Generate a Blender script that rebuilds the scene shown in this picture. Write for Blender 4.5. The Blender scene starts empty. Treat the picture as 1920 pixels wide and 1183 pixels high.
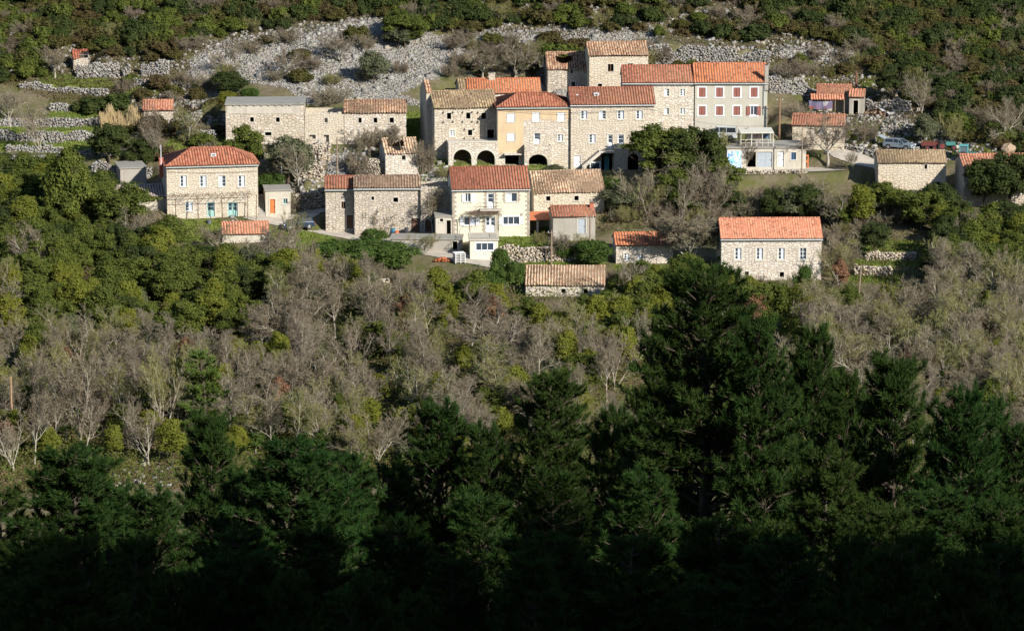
import bpy, math, random
import numpy as np
from mathutils import Vector, Matrix

# ------------------------------------------------------------------ camera, sky, sun, exposure
R = math.radians
F = 7270.0                      # focal length in photo pixels (1920 wide)
CAMZ = 90.0
PITCH = R(11.47)
SUN_EL, SUN_AZ = R(28), R(41)   # azimuth measured from behind the camera towards the right
sc = bpy.context.scene
col = sc.collection
cam_d = bpy.data.cameras.new('camera')
cam = bpy.data.objects.new('camera', cam_d)
col.objects.link(cam)
cam.location = (0, 0, CAMZ)
cam.rotation_euler = (math.pi / 2 - PITCH, 0, 0)
cam_d.sensor_width = 36.0
cam_d.lens = 36.0 * F / 1920.0
cam_d.clip_start = 1.0
cam_d.clip_end = 5000.0
sc.camera = cam
w = bpy.data.worlds.new('World')
sc.world = w
w.use_nodes = True
nt = w.node_tree
bg = nt.nodes['Background']
sky = nt.nodes.new('ShaderNodeTexSky')
sky.sky_type = 'NISHITA'
sky.sun_disc = False
sky.sun_elevation = SUN_EL
sky.sun_rotation = math.pi - SUN_AZ
sky.altitude = 100
sky.dust_density = 0.4
sky.ozone_density = 2.0
nt.links.new(sky.outputs['Color'], bg.inputs['Color'])
bg.inputs['Strength'].default_value = 0.1
sun_d = bpy.data.lights.new('sun', 'SUN')
sun_d.energy = 5.0
sun_d.angle = R(0.5)
sun_d.color = (1.0, 0.93, 0.83)
sun = bpy.data.objects.new('sun', sun_d)
col.objects.link(sun)
to_sun = Vector((math.sin(SUN_AZ) * math.cos(SUN_EL), -math.cos(SUN_AZ) * math.cos(SUN_EL), math.sin(SUN_EL)))
sun.rotation_euler = to_sun.to_track_quat('Z', 'Y').to_euler()
sun.location = (200, -200, 300)
sc.view_settings.view_transform = 'Standard'
sc.view_settings.look = 'None'
sc.view_settings.gamma = 1.0
sc.view_settings.exposure = 0.68
sc.cycles.max_bounces = 5
sc.cycles.diffuse_bounces = 2
sc.cycles.glossy_bounces = 2
sc.cycles.transmission_bounces = 2
sc.cycles.transparent_max_bounces = 4
sc.cycles.use_adaptive_sampling = True

rng = np.random.default_rng(7)
random.seed(7)

# ------------------------------------------------------------------ pixel <-> world
CP, SP = math.cos(PITCH), math.sin(PITCH)
def ray(px, py):
    u = (px - 960.0) / F; v = (591.5 - py) / F
    return np.array([u, CP + v * SP, -SP + v * CP])
def at(px, py, Y):
    d = ray(px, py); t = Y / d[1]
    return np.array([d[0] * t, Y, CAMZ + d[2] * t])
def proj(x, y, z):
    f = y * CP - (z - CAMZ) * SP
    up = y * SP + (z - CAMZ) * CP
    return 960.0 + F * x / f, 591.5 - F * up / f

# ------------------------------------------------------------------ terrain
PY = [-3000, -1400, -1000, -300, -30, 0, 60, 150, 250, 330, 385, 420, 455, 498, 545, 565, 640, 900, 1400]
PZ = [150, 140, 130, 112, 92, 84, 64, 43, 12, -16, -17, -11, -6, 0.4, 14.2, 24, 62, 190, 330]
def nz(x, y):
    far = np.clip((np.abs(y) - 200) / 200, 0.15, 1)
    a = 0.55 * np.sin(x * 0.11 + 1.3 + 0.8 * np.sin(y * 0.05)) * np.sin(y * 0.09 + 0.7)
    b = 0.22 * np.sin(x * 0.37 + 0.9 * np.sin(y * 0.21) + 2.0) * np.sin(y * 0.33 + 0.4 * np.sin(x * 0.3))
    c = 0.09 * np.sin(x * 0.9 + y * 0.4) * np.sin(y * 1.1 - x * 0.3)
    big = np.clip((-y - 40) / 300, 0, 1) * 40 * np.sin(x * 0.006 + 1.0) * np.sin(x * 0.017)
    rock = np.clip((y - 543) / 10, 0, 1) * (0.8 * np.sin(x * 0.23 + y * 0.11) * np.sin(y * 0.27 + 1.1 + x * 0.05))
    return (a + b + c) * far + big + rock
def H0(x, y):
    x = np.asarray(x, float); y = np.asarray(y, float)
    # unseen ridge added right of and behind the viewpoint, shaped to shade the near slope
    s_ = 0.656 * x - 0.755 * y; t_ = 0.755 * x + 0.656 * y
    shade_spur = np.clip(198 - 0.462 * (t_ - 98), -400, 330) + 4 * np.sin(t_ * 0.11) + 4.5 * np.sin(t_ * 0.37 + 1) + 3 * np.sin(t_ * 0.93) - 1.05 * np.abs(s_ - 190)
    return np.maximum(np.interp(y, PY, PZ) + nz(x, y), shade_spur)
def hit(px, py, H, y0=385.0, y1=640.0, n=1021):
    d = ray(px, py)
    ys = np.linspace(y0, y1, n)
    t = ys / d[1]
    zz = CAMZ + d[2] * t
    g = H(d[0] * t, ys)
    k = np.nonzero(zz <= g)[0]
    k = k[0] if len(k) else n - 1
    if k > 0:
        a0 = zz[k - 1] - g[k - 1]; a1 = zz[k] - g[k]
        f = a0 / (a0 - a1) if a0 != a1 else 0
        Y = ys[k - 1] + f * (ys[k] - ys[k - 1])
    else:
        Y = ys[0]
    return at(px, py, Y)
def G0(px, py):
    return hit(px, py, H0)

PADS = []        # cx, cy, cos, sin, u0, u1, v0, v1, z, blend
WALLS = []       # list of xs, ys, h   (terrace steps)
ROADS = []       # pts (n,3), width
def H1(x, y):
    x = np.asarray(x, float); y = np.asarray(y, float)
    z = H0(x, y)
    for xs, ys, h in WALLS:
        yw = np.interp(x, xs, ys)
        d = y - yw
        ex = np.clip((x - xs[0]) / 1.5, 0, 1) * np.clip((xs[-1] - x) / 1.5, 0, 1)
        z = z + np.where(d > 0.15, np.clip(h - 0.3 * d, 0, None), 0) * ex
    for cx, cy, c, s, u0, u1, v0, v1, zp, bl in PADS:
        m = (np.abs(x - cx) < 30) & (np.abs(y - cy) < 30)
        if not np.any(m):
            continue
        dx, dy = x - cx, y - cy
        u = dx * c + dy * s; v = -dx * s + dy * c
        du = np.maximum(np.maximum(u0 - u, u - u1), 0); dv = np.maximum(np.maximum(v0 - v, v - v1), 0)
        wt = np.clip(1 - np.hypot(du, dv) / bl, 0, 1)
        wt = wt * wt * (3 - 2 * wt)
        z = z * (1 - wt) + zp * wt
    for P, wd in ROADS:
        best = np.full(z.shape, 1e9); bz = np.zeros(z.shape)
        for a, b in zip(P[:-1], P[1:]):
            ab = b[:2] - a[:2]
            t = np.clip(((x - a[0]) * ab[0] + (y - a[1]) * ab[1]) / (ab @ ab), 0, 1)
            dd = np.hypot(x - a[0] - t * ab[0], y - a[1] - t * ab[1])
            m = dd < best
            best = np.where(m, dd, best); bz = np.where(m, a[2] + t * (b[2] - a[2]), bz)
        wt = np.clip(1 - (best - wd / 2 - 0.7) / 1.6, 0, 1)
        z = z * (1 - wt) + (bz - 0.07) * wt
    return z
def G1(px, py):
    return hit(px, py, H1, n=511)

# ------------------------------------------------------------------ scene helpers
def tag(o, label=None, cat=None, group=None, kind=None):
    if label: o['label'] = label
    if cat: o['category'] = cat
    if group: o['group'] = group
    if kind: o['kind'] = kind
    return o
def empty(name, loc=(0, 0, 0), rz=0.0):
    o = bpy.data.objects.new(name, None)
    o.location = loc; o.rotation_euler = (0, 0, rz); o.empty_display_size = 0.3
    col.objects.link(o)
    return o
def mesh_np(name, V, loops, starts, totals, mats, mi=None, tone=None, uv=None, smooth=False):
    me = bpy.data.meshes.new(name)
    me.vertices.add(len(V)); me.vertices.foreach_set('co', np.asarray(V, np.float32).ravel())
    me.loops.add(len(loops)); me.loops.foreach_set('vertex_index', np.asarray(loops, np.int32))
    me.polygons.add(len(starts)); me.polygons.foreach_set('loop_start', np.asarray(starts, np.int32))
    me.polygons.foreach_set('loop_total', np.asarray(totals, np.int32))
    for m in mats: me.materials.append(m)
    if mi is not None: me.polygons.foreach_set('material_index', np.asarray(mi, np.int32))
    if smooth: me.polygons.foreach_set('use_smooth', np.ones(len(starts), bool))
    me.update(calc_edges=True)
    if tone is not None:
        a = me.attributes.new('tone', 'FLOAT', 'POINT')
        a.data.foreach_set('value', np.asarray(tone, np.float32))
    if uv is not None:
        l = me.uv_layers.new(name='UVMap')
        l.data.foreach_set('uv', np.asarray(uv, np.float32).ravel())
    return me
def quads(name, V, Fq, mats, mi=None, tone=None, uv=None, smooth=False):
    Fq = np.asarray(Fq, np.int32); k = Fq.shape[1]; n = len(Fq)
    return mesh_np(name, V, Fq.ravel(), np.arange(n) * k, np.full(n, k), mats, mi, tone, uv, smooth)
def link(name, me, parent=None, loc=None):
    o = bpy.data.objects.new(name, me)
    col.objects.link(o)
    if parent: o.parent = parent
    if loc is not None: o.location = loc
    return o

class MB:
    """collects faces in local coordinates"""
    def __init__(s): s.v = []; s.f = []; s.m = []
    def poly(s, pts, m=0):
        i = len(s.v); s.v += [tuple(p) for p in pts]; s.f.append(tuple(range(i, i + len(pts)))); s.m.append(m)
    def box(s, x0, x1, y0, y1, z0, z1, m=0, top=None):
        """top: (inset) shrinks the upper face"""
        t = top or 0
        a = [(x0, y0, z0), (x1, y0, z0), (x1, y1, z0), (x0, y1, z0), (x0 + t, y0 + t, z1), (x1 - t, y0 + t, z1), (x1 - t, y1 - t, z1), (x0 + t, y1 - t, z1)]
        i = len(s.v); s.v += a
        for q in ((3, 2, 1, 0), (4, 5, 6, 7), (0, 1, 5, 4), (1, 2, 6, 5), (2, 3, 7, 6), (3, 0, 4, 7)):
            s.f.append(tuple(i + k for k in q)); s.m.append(m)
    def tube(s, p, q, r0, r1=None, n=8, m=0, caps=True):
        r1 = r0 if r1 is None else r1
        p, q = Vector(p), Vector(q); d = (q - p).normalized()
        a = d.orthogonal().normalized(); b = d.cross(a)
        i = len(s.v)
        for c, r in ((p, r0), (q, r1)):
            for k in range(n):
                t = 2 * math.pi * k / n
                s.v.append(tuple(c + (a * math.cos(t) + b * math.sin(t)) * r))
        for k in range(n):
            s.f.append((i + k, i + (k + 1) % n, i + n + (k + 1) % n, i + n + k)); s.m.append(m)
        if caps:
            s.f.append(tuple(i + n - 1 - k for k in range(n))); s.m.append(m)
            s.f.append(tuple(i + n + k for k in range(n))); s.m.append(m)
    def prism(s, prof, y0, y1, m=0, inset=0.0):
        """profile in x,z extruded along y"""
        n = len(prof); i = len(s.v)
        cx = sum(p[0] for p in prof) / n; cz = sum(p[1] for p in prof) / n
        for y in (y0, y1):
            for x, z in prof: s.v.append((x, y, z))
        for k in range(n):
            s.f.append((i + k, i + (k + 1) % n, i + n + (k + 1) % n, i + n + k)); s.m.append(m)
        s.f.append(tuple(i + n - 1 - k for k in range(n))); s.m.append(m)
        s.f.append(tuple(i + n + k for k in range(n))); s.m.append(m)
    def build(s, name, mats, parent=None, loc=None, smooth=False, bevel=0):
        if not isinstance(mats, (list, tuple)): mats = [mats]
        me = bpy.data.meshes.new(name)
        me.from_pydata(s.v, [], s.f)
        for m in mats: me.materials.append(m)
        me.polygons.foreach_set('material_index', s.m)
        me.update()
        o = link(name, me, parent, loc)
        if smooth: me.polygons.foreach_set('use_smooth', [True] * len(s.f))
        if bevel:
            b = o.modifiers.new('bevel', 'BEVEL'); b.width = bevel; b.segments = 2; b.limit_method = 'ANGLE'
        return o

# ------------------------------------------------------------------ materials
MATS = {}
class NB:
    def __init__(s, name):
        s.m = bpy.data.materials.new(name); s.m.use_nodes = True
        s.t = s.m.node_tree; s.t.nodes.clear()
        s.out = s.t.nodes.new('ShaderNodeOutputMaterial')
    def n(s, typ, ins=None, **kw):
        o = s.t.nodes.new(typ)
        for k, v in kw.items(): setattr(o, k, v)
        for k, v in (ins or {}).items():
            if isinstance(v, bpy.types.NodeSocket): s.t.links.new(v, o.inputs[k])
            else: o.inputs[k].default_value = v
        return o
    def mix(s, f, a, b, mode='MIX'):
        o = s.t.nodes.new('ShaderNodeMix'); o.data_type = 'RGBA'; o.blend_type = mode
        for i, v in ((0, f), (6, a), (7, b)):
            if isinstance(v, bpy.types.NodeSocket): s.t.links.new(v, o.inputs[i])
            else: o.inputs[i].default_value = (tuple(v) + (1,) if isinstance(v, (tuple, list)) and len(v) == 3 else v)
        return o.outputs[2]
    def math(s, op, a, b=0.0, c=None):
        o = s.t.nodes.new('ShaderNodeMath'); o.operation = op
        for i, v in ((0, a), (1, b)) + (((2, c),) if c is not None else ()):
            if isinstance(v, bpy.types.NodeSocket): s.t.links.new(v, o.inputs[i])
            else: o.inputs[i].default_value = v
        return o.outputs[0]
    def ramp(s, f, stops):
        o = s.t.nodes.new('ShaderNodeValToRGB'); r = o.color_ramp
        while len(r.elements) < len(stops): r.elements.new(0.5)
        for e, (p, c) in zip(r.elements, stops): e.position = p; e.color = tuple(c) + (1,) if len(c) == 3 else c
        s.t.links.new(f, o.inputs[0]); return o.outputs[0]
    def noise(s, vec, scale, detail=3, rough=0.5, out='Fac'):
        return s.n('ShaderNodeTexNoise', {'Vector': vec, 'Scale': scale, 'Detail': detail, 'Roughness': rough}).outputs[out]
    def bsdf(s, color, rough=0.8, spec=0.3, bump=None, bstr=0.5, bdist=0.05, metal=0.0):
        b = s.n('ShaderNodeBsdfPrincipled', {'Base Color': color if isinstance(color, bpy.types.NodeSocket) else tuple(color) + (1,),
                'Roughness': rough, 'Specular IOR Level': spec, 'Metallic': metal})
        if bump is not None:
            bn = s.n('ShaderNodeBump', {'Height': bump, 'Strength': bstr, 'Distance': bdist})
            s.t.links.new(bn.outputs[0], b.inputs['Normal'])
        s.t.links.new(b.outputs[0], s.out.inputs[0])
        return s.m
def memo(fn):
    def g(*a):
        k = repr((fn.__name__,) + a)
        if k not in MATS: MATS[k] = fn(*a)
        return MATS[k]
    return g

@memo
def m_plain(name, c, rough=0.7, metal=0.0, var=0.12):
    b = NB(name); tc = b.n('ShaderNodeTexCoord').outputs['Object']
    n = b.noise(tc, 3.0, 5, 0.65)
    k = b.ramp(n, [(0.25, (1 - 2 * var,) * 3), (0.75, (1 + var * 0.6,) * 3)])
    return b.bsdf(b.mix(1.0, c, k, 'MULTIPLY'), rough, 0.4, metal=metal)
@memo
def m_stone(name, base=(0.56, 0.515, 0.445), mortar=(0.45, 0.395, 0.315), scale=2.1, stain=0.35, plaster=0.0):
    b = NB(name); tc = b.n('ShaderNodeTexCoord').outputs['Object']
    wob = b.n('ShaderNodeTexNoise', {'Vector': tc, 'Scale': 2.2, 'Detail': 1.0}).outputs['Color']
    mp = b.n('ShaderNodeMapping', {'Vector': tc, 'Scale': (1.0, 1.0, 1.55)}).outputs[0]
    v2 = b.n('ShaderNodeVectorMath', {0: b.n('ShaderNodeVectorMath', {0: wob, 1: (0.22, 0.22, 0.22)}, operation='MULTIPLY').outputs[0], 1: mp}, operation='ADD').outputs[0]
    ve = b.n('ShaderNodeTexVoronoi', {'Vector': v2, 'Scale': scale, 'Randomness': 0.85}, feature='DISTANCE_TO_EDGE').outputs['Distance']
    vc = b.n('ShaderNodeTexVoronoi', {'Vector': v2, 'Scale': scale, 'Randomness': 0.85}, feature='F1').outputs['Color']
    sep = b.n('ShaderNodeSeparateColor', {'Color': vc})
    st = b.ramp(sep.outputs[0], [(0.0, tuple(x * 0.76 for x in base)), (0.3, tuple(x * 0.9 for x in base)), (0.65, base), (1.0, (base[0] * 1.16, base[1] * 1.18, base[2] * 1.22))])
    warm = b.mix(b.math('MULTIPLY', sep.outputs[1], 0.4), st, (base[0] * 1.02, base[1] * 0.88, base[2] * 0.7))
    e = b.ramp(ve, [(0.015, (0, 0, 0)), (0.11, (1, 1, 1))])
    n2 = b.noise(tc, 0.45, 4, 0.6)
    n3 = b.noise(tc, 5.0, 4, 0.7)
    mor = b.mix(b.ramp(n2, [(0.4, (0, 0, 0)), (0.62, (1, 1, 1))]), mortar, tuple(min(1, x * 1.05) for x in base))
    c = b.mix(e, mor, warm)
    c = b.mix(b.math('MULTIPLY', b.ramp(n2, [(0.48, (0, 0, 0)), (0.7, (1, 1, 1))]), stain), c, (0.44, 0.345, 0.235))
    c = b.mix(1.0, c, b.ramp(n3, [(0.25, (0.72,) * 3), (0.7, (1.12,) * 3)]), 'MULTIPLY')
    if plaster:
        n4 = b.noise(tc, 0.3, 5, 0.62)
        c = b.mix(b.ramp(n4, [(0.52 - plaster * 0.2, (0, 0, 0)), (0.56 - plaster * 0.1, (1, 1, 1))]), c, (0.52, 0.46, 0.365))
    h = b.math('ADD', e, b.math('MULTIPLY', n3, 0.7))
    return b.bsdf(c, 0.92, 0.2, h, 0.9, 0.06)
@memo
def m_plaster(name, c, dirty=0.35, dirt=(0.22, 0.20, 0.16)):
    b = NB(name); tc = b.n('ShaderNodeTexCoord').outputs['Object']
    st = b.n('ShaderNodeMapping', {'Vector': tc, 'Scale': (1.3, 1.3, 0.22)}).outputs[0]
    n = b.noise(st, 1.6, 6, 0.65); n2 = b.noise(tc, 0.5, 5, 0.6); n3 = b.noise(tc, 9.0, 3, 0.6)
    f = b.math('MULTIPLY', b.ramp(n, [(0.48, (0, 0, 0)), (0.8, (1, 1, 1))]), dirty * 1.6)
    cc = b.mix(f, c, dirt)
    cc = b.mix(b.math('MULTIPLY', b.ramp(n2, [(0.45, (0, 0, 0)), (0.65, (1, 1, 1))]), dirty), cc, tuple(x * 0.72 for x in c))
    cc = b.mix(1.0, cc, b.ramp(n3, [(0.3, (0.9,) * 3), (0.7, (1.06,) * 3)]), 'MULTIPLY')
    return b.bsdf(cc, 0.9, 0.2, n3, 0.3, 0.02)
@memo
def m_tile(name, c1, c2, c3, lich=0.2, lc=(0.36, 0.30, 0.17), tw=0.36, th=0.42, gapc=0.30):
    b = NB(name); uv = b.n('ShaderNodeUVMap').outputs[0]; tc = b.n('ShaderNodeTexCoord').outputs['Object']
    sp = b.n('ShaderNodeSeparateXYZ', {0: uv})
    fu = b.math('FLOOR', b.math('DIVIDE', sp.outputs[0], tw)); fv = b.math('FLOOR', b.math('DIVIDE', sp.outputs[1], th))
    cm = b.n('ShaderNodeCombineXYZ', {0: fu, 1: fv}).outputs[0]
    wn = b.n('ShaderNodeTexWhiteNoise', {'Vector': cm}, noise_dimensions='2D')
    wn2 = b.n('ShaderNodeTexWhiteNoise', {'Vector': b.n('ShaderNodeVectorMath', {0: cm, 1: (17.3, 5.1, 0)}, operation='ADD').outputs[0]}, noise_dimensions='2D')
    c = b.ramp(wn.outputs[0], [(0.0, c1), (0.45, c2), (0.8, c3), (1.0, tuple(x * 0.55 for x in c1))])
    n = b.noise(tc, 0.8, 5, 0.65); n2 = b.noise(tc, 7, 4, 0.7)
    f = b.math('MULTIPLY', b.math('ADD', b.ramp(n, [(0.35, (0, 0, 0)), (0.7, (1, 1, 1))]), b.math('MULTIPLY', wn2.outputs[0], 0.5)), lich)
    c = b.mix(f, c, lc)
    fr = b.math('FRACT', b.math('DIVIDE', sp.outputs[0], tw))
    gap = b.ramp(b.math('ABSOLUTE', b.math('SUBTRACT', fr, 0.5)), [(0.22, (1.12, 1.1, 1.08)), (0.44, (gapc, gapc * .88, gapc * .82))])
    c = b.mix(1.0, c, gap, 'MULTIPLY')
    c = b.mix(1.0, c, b.ramp(n2, [(0.25, (0.7,) * 3), (0.75, (1.15,) * 3)]), 'MULTIPLY')
    return b.bsdf(c, 0.85, 0.25, n2, 0.4, 0.02)
@memo
def m_glass(name, c=(0.03, 0.045, 0.06)):
    b = NB(name); return b.bsdf(c, 0.12, 0.6)
@memo
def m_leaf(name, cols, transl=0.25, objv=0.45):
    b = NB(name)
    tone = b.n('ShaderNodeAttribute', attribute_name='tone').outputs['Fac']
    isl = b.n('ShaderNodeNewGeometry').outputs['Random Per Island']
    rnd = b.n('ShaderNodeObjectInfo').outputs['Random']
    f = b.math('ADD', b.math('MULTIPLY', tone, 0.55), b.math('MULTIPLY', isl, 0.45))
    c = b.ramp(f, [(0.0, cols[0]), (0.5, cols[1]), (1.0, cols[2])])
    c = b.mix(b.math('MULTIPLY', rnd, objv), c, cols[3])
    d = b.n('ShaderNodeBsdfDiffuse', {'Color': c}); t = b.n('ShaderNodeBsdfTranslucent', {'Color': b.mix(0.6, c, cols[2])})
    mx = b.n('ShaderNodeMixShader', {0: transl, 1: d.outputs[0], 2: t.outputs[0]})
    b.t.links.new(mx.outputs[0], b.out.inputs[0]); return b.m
@memo
def m_bark(name, c1, c2, c3):
    b = NB(name); tc = b.n('ShaderNodeTexCoord').outputs['Object']
    rnd = b.n('ShaderNodeObjectInfo').outputs['Random']
    isl = b.n('ShaderNodeNewGeometry').outputs['Random Per Island']
    n = b.noise(tc, 6, 4, 0.6)
    c = b.mix(n, c1, c2)
    c = b.mix(b.math('MULTIPLY', b.math('ADD', rnd, isl), 0.4), c, c3)
    d = b.n('ShaderNodeBsdfDiffuse', {'Color': c}); b.t.links.new(d.outputs[0], b.out.inputs[0]); return b.m
@memo
def m_rock(name, c1=(0.40, 0.39, 0.37), c2=(0.26, 0.25, 0.23), c3=(0.50, 0.48, 0.44)):
    b = NB(name); tc = b.n('ShaderNodeTexCoord').outputs['Object']
    isl = b.n('ShaderNodeNewGeometry').outputs['Random Per Island']
    n = b.noise(tc, 2.5, 4, 0.65)
    c = b.ramp(isl, [(0.0, c2), (0.4, c1), (0.8, c3), (1.0, (c3[0] * 1.0, c3[1] * 0.88, c3[2] * 0.7))])
    c = b.mix(1.0, c, b.ramp(n, [(0.3, (0.6,) * 3), (0.7, (1.15,) * 3)]), 'MULTIPLY')
    return b.bsdf(c, 0.95, 0.15)

ST_WARM = m_stone('warm_limestone_masonry')
ST_PALE = m_stone('pale_limestone_masonry', (0.57, 0.53, 0.465), (0.42, 0.37, 0.295), 2.2, 0.15)
ST_GREY = m_stone('grey_rubble_masonry', (0.48, 0.44, 0.375), (0.26, 0.22, 0.17), 2.2, 0.22)
ST_BUFF = m_stone('buff_plastered_masonry', (0.54, 0.475, 0.375), (0.44, 0.37, 0.275), 2.1, 0.45, 0.5)
ST_CREAM = m_stone('cream_limestone_masonry', (0.56, 0.51, 0.425), (0.50, 0.44, 0.35), 2.5, 0.28, 0.25)
ST_OLD = m_stone('stained_limestone_masonry', (0.50, 0.455, 0.38), (0.34, 0.29, 0.22), 1.9, 0.35)
SURR = m_plain('dressed_limestone', (0.52, 0.49, 0.42), 0.9)
CONC = m_plaster('weathered_concrete', (0.33, 0.31, 0.27), 0.5)
CONC_L = m_plaster('pale_concrete', (0.46, 0.43, 0.36), 0.4)
YELLOW = m_plaster('cream_yellow_render', (0.62, 0.575, 0.45), 0.22, (0.5, 0.42, 0.28))
OCHRE = m_plaster('ochre_render', (0.54, 0.41, 0.26), 0.5, (0.40, 0.33, 0.25))
GREYR = m_plaster('grey_green_render', (0.41, 0.395, 0.335), 0.3, (0.31, 0.295, 0.25))
WHITE = m_plain('white_paint', (0.74, 0.76, 0.78), 0.5)
GLASS = m_glass('window_glass', (0.04, 0.055, 0.075))
PANE_SKY = m_plain('pane_sky_tone', (0.50, 0.56, 0.66), 0.4)  # pale blue sky reflection, painted over part of some panes
DARK = m_plain('dark_metal', (0.03, 0.03, 0.035), 0.6)
T_RED = m_tile('red_barrel_tiles', (0.24, 0.078, 0.048), (0.32, 0.11, 0.068), (0.40, 0.165, 0.105), 0.1)
T_ORANGE = m_tile('orange_clay_tiles', (0.42, 0.135, 0.06), (0.49, 0.17, 0.08), (0.54, 0.215, 0.11), 0.04)
T_DKRED = m_tile('dark_red_tiles', (0.25, 0.075, 0.045), (0.31, 0.10, 0.06), (0.38, 0.14, 0.09), 0.05)
T_EVEN = m_tile('even_salmon_flat_tiles', (0.44, 0.17, 0.10), (0.52, 0.21, 0.125), (0.58, 0.27, 0.17), 0.14, (0.34, 0.26, 0.2), 0.30, 0.30, 0.72)
T_SALM = m_tile('salmon_clay_tiles', (0.40, 0.15, 0.085), (0.49, 0.195, 0.115), (0.54, 0.26, 0.165), 0.16, (0.34, 0.26, 0.2))
T_OLD = m_tile('old_ochre_barrel_tiles', (0.22, 0.145, 0.085), (0.33, 0.25, 0.15), (0.43, 0.35, 0.225), 0.3, (0.32, 0.28, 0.17))
T_OLDB = m_tile('old_brown_barrel_tiles', (0.27, 0.13, 0.08), (0.40, 0.23, 0.14), (0.50, 0.36, 0.25), 0.25, (0.32, 0.26, 0.18))
T_OLDP = m_tile('old_pale_barrel_tiles', (0.36, 0.20, 0.13), (0.46, 0.33, 0.22), (0.54, 0.43, 0.31), 0.3, (0.42, 0.36, 0.26))
T_OLDD = m_tile('old_dark_barrel_tiles', (0.15, 0.085, 0.06), (0.26, 0.17, 0.12), (0.38, 0.30, 0.23), 0.3, (0.22, 0.19, 0.14))
T_CORR = m_tile('faded_corrugated_sheet', (0.34, 0.28, 0.25), (0.37, 0.31, 0.28), (0.40, 0.34, 0.30), 0.15, (0.28, 0.26, 0.22))
SLAB = m_plaster('grey_concrete_slab', (0.28, 0.27, 0.24), 0.5)
WOOD = m_plain('weathered_wood', (0.20, 0.14, 0.09), 0.9, 0.0, 0.25)
POLEW = m_plain('grey_pole_wood', (0.26, 0.20, 0.14), 0.9, 0.0, 0.2)
SH_WHITE = m_plain('white_shutter_paint', (0.66, 0.68, 0.68), 0.6)
SH_RED = m_plain('red_brown_shutter_paint', (0.23, 0.08, 0.06), 0.6)
TEAL = m_plain('pale_teal_paint', (0.28, 0.48, 0.44), 0.6)
DTEAL = m_plain('dark_teal_paint', (0.05, 0.20, 0.20), 0.6)
ORANGE = m_plain('orange_paint', (0.62, 0.17, 0.05), 0.6)
BROWN = m_plain('brown_door_wood', (0.13, 0.07, 0.045), 0.8)
GREYD = m_plain('grey_blue_metal_door', (0.36, 0.41, 0.46), 0.5)
# ------------------------------------------------------------------ layout of the buildings (photo pixels give their place)
class Frame:
    def __init__(s, cx, base, theta=0.0, push=0.0, dz=0.0, Y=None):
        P = G0(cx, base)
        s.row = base
        z = P[2] + dz
        Yv = (Y if Y is not None else P[1]) + push
        d = ray(cx, base)
        s.C = np.array([d[0] * Yv / d[1], Yv, z])
        s.th = R(theta)
        s.U = np.array([math.cos(s.th), math.sin(s.th), 0]); s.V = np.array([-math.sin(s.th), math.cos(s.th), 0])
        s.s = F / (Yv * CP - (z - CAMZ) * SP)
    def lo(s, px, py, v=0.0):
        d = ray(px, py); c0 = np.array([0, 0, CAMZ])
        t = (v - (c0 - s.C) @ s.V) / (d @ s.V)
        p = c0 + t * d
        return float((p - s.C) @ s.U), float(p[2] - s.C[2])
    def world(s, u, v, z=0.0):
        return s.C + s.U * u + s.V * v + np.array([0, 0, z])
    def empty(s, name, label, cat, group=None):
        return tag(empty(name, tuple(s.C), s.th), label, cat, group)
    def pad(s, u0, u1, v0, v1, z=None, bl=2.0):
        PADS.append((s.C[0], s.C[1], math.cos(s.th), math.sin(s.th), u0, u1, v0, v1, s.C[2] if z is None else z, bl))

HS = {}
PROT = []
def H(key, name, label, cat, x0, x1, base, eave, ridge, th=3.0, D=7.0, roof='gable', wall=ST_WARM, tile=T_RED, ops=(), push=0.0, dz=0.0, **kw):
    fr = Frame((x0 + x1) / 2, base, th, push, dz)
    u0 = fr.lo(x0, base)[0]; u1 = fr.lo(x1, base)[0]
    fr.pad(u0 - 0.6, u1 + 0.6, -0.8, D + 0.3, bl=kw.get('bl', 2.0))
    HS[key] = dict(name=name, label=label, cat=cat, fr=fr, u0=u0, u1=u1, eave=eave, ridge=ridge, D=D, roof=roof, wall=wall, tile=tile, ops=ops, cx=(x0 + x1) / 2, base=base, **kw)
    PROT.append((x0 - 4, ridge, x1 + 4, kw.get('vis', base) - 3, fr.C[1]))
    return fr

def row4(t, xs, y, w, h, *o): return [(t, x, y, w, h) + o for x in xs]
# --- upper village
H('ruin_low', 'stone_house', 'low stone cottage with a hole in its brown roof at the top of the village', 'house',
  1027, 1104, 168, 129, 99, 4, 6.0, wall=ST_GREY, tile=T_OLDB, ops=[('hole', 1072, 135, 5, 7), ('hole', 1075, 159, 7, 11)], hole=(0.40, 0.55, 0.20, 0.28), old=0.06)
H('top', 'stone_house', 'tall buff stone house with old brown tiles at the very top of the village', 'house',
  1105, 1215, 172, 103.5, 80, 5, 6.5, wall=ST_BUFF, tile=T_OLDB, ops=[('holew', 1145, 128, 11, 15), ('hole', 1182, 122, 10, 5), ('hole', 1125, 161, 8, 7)], old=0.04, push=-1)
H('long_red', 'stone_house', 'pale stone house joined to the left end of the grey rendered house', 'house',
  1168, 1301.5, 250, 154.5, 124, 1, 7.5, wall=ST_PALE, tile=T_RED, ops=[('win', 1250, 174, 9, 14), ('win', 1279.5, 174, 9, 13), ('win', 1250, 209, 9, 12), ('win', 1279.5, 209, 9, 12), ('win', 1224, 172, 5, 13), ('shutr', 1231, 245, 5, 12)], cornice=1, vis=236)
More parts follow.
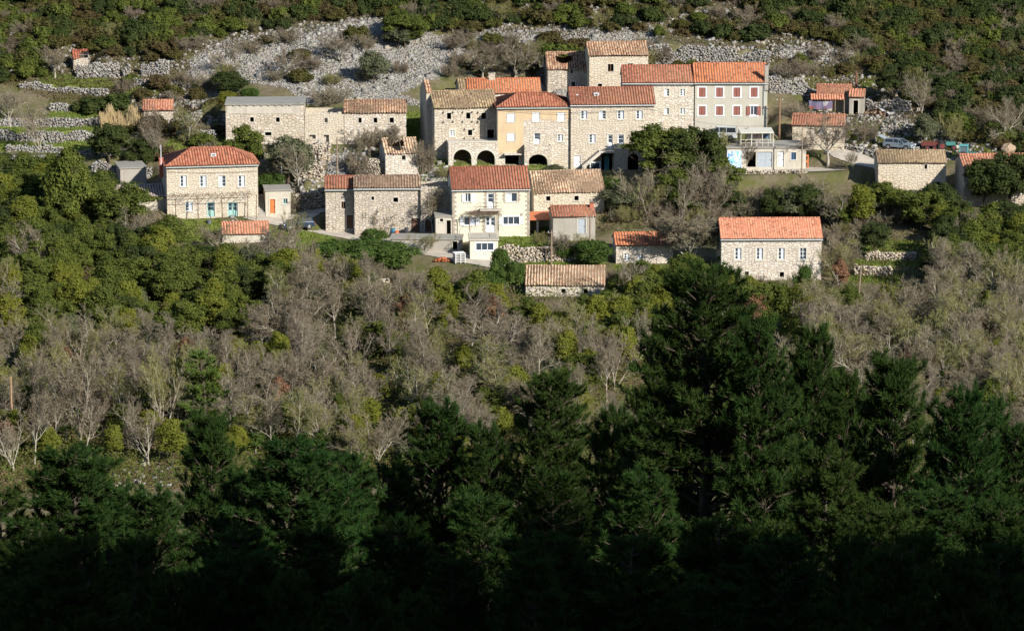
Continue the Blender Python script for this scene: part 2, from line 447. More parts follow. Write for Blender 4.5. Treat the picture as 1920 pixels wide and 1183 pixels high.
H('grey', 'rendered_house', 'grey rendered house with white framed red shutters and a bright orange roof', 'house',
  1302.5, 1438, 250, 154, 120, 1, 7.5, wall=GREYR, tile=T_ORANGE, ops=row4('shutr', (1316.5, 1349, 1381.5, 1414), 173.5, 13, 18, 1) + row4('shutr', (1316.5, 1349, 1381.5), 208, 13, 17, 1) + [('openr', 1413, 208, 12, 17, 1)], cornice=2, pipe=(1432.5, 156, 215), push=-0.03,
  chim=[(1437.5, 124, 152, 0.5, 3, 0)], vis=236)
H('behind_red', 'stone_house', 'low stone house with a bright orange-red roof and a stone chimney behind the middle row', 'house',
  878, 1014, 205, 174.5, 148.5, 3, 7.0, wall=ST_PALE, tile=T_ORANGE, ops=[], chim=[(922, 138, 156, 0.9, 0, 3.4)], vis=180, old=0.02)
H('behind_old', 'stone_shed', 'little gabled shed with pale old tiles at the left end of the orange-red roof', 'shed',
  862, 877.5, 205, 171, 149, 6, 6.5, wall=ST_GREY, tile=T_OLD, ops=[], vis=170, old=0.05)
# --- middle row
H('olive', 'stone_house', 'stone house with mossy ochre tiles and stone shelf brackets behind the double arcade', 'house',
  815, 932, 300, 201.5, 171, 9, 7.5, wall=ST_OLD, tile=T_OLD, ops=[('hole', 842, 218, 8, 12, 1), ('hole', 878, 217.5, 8, 12, 1), ('hole', 907, 218, 9, 12, 1), ('win', 848, 250, 8, 11, 1), ('hole', 881.5, 249, 8, 11, 1), ('holed', 920, 254, 13, 22)], push=1.2, old=0.05, vis=311)
H('ochre', 'rendered_house', 'ochre rendered house with a hipped red roof and white shutters beside the arcade', 'house',
  933, 1069, 311, 200, 175, 4, 8.0, roof='hip', hip=(971, 1024), wall=ST_WARM, tile=T_RED,
  ops=[('shutw', 958, 221.5, 14, 16), ('shutw', 1005, 220, 13, 18), ('shutw', 1052, 220, 13, 17), ('shutw', 958, 257.5, 14, 15), ('wdoor', 1007, 260, 12, 20), ('win', 1050.5, 259, 10, 13), ('garage', 960, 299, 26, 21), ('arch', 1008, 300, 33, 31)], push=0.6, cornice=2)
H('long_mid', 'stone_house', 'long two-storey pale stone house with white windows, red roof and an outside stair', 'house',
  1070, 1227, 321, 195, 165, 3, 7.5, wall=ST_CREAM, tile=T_RED,
  ops=row4('win', (1095, 1129.5, 1164, 1199), 216, 12, 16) + [('win', 1110.5, 260.5, 12, 16), ('wdoor', 1144, 266, 9, 27), ('wdoor', 1164, 266, 11, 27), ('win', 1199, 260, 11, 16), ('doorw', 1082.5, 303, 12, 22), ('garage', 1138, 303, 21, 36), ('arch', 1187, 304, 20, 33)], cornice=1, pipes=[(1082, 184), (1213, 186)], sky=(1118, 178), push=2.6, dz=-0.35)
# --- left upper group
H('slabroof', 'stone_house', 'long stone house with a flat grey concrete top and three square openings', 'house',
  424, 571, 270, 197, 197, 1.5, 6.5, roof='flat', wall=ST_OLD, tile=SLAB, ops=[('hole', 472.5, 224.6, 7, 9), ('hole', 521, 225, 7, 9), ('hole', 503, 251.5, 12, 7)], band=(425, 562, 199, 213))
H('roofless', 'stone_ruin', 'roofless low stone wall front with two square doorways between two stone houses', 'ruin',
  572, 645, 270, 214.5, 214.5, 1.5, 6.0, roof='none', wall=ST_CREAM, tile=SLAB, ops=[('hole', 611.5, 226, 6, 9), ('hole', 586, 257, 12, 8), ('holed', 612, 260, 10, 14)])
H('left_old', 'stone_house', 'old brown-tiled stone house with three small windows at the right end of the left row', 'house',
  646, 762, 270.5, 211, 189, 1.5, 6.5, wall=ST_WARM, tile=T_OLDB, ops=[('hole', 675, 226, 6, 10), ('hole', 704, 226, 7, 10), ('hole', 734.5, 226, 8, 10)], old=0.05)
H('broken', 'stone_ruin', 'small stone ruin whose tile roof has fallen in at the middle', 'ruin',
  723, 785, 329, 287, 260, 10, 6.0, wall=ST_PALE, tile=T_OLDP, ops=[('hole', 757, 296, 7, 9)], hole=(0.38, 0.72, 0.24, 0.55), old=0.05)
# --- lower left
H('hip', 'stone_house', 'hip-roofed two-storey stone house with pale teal doors behind a bare vine pergola', 'house',
  314, 484.5, 409, 309, 277, 10, 8.0, roof='hip', hip=(359, 430), wall=ST_CREAM, tile=T_RED,
  ops=row4('win', (344, 381, 416.5, 453), 340, 12, 21) + [('win', 354.5, 387.5, 13, 17), ('tdoor', 395.5, 393, 14, 28), ('tdoor', 436.5, 393, 18, 28)], cornice=2, sky=(400, 293), chim=[(302, 297, 315, 0.5, 1, 3.0)])
H('outhouse', 'outhouse', 'small concrete outhouse with a bright orange door and a flat grass-topped slab roof', 'outhouse',
  498, 545.5, 401, 358, 358, 7, 4.0, roof='flat', wall=CONC_L, tile=SLAB, ops=[('odoor', 511, 387, 10, 27), ('tealw', 535, 377.5, 8, 10)])
H('bunker', 'concrete_shed', 'abandoned concrete shed with a slanted top beside the hip-roofed house', 'shed',
  226, 275, 345, 316, 304, 14, 5.0, roof='lean', wall=CONC, tile=SLAB, ops=[])
H('corr', 'shed', 'long shed under a faded pinkish corrugated roof left of the hip-roofed house', 'shed',
  205, 312, 396, 369.5, 346, 9, 4.5, roof='lean', wall=CONC_L, tile=T_CORR, ops=[], chim=[(199, 345, 362, 0.6, 1, 3.0)], vis=380)
H('red_low', 'shed', 'small pale shed with a faded red roof below the hip-roofed house', 'shed',
  418, 504, 455, 438, 417, 6, 4.5, wall=CONC_L, tile=T_SALM, ops=[], vis=446)
H('row_red', 'stone_house', 'narrow stone house with a short bright red roof at the bend of the road', 'house',
  611, 664, 434, 353.5, 331, 2, 6.0, wall=ST_GREY, tile=T_RED, ops=[('holew', 644, 385, 8, 14), ('bdoor', 656, 416, 12, 26)], cornice=2)
H('row_dark', 'stone_house', 'long stone house with a dark old tile roof and dry climbers behind the bare tree', 'house',
  665, 788, 435.5, 351.5, 330.5, 2, 6.0, wall=ST_GREY, tile=T_OLDD, ops=[('hole', 742, 375, 9, 9), ('hole', 699, 372, 5, 7), ('bdoor', 779, 422, 16, 26)], cornice=2)
H('row_end', 'stone_ruin', 'roofless stone wall between the dark-roofed stone house and the yellow house', 'ruin',
  789, 846, 436, 352, 352, 2, 5.0, roof='none', wall=ST_GREY, tile=SLAB, ops=[('bdoor', 805, 424, 16, 27)], push=0.2)
H('annex', 'concrete_shed', 'small pale concrete lean-to with a dark doorway against the yellow house', 'shed',
  817, 847, 443, 407, 402, 4, 3.0, roof='flat', wall=CONC_L, tile=SLAB, ops=[('holed', 841.5, 427, 8, 28), ('hole', 828, 413, 6, 6)], push=-1.5)
H('yellow', 'rendered_house', 'cream yellow two-storey house with stone quoins, a small balcony and a dark red roof', 'house',
  848.5, 993, 443, 353.5, 314, 5, 8.0, wall=YELLOW, tile=T_DKRED,
  ops=[('openw', 877, 371, 10, 16), ('wdoor', 920, 377.5, 12, 31), ('win2', 959, 370.5, 20, 17), ('win2', 881, 415.5, 22, 15), ('wdoor2', 919.5, 421, 18, 29), ('win3', 958, 414, 30, 15)], cornice=1, quoin=1, push=-0.5)
H('brown', 'stone_house', 'low stone house with a sagging old brown tile roof right of the yellow house', 'house',
  1001, 1133, 400, 359.5, 321, 8, 7.5, wall=ST_BUFF, tile=T_OLDP, ops=[('hole', 1028, 372.5, 8, 9), ('hole', 1081, 372, 8, 9)], old=0.07)
H('grey_shed', 'shed', 'grey rendered shed with a red tile roof and a little red chimney', 'shed',
  1037, 1116, 452, 406, 387, 5, 5.5, wall=CONC, tile=T_RED, ops=[('gdoor', 1091, 424, 14, 28)], chim=[(1109, 382, 392, 0.45, 1, 2.2)], vis=440)
H('basement', 'garage', 'cream basement room with three dark windows under the railed terrace of the yellow house', 'garage',
  881.5, 934, 485, 451, 451, 3, 4.5, roof='flat', wall=YELLOW, tile=CONC_L, ops=[('win3d', 908.5, 463, 33, 14)], vis=490)
H('tgarage', 'garage', 'long low grey concrete garage with a dark doorway beside the sloping road', 'garage',
  732, 864, 468, 449, 449, -4, 3.2, roof='flat', wall=CONC, tile=SLAB, ops=[('holed', 853, 461, 9, 17)], vis=462)
H('field', 'stone_house', 'low stone barn with a pale speckled tile roof standing alone below the village', 'barn',
  986, 1133, 556, 534, 499.5, -2, 7.5, wall=ST_PALE, tile=T_OLDP, ops=[('hole', 1056.5, 546, 8, 9), ('hole', 1098, 546, 8, 10)], old=0.03, vis=551)
H('lone', 'stone_house', 'long pale stone house with four windows and an even orange-red roof at lower right', 'house',
  1352, 1539.5, 525, 446, 410, 1.5, 7.5, wall=ST_PALE, tile=T_EVEN, ops=row4('win', (1384, 1424.5, 1465, 1505.5), 476, 12, 22, 1) + [('hole', 1400, 514, 8, 10), ('hole', 1466, 515, 8, 10)], cornice=1, vis=506, flatt=1, pushz=0)
H('small_red', 'stone_house', 'small stone cottage with a red roof half hidden by the spreading bare tree', 'house',
  1155, 1262, 494, 459, 437, 3, 5.5, wall=ST_PALE, tile=T_ORANGE, ops=[('win', 1175, 482, 10, 13), ('win', 1201, 483, 9, 13)], vis=492)
# --- right group
H('garages', 'garage', 'long concrete garage row with a grey-blue door and a dark opening beneath the terrace', 'garage',
  1363, 1511, 315, 278, 278, 3, 5.5, roof='flat', wall=CONC_L, tile=SLAB, ops=[('garage', 1408.5, 299.5, 19, 29), ('ggate', 1433.5, 299.5, 29, 29), ('doorw', 1464, 298.5, 11, 29), ('bluew', 1488, 293, 9, 14)])
H('road_barn', 'stone_barn', 'rendered stone barn with a small orange roof behind the bare tree by the road', 'barn',
  1485, 1582, 276, 235.5, 215.5, -7, 6.0, wall=ST_BUFF, tile=T_SALM, ops=[('gdoor', 1542, 247, 9, 15)])
H('summer', 'outbuilding', 'small orange-roofed outbuilding with a colourful banner under its lean-to', 'outbuilding',
  1532, 1596, 214, 175.5, 160, -4, 5.0, wall=CONC_L, tile=T_SALM, ops=[], push=2.6)
H('hut', 'outbuilding', 'grey hut with a dark doorway and a small red roof beside the firewood', 'hut',
  1592, 1620, 216, 182, 169, -8, 4.0, wall=CONC, tile=T_SALM, ops=[('holed', 1604.5, 202, 9, 27)])
H('road_old', 'stone_barn', 'low rendered barn with old striped tiles below the parked grey car', 'barn',
  1646, 1773, 362, 305, 283, 0, 6.0, wall=ST_BUFF, tile=T_OLD, ops=[('hole', 1736, 313, 5, 9), ('hole', 1757, 347, 16, 12)], old=0.03, vis=340)
H('ivy', 'stone_ruin', 'stone ruin with a patchy red roof swallowed by ivy at the right edge', 'ruin',
  1806, 1925, 387, 314, 290, 3, 7.0, wall=ST_GREY, tile=T_SALM, ops=[], old=0.03, vis=375)
H('hill_ruin', 'stone_ruin', 'ruined stone hut with a scrap of red tiles on the terraces at upper left', 'ruin',
  138, 166, 134, 109, 95, 10, 3.5, wall=ST_GREY, tile=T_DKRED, ops=[('hole', 146, 113, 3, 5)], old=0.06, push=1.5, hole=(.85, .15, .5, .55))
H('hill_hut', 'stone_hut', 'low stone hut with an orange clay roof beside the dry reeds', 'hut',
  270, 325, 240, 207, 189, 5, 5.0, wall=ST_GREY, tile=T_SALM, ops=[], old=0.04, vis=212)

# --- dry stone walls: base line in pixels, height in pixels
DW = [
 ('dry_stone_wall', 'long grey dry stone wall curving below the ruined hut on the upper left slope', [(36, 166), (90, 171), (150, 176), (202, 181)], 12, 1),
 ('dry_stone_wall', 'dry stone terrace wall above the first narrow strip of grass at the left edge', [(-20, 236), (60, 237), (120, 240), (186, 237)], 15, 1),
 ('dry_stone_wall', 'tall pale dry stone terrace wall above the widest strip of grass at left', [(-20, 262), (40, 266), (110, 268), (170, 265), (208, 262)], 19, 1),
 ('dry_stone_wall', 'dry stone terrace wall just under the widest strip of grass at left', [(10, 284), (80, 287), (150, 291), (205, 293)], 13, 1),
 ('dry_stone_wall', 'thick grey dry stone wall just above the evergreen trees at left', [(13, 312), (60, 314), (115, 314)], 22, 1),
 ('dry_stone_wall', 'rubble terrace wall behind the abandoned concrete shed', [(172, 320), (220, 322), (282, 318)], 20, 1),
 ('dry_stone_wall', 'short stone terrace wall below the fig tree left of the flat-topped house', [(332, 262), (370, 262), (403, 260)], 18, 1),
 ('dry_stone_wall', 'grey stone block wall beside the orange-roofed hut', [(326, 242), (350, 241), (376, 232)], 20, 1),
 ('dry_stone_wall', 'tumbled stone wall below the second hillside ruin', [(250, 160), (300, 163), (356, 166)], 11, 1),
 ('dry_stone_wall', 'short broken stone wall left of the dark hedge', [(92, 210), (134, 209)], 16, 1),
 ('ruined_wall', 'broad ruined stone wall front on the upper left slope', [(141, 148), (168, 147), (195, 146), (223, 146)], 29, 0),
 ('ruined_wall', 'right-hand ruined stone wall on the upper left slope', [(262, 143), (290, 143), (316, 141)], 29, 0),
 ('ruined_wall', 'narrow stub of ruined stone wall between two wall fronts at upper left', [(228, 147), (243, 147)], 24, 0),
 ('dry_stone_wall', 'heavy grey rubble wall running behind the long red roof at the top of the village', [(1214, 122), (1300, 122), (1380, 126), (1442, 131)], 36, 1),
 ('dry_stone_wall', 'pale rubble wall right of the grey rendered house', [(1441, 174), (1500, 176), (1551, 172)], 30, 1),
 ('dry_stone_wall', 'curving rubble wall above the stack of firewood', [(1624, 202), (1665, 206), (1706, 212)], 24, 1),
 ('dry_stone_wall', 'low rubble wall between the grass bank and the curve of the road', [(1572, 268), (1600, 278), (1642, 288)], 12, 0),
 ('dry_stone_wall', 'bright rubble wall behind the parked grey car', [(1652, 250), (1690, 252), (1722, 256)], 18, 1),
 ('dry_stone_wall', 'dry stone wall on the slope above the ruin at the right edge', [(1808, 180), (1850, 182), (1885, 180)], 16, 1),
 ('garden_wall', 'long stone garden wall below the yellow house and its shed', [(936, 489), (1000, 491), (1050, 491), (1094, 489)], 30, 1),
 ('garden_wall', 'upper stone terrace wall right of the long lone house', [(1622, 488), (1670, 488), (1717, 487)], 15, 1),
 ('garden_wall', 'lower stone terrace wall right of the long lone house', [(1600, 517), (1640, 517), (1672, 516)], 19, 1),
 ('garden_wall', 'rough stone retaining wall between the outhouse and the narrow red-roofed house', [(549, 389), (580, 389), (610, 388)], 38, 1),
 ('garden_wall', 'crumbling wall of an old plot above the road bend', [(552, 345), (575, 346), (606, 346)], 24, 1),
 ('garden_wall', 'bulging stone wall under the doorway of the roofless house', [(572, 308), (595, 312), (618, 304)], 40, 1),
 ('garden_wall', 'shaded stone wall left of the fallen-in ruin', [(652, 325), (690, 326), (720, 326)], 30, 1),
 ('garden_wall', 'low tumbled wall along the outer edge of the upper road', [(1380, 333), (1440, 334), (1510, 333)], 6, 0),
 ('garden_wall', 'rubble wall in the scrub below the striped old barn', [(1650, 374), (1700, 376), (1765, 372)], 18, 1),
 ('garden_wall', 'tumbled grey wall in the brush below the village road at left', [(560, 520), (640, 528), (730, 540)], 16, 1),
 ('dry_stone_wall', 'stone terrace wall along the top of the bank right of the summit house', [(1448, 108), (1530, 113), (1600, 116), (1632, 112)], 11, 1),
]
DWP = []
for nm, lb, pts, hp, st in DW:
    P = np.array([G0(a, b) for a, b in pts]); hm = hp / (F / (P[:, 1].mean() * 1.02))
    # resample to a smooth line
    t = np.linspace(0, 1, 40); k = np.linspace(0, 1, len(P))
    xs, ys, zs = (np.interp(t, k, P[:, i]) for i in range(3))
    ys = np.convolve(np.pad(ys, 4, 'edge'), np.ones(9) / 9, 'valid')
    DWP.append((nm, lb, xs, ys, hm))
    if st: WALLS.append((xs, ys + 0.25, hm * 0.92))

# --- roads
def road(pts, wd):
    P = np.array([G0(a, b) for a, b in pts]); n = len(P)
    k = np.linspace(0, n - 1, (n - 1) * 8 + 1)
    Q = np.stack([np.interp(k, np.arange(n), P[:, i]) for i in range(3)], 1)
    for _ in range(3):
        for i in range(3): Q[1:-1, i] = (Q[:-2, i] + Q[1:-1, i] * 2 + Q[2:, i]) / 4
        for _z in range(6): Q[1:-1, 2] = (Q[:-2, 2] + Q[2:, 2]) / 2
    ROADS.append((Q, wd)); return Q
road([(470, 404), (505, 411), (560, 425), (610, 433), (665, 442), (725, 455), (790, 468), (850, 480), (905, 490), (945, 499)], 4.2)
road([(608, 391), (585, 396), (565, 405), (552, 414)], 4.0)
road([(1345, 326), (1400, 323), (1450, 320), (1500, 319), (1560, 316), (1610, 313), (1655, 312)], 3.8)
road([(1548, 283), (1565, 284), (1585, 290), (1605, 298), (1625, 306), (1650, 311)], 5.0)
PROT += [(500, 400, 600, 436, 499), (600, 430, 740, 462, 499), (740, 455, 940, 500, 495), (1360, 276, 1650, 322, 520), (0, 222, 200, 290, 540), (1600, 447, 1730, 500, 600), (1610, 500, 1680, 528, 600)]

# ------------------------------------------------------------------ terrain mesh
H1_exact = H1
gx0, gy0, gst = -110.0, 60.0, 0.5
GX, GY = np.meshgrid(np.arange(gx0, 110.01, gst), np.arange(gy0, 640.01, gst))
HG = H1_exact(GX, GY)
def H1(x, y):
    """quick look-up of the terrain height"""
    x = np.asarray(x, float); y = np.asarray(y, float)
    fx = np.clip((x - gx0) / gst, 0, HG.shape[1] - 1.001); fy = np.clip((y - gy0) / gst, 0, HG.shape[0] - 1.001)
    i = fx.astype(int); k = fy.astype(int); fx = fx - i; fy = fy - k
    return (HG[k, i] * (1 - fx) + HG[k, i + 1] * fx) * (1 - fy) + (HG[k + 1, i] * (1 - fx) + HG[k + 1, i + 1] * fx) * fy
def inpoly(px, py, poly):
    c = np.zeros(np.shape(px), bool); n = len(poly)
    for i in range(n):
        x1, y1 = poly[i]; x2, y2 = poly[(i + 1) % n]
        if y1 == y2: continue
        m = ((py < y1) != (py < y2)) & (px < (x2 - x1) * (py - y1) / (y2 - y1) + x1)
        c ^= m
    return c
SCREE = [
 [(375, 100), (420, 78), (500, 62), (600, 52), (725, 34), (790, 62), (868, 82), (850, 115), (805, 150), (745, 176), (800, 198), (640, 190), (575, 195), (540, 165), (430, 150), (350, 150), (360, 120)],
 [(862, 78), (920, 62), (1060, 52), (1160, 60), (1222, 82), (1212, 100), (1100, 92), (1020, 100), (960, 90), (890, 92), (860, 100)],
 [(870, 0), (935, 0), (955, 40), (930, 66), (862, 66)],
 [(1018, 135), (1110, 165), (1130, 200), (1020, 200), (1005, 178)],
 [(1450, 86), (1560, 92), (1640, 88), (1640, 112), (1560, 118), (1450, 106)],
 [(1360, 22), (1400, 30), (1385, 60), (1365, 55)], [(1500, 35), (1530, 30), (1530, 60), (1505, 60)], [(1780, 60), (1815, 58), (1812, 76), (1790, 78)],
 [(640, 28), (700, 36), (690, 46), (640, 44)], [(190, 40), (215, 0), (196, 0)],
 [(620, 290), (660, 285), (650, 330), (610, 345)], [(800, 312), (845, 318), (842, 345), (790, 345)], [(1620, 205), (1700, 215), (1705, 232), (1610, 226)], [(1720, 110), (1760, 130), (1745, 160), (1700, 150)],
 [(330, 170), (420, 190), (400, 215), (350, 196), (300, 186)], [(180, 322), (215, 322), (210, 345), (180, 340)], [(560, 500), (640, 505), (720, 540), (640, 560), (560, 545)], [(1100, 60), (1220, 50), (1230, 72), (1110, 76)],
]
GRASS = [
 [(-30, 232), (200, 234), (210, 262), (-30, 250)], [(-30, 262), (215, 258), (205, 280), (-30, 286)], [(80, 138), (200, 145), (215, 165), (60, 168)], [(95, 208), (190, 210), (190, 222), (80, 224)],
 [(320, 255), (430, 258), (420, 285), (310, 280)], [(760, 210), (800, 210), (805, 262), (762, 262)], [(930, 425), (1110, 425), (1130, 500), (925, 505)], [(1590, 448), (1730, 452), (1730, 475), (1590, 472)],
 [(1590, 488), (1730, 488), (1720, 500), (1590, 500)], [(1590, 514), (1690, 514), (1690, 535), (1590, 530)], [(1580, 222), (1660, 225), (1720, 262), (1690, 285), (1590, 268)], [(340, 412), (420, 412), (415, 455), (330, 450)],
 [(500, 430), (620, 436), (640, 470), (520, 470)], [(1150, 495), (1330, 500), (1300, 525), (1150, 530)], [(800, 285), (850, 290), (850, 350), (780, 345)], [(1720, 262), (1920, 262), (1920, 292), (1700, 290)], [(820, 308), (1080, 308), (1080, 318), (830, 318)],
 [(240, 165), (330, 165), (320, 178), (220, 185)], [(1570, 130), (1700, 160), (1620, 165)],
]
def on_pads(x, y, mg=0.3):
    m = np.zeros(np.shape(x), bool)
    for cx, cy, c_, s_, u0, u1, v0, v1, zp, bl in PADS:
        dx, dy = x - cx, y - cy; u = dx * c_ + dy * s_; v = -dx * s_ + dy * c_; m |= (u > u0 - mg + .6) & (u < u1 + mg - .6) & (v > -mg) & (v < v1 + mg)
    return m
def axis(parts):
    out = []
    for a, b, s in parts: out += list(np.arange(a, b, s))
    return np.array(out + [parts[-1][1]])
xs = axis([(-1600, -400, 200), (-400, -100, 20), (-100, -82, 4), (-82, 82, 0.5), (82, 100, 4), (100, 400, 20), (400, 1600, 200)])
ys = axis([(-3000, -1500, 300), (-1500, -200, 60), (-200, -20, 12), (-20, 380, 5), (380, 478, 1.0), (478, 572, 0.4), (572, 650, 3), (650, 1400, 50)])
X, Yg = np.meshgrid(xs, ys)
Z = H1_exact(X, Yg)
Z += np.where((Yg > 385) & (Yg < 600) & (np.abs(X) < 90), 0.05 * np.sin(X * 3.1 + Yg * 1.7) * np.sin(Yg * 2.9 - X), 0)
V = np.stack([X.ravel(), Yg.ravel(), Z.ravel()], 1)
ny, nx = X.shape
idx = np.arange(ny * nx).reshape(ny, nx)
Fq = np.stack([idx[:-1, :-1].ravel(), idx[:-1, 1:].ravel(), idx[1:, 1:].ravel(), idx[1:, :-1].ravel()], 1)
b = NB('hillside_ground'); tc = b.n('ShaderNodeTexCoord').outputs['Object']
ag = b.n('ShaderNodeAttribute', attribute_name='tone').outputs['Fac']
ar = b.n('ShaderNodeAttribute', attribute_name='rock').outputs['Fac']
n1 = b.noise(tc, 0.25, 5, 0.65); n2 = b.noise(tc, 1.6, 5, 0.7); n3 = b.noise(tc, 6.0, 3, 0.7)
soil = b.mix(b.ramp(n2, [(0.3, (0, 0, 0)), (0.7, (1, 1, 1))]), (0.10, 0.085, 0.05), (0.20, 0.165, 0.11))
soil = b.mix(b.ramp(n1, [(0.42, (0, 0, 0)), (0.6, (1, 1, 1))]), soil, (0.095, 0.10, 0.035))
gr = b.mix(n3, (0.075, 0.125, 0.02), (0.17, 0.21, 0.045))
gr = b.mix(b.ramp(n1, [(0.45, (0, 0, 0)), (0.7, (1, 1, 1))]), gr, (0.20, 0.18, 0.06))
c = b.mix(b.ramp(b.math('ADD', ag, b.math('MULTIPLY', b.math('SUBTRACT', n2, 0.5), 0.8)), [(0.45, (0, 0, 0)), (0.6, (1, 1, 1))]), soil, gr)
vor = b.n('ShaderNodeTexVoronoi', {'Vector': tc, 'Scale': 3.2}).outputs
rk = b.mix(vor['Distance'], (0.34, 0.33, 0.30), (0.14, 0.13, 0.11))
c = b.mix(b.ramp(b.math('ADD', ar, b.math('MULTIPLY', b.math('SUBTRACT', n2, 0.5), 0.9)), [(0.45, (0, 0, 0)), (0.58, (1, 1, 1))]), c, rk)
M_GROUND = b.bsdf(c, 0.95, 0.1, n3, 0.8, 0.15)
PXg, PYg = proj(V[:, 0], V[:, 1], V[:, 2])
ok = (V[:, 1] > 380) & (np.abs(V[:, 0]) < 95)
g = np.zeros(len(V)); rkm = np.zeros(len(V))
for p in GRASS: g = np.maximum(g, inpoly(PXg, PYg, p) & ok)
g = np.where(on_pads(V[:, 0], V[:, 1], 0.0), 0, g)
for p in SCREE: rkm = np.maximum(rkm, inpoly(PXg, PYg, p) & ok)
rkm = np.where((V[:, 1] > 543) & (rkm == 0), 0.42, rkm)
def blur(a):
    a = a.reshape(ny, nx).astype(float)
    for _ in range(2):
        a[1:-1, 1:-1] = (a[:-2, 1:-1] + a[2:, 1:-1] + a[1:-1, :-2] + a[1:-1, 2:] + 2 * a[1:-1, 1:-1]) / 6
    return a.ravel()
me = quads('hillside', V, Fq, [M_GROUND], tone=blur(g), smooth=True)
a = me.attributes.new('rock', 'FLOAT', 'POINT'); a.data.foreach_set('value', blur(rkm).astype(np.float32))
tag(link('hillside', me), kind='structure')

# road surfaces
b = NB('dusty_asphalt'); tc = b.n('ShaderNodeTexCoord').outputs['Object']
n1 = b.noise(tc, 0.6, 5, 0.6); n2 = b.noise(tc, 8, 4, 0.7)
c = b.mix(b.ramp(n1, [(0.35, (0, 0, 0)), (0.7, (1, 1, 1))]), (0.36, 0.33, 0.28), (0.50, 0.45, 0.37))
M_ROAD = b.bsdf(b.mix(1.0, c, b.ramp(n2, [(0.2, (0.8,) * 3), (0.8, (1.1,) * 3)]), 'MULTIPLY'), 0.9, 0.2, n2, 0.3, 0.02)
for k, (Q, wd) in enumerate(ROADS):
    T = np.gradient(Q[:, :2], axis=0); T /= np.linalg.norm(T, axis=1)[:, None]; N = np.stack([-T[:, 1], T[:, 0]], 1)
    jag = rng.normal(0, 0.07, (len(Q), 2))
    L = np.concatenate([Q[:, :2] + N * (wd / 2 + jag[:, :1]), Q[:, 2:] + 0.012 * k], 1); Rr = np.concatenate([Q[:, :2] - N * (wd / 2 + jag[:, 1:]), Q[:, 2:] + 0.012 * k], 1)
    VV = np.empty((2 * len(Q), 3)); VV[0::2] = Rr; VV[1::2] = L
    i = np.arange(len(Q) - 1) * 2
    tag(link('road' if k < 2 else 'village_track', quads('road', VV, np.stack([i, i + 2, i + 3, i + 1], 1), [M_ROAD])), kind='structure')
# ------------------------------------------------------------------ building pieces
def slope(O, e, s, L, S, hl=0.0, hr=0.0, tw=0.36, th=0.42, amp=0.06, jit=0.0, hole=None, seed=1, step=0.025):
    """corrugated tile surface; O eave corner, e along the eave, s up the slope. returns V, F, UV(per loop)"""
    rg = np.random.default_rng(seed)
    O, e, s = (np.array(v, float) for v in (O, e, s)); n = np.cross(e, s)
    nw = max(2, int(round(L / tw))); nc = nw * 4 + 1
    us = np.linspace(0, L, nc); nr = max(2, int(round(S / th)))
    vs = []; lift = []
    for k in range(nr): vs += [k * S / nr, (k + 1) * S / nr]; lift += [step, 0.0]
    vs = np.array(vs); lift = np.array(lift)
    vm = np.full(nc, S)
    if hl > 0: vm = np.minimum(vm, S * us / hl)
    if hr > 0: vm = np.minimum(vm, S * (L - us) / hr)
    Ug, Vg = np.meshgrid(us, vs)
    Vc = np.minimum(Vg, vm[None, :])
    wv = np.tile(np.array([0, 1, 0, -1]), nw + 1)[:nc]
    j = rg.normal(0, 1, (nr, nw + 1)); J = np.repeat(np.repeat(j, 2, 0), 4, 1)[:, :nc]
    sag = jit * (np.sin(Ug * 0.9 + seed) * np.sin(Vg * 0.8 + 1) * 1.2) if jit else 0
    Hh = amp * wv[None, :] + lift[:, None] + J * (0.006 + jit * 0.35) * (wv[None, :] != -1) + sag
    P = O + e * Ug[..., None] + s * Vc[..., None] + n * Hh[..., None]
    if jit: P += e * (J * jit * 0.3)[..., None]
    P[0] -= s * (rg.uniform(0, 0.05 + jit, nc))[:, None]
    nv = len(vs); idx = np.arange(nv * nc).reshape(nv, nc)
    Fq = np.stack([idx[:-1, :-1], idx[:-1, 1:], idx[1:, 1:], idx[1:, :-1]], -1)
    keep = (Vg[:-1, :-1] < vm[None, :-1] + 1e-6) | (Vg[:-1, 1:] < vm[None, 1:] + 1e-6)
    if hole:
        cu, cv, ru, rv = hole
        du = ((Ug[:-1, :-1] / L - cu) / ru); dv = ((Vg[:-1, :-1] / S - cv) / rv)
        nzz = np.repeat(np.repeat(rg.normal(0, 0.13, (nr, nw + 1)), 2, 0), 4, 1)[:-1, :nc - 1]
        keep &= (du * du + dv * dv + nzz) > 1
    Fq = Fq[keep]
    uvv = np.stack([Ug.ravel() + seed * 3.1, np.maximum(Vg.ravel() - 0.01, 0) + (np.arange(nv) % 2 == 0).repeat(nc) * 0.02], 1)
    return P.reshape(-1, 3), Fq, uvv[Fq.ravel()]
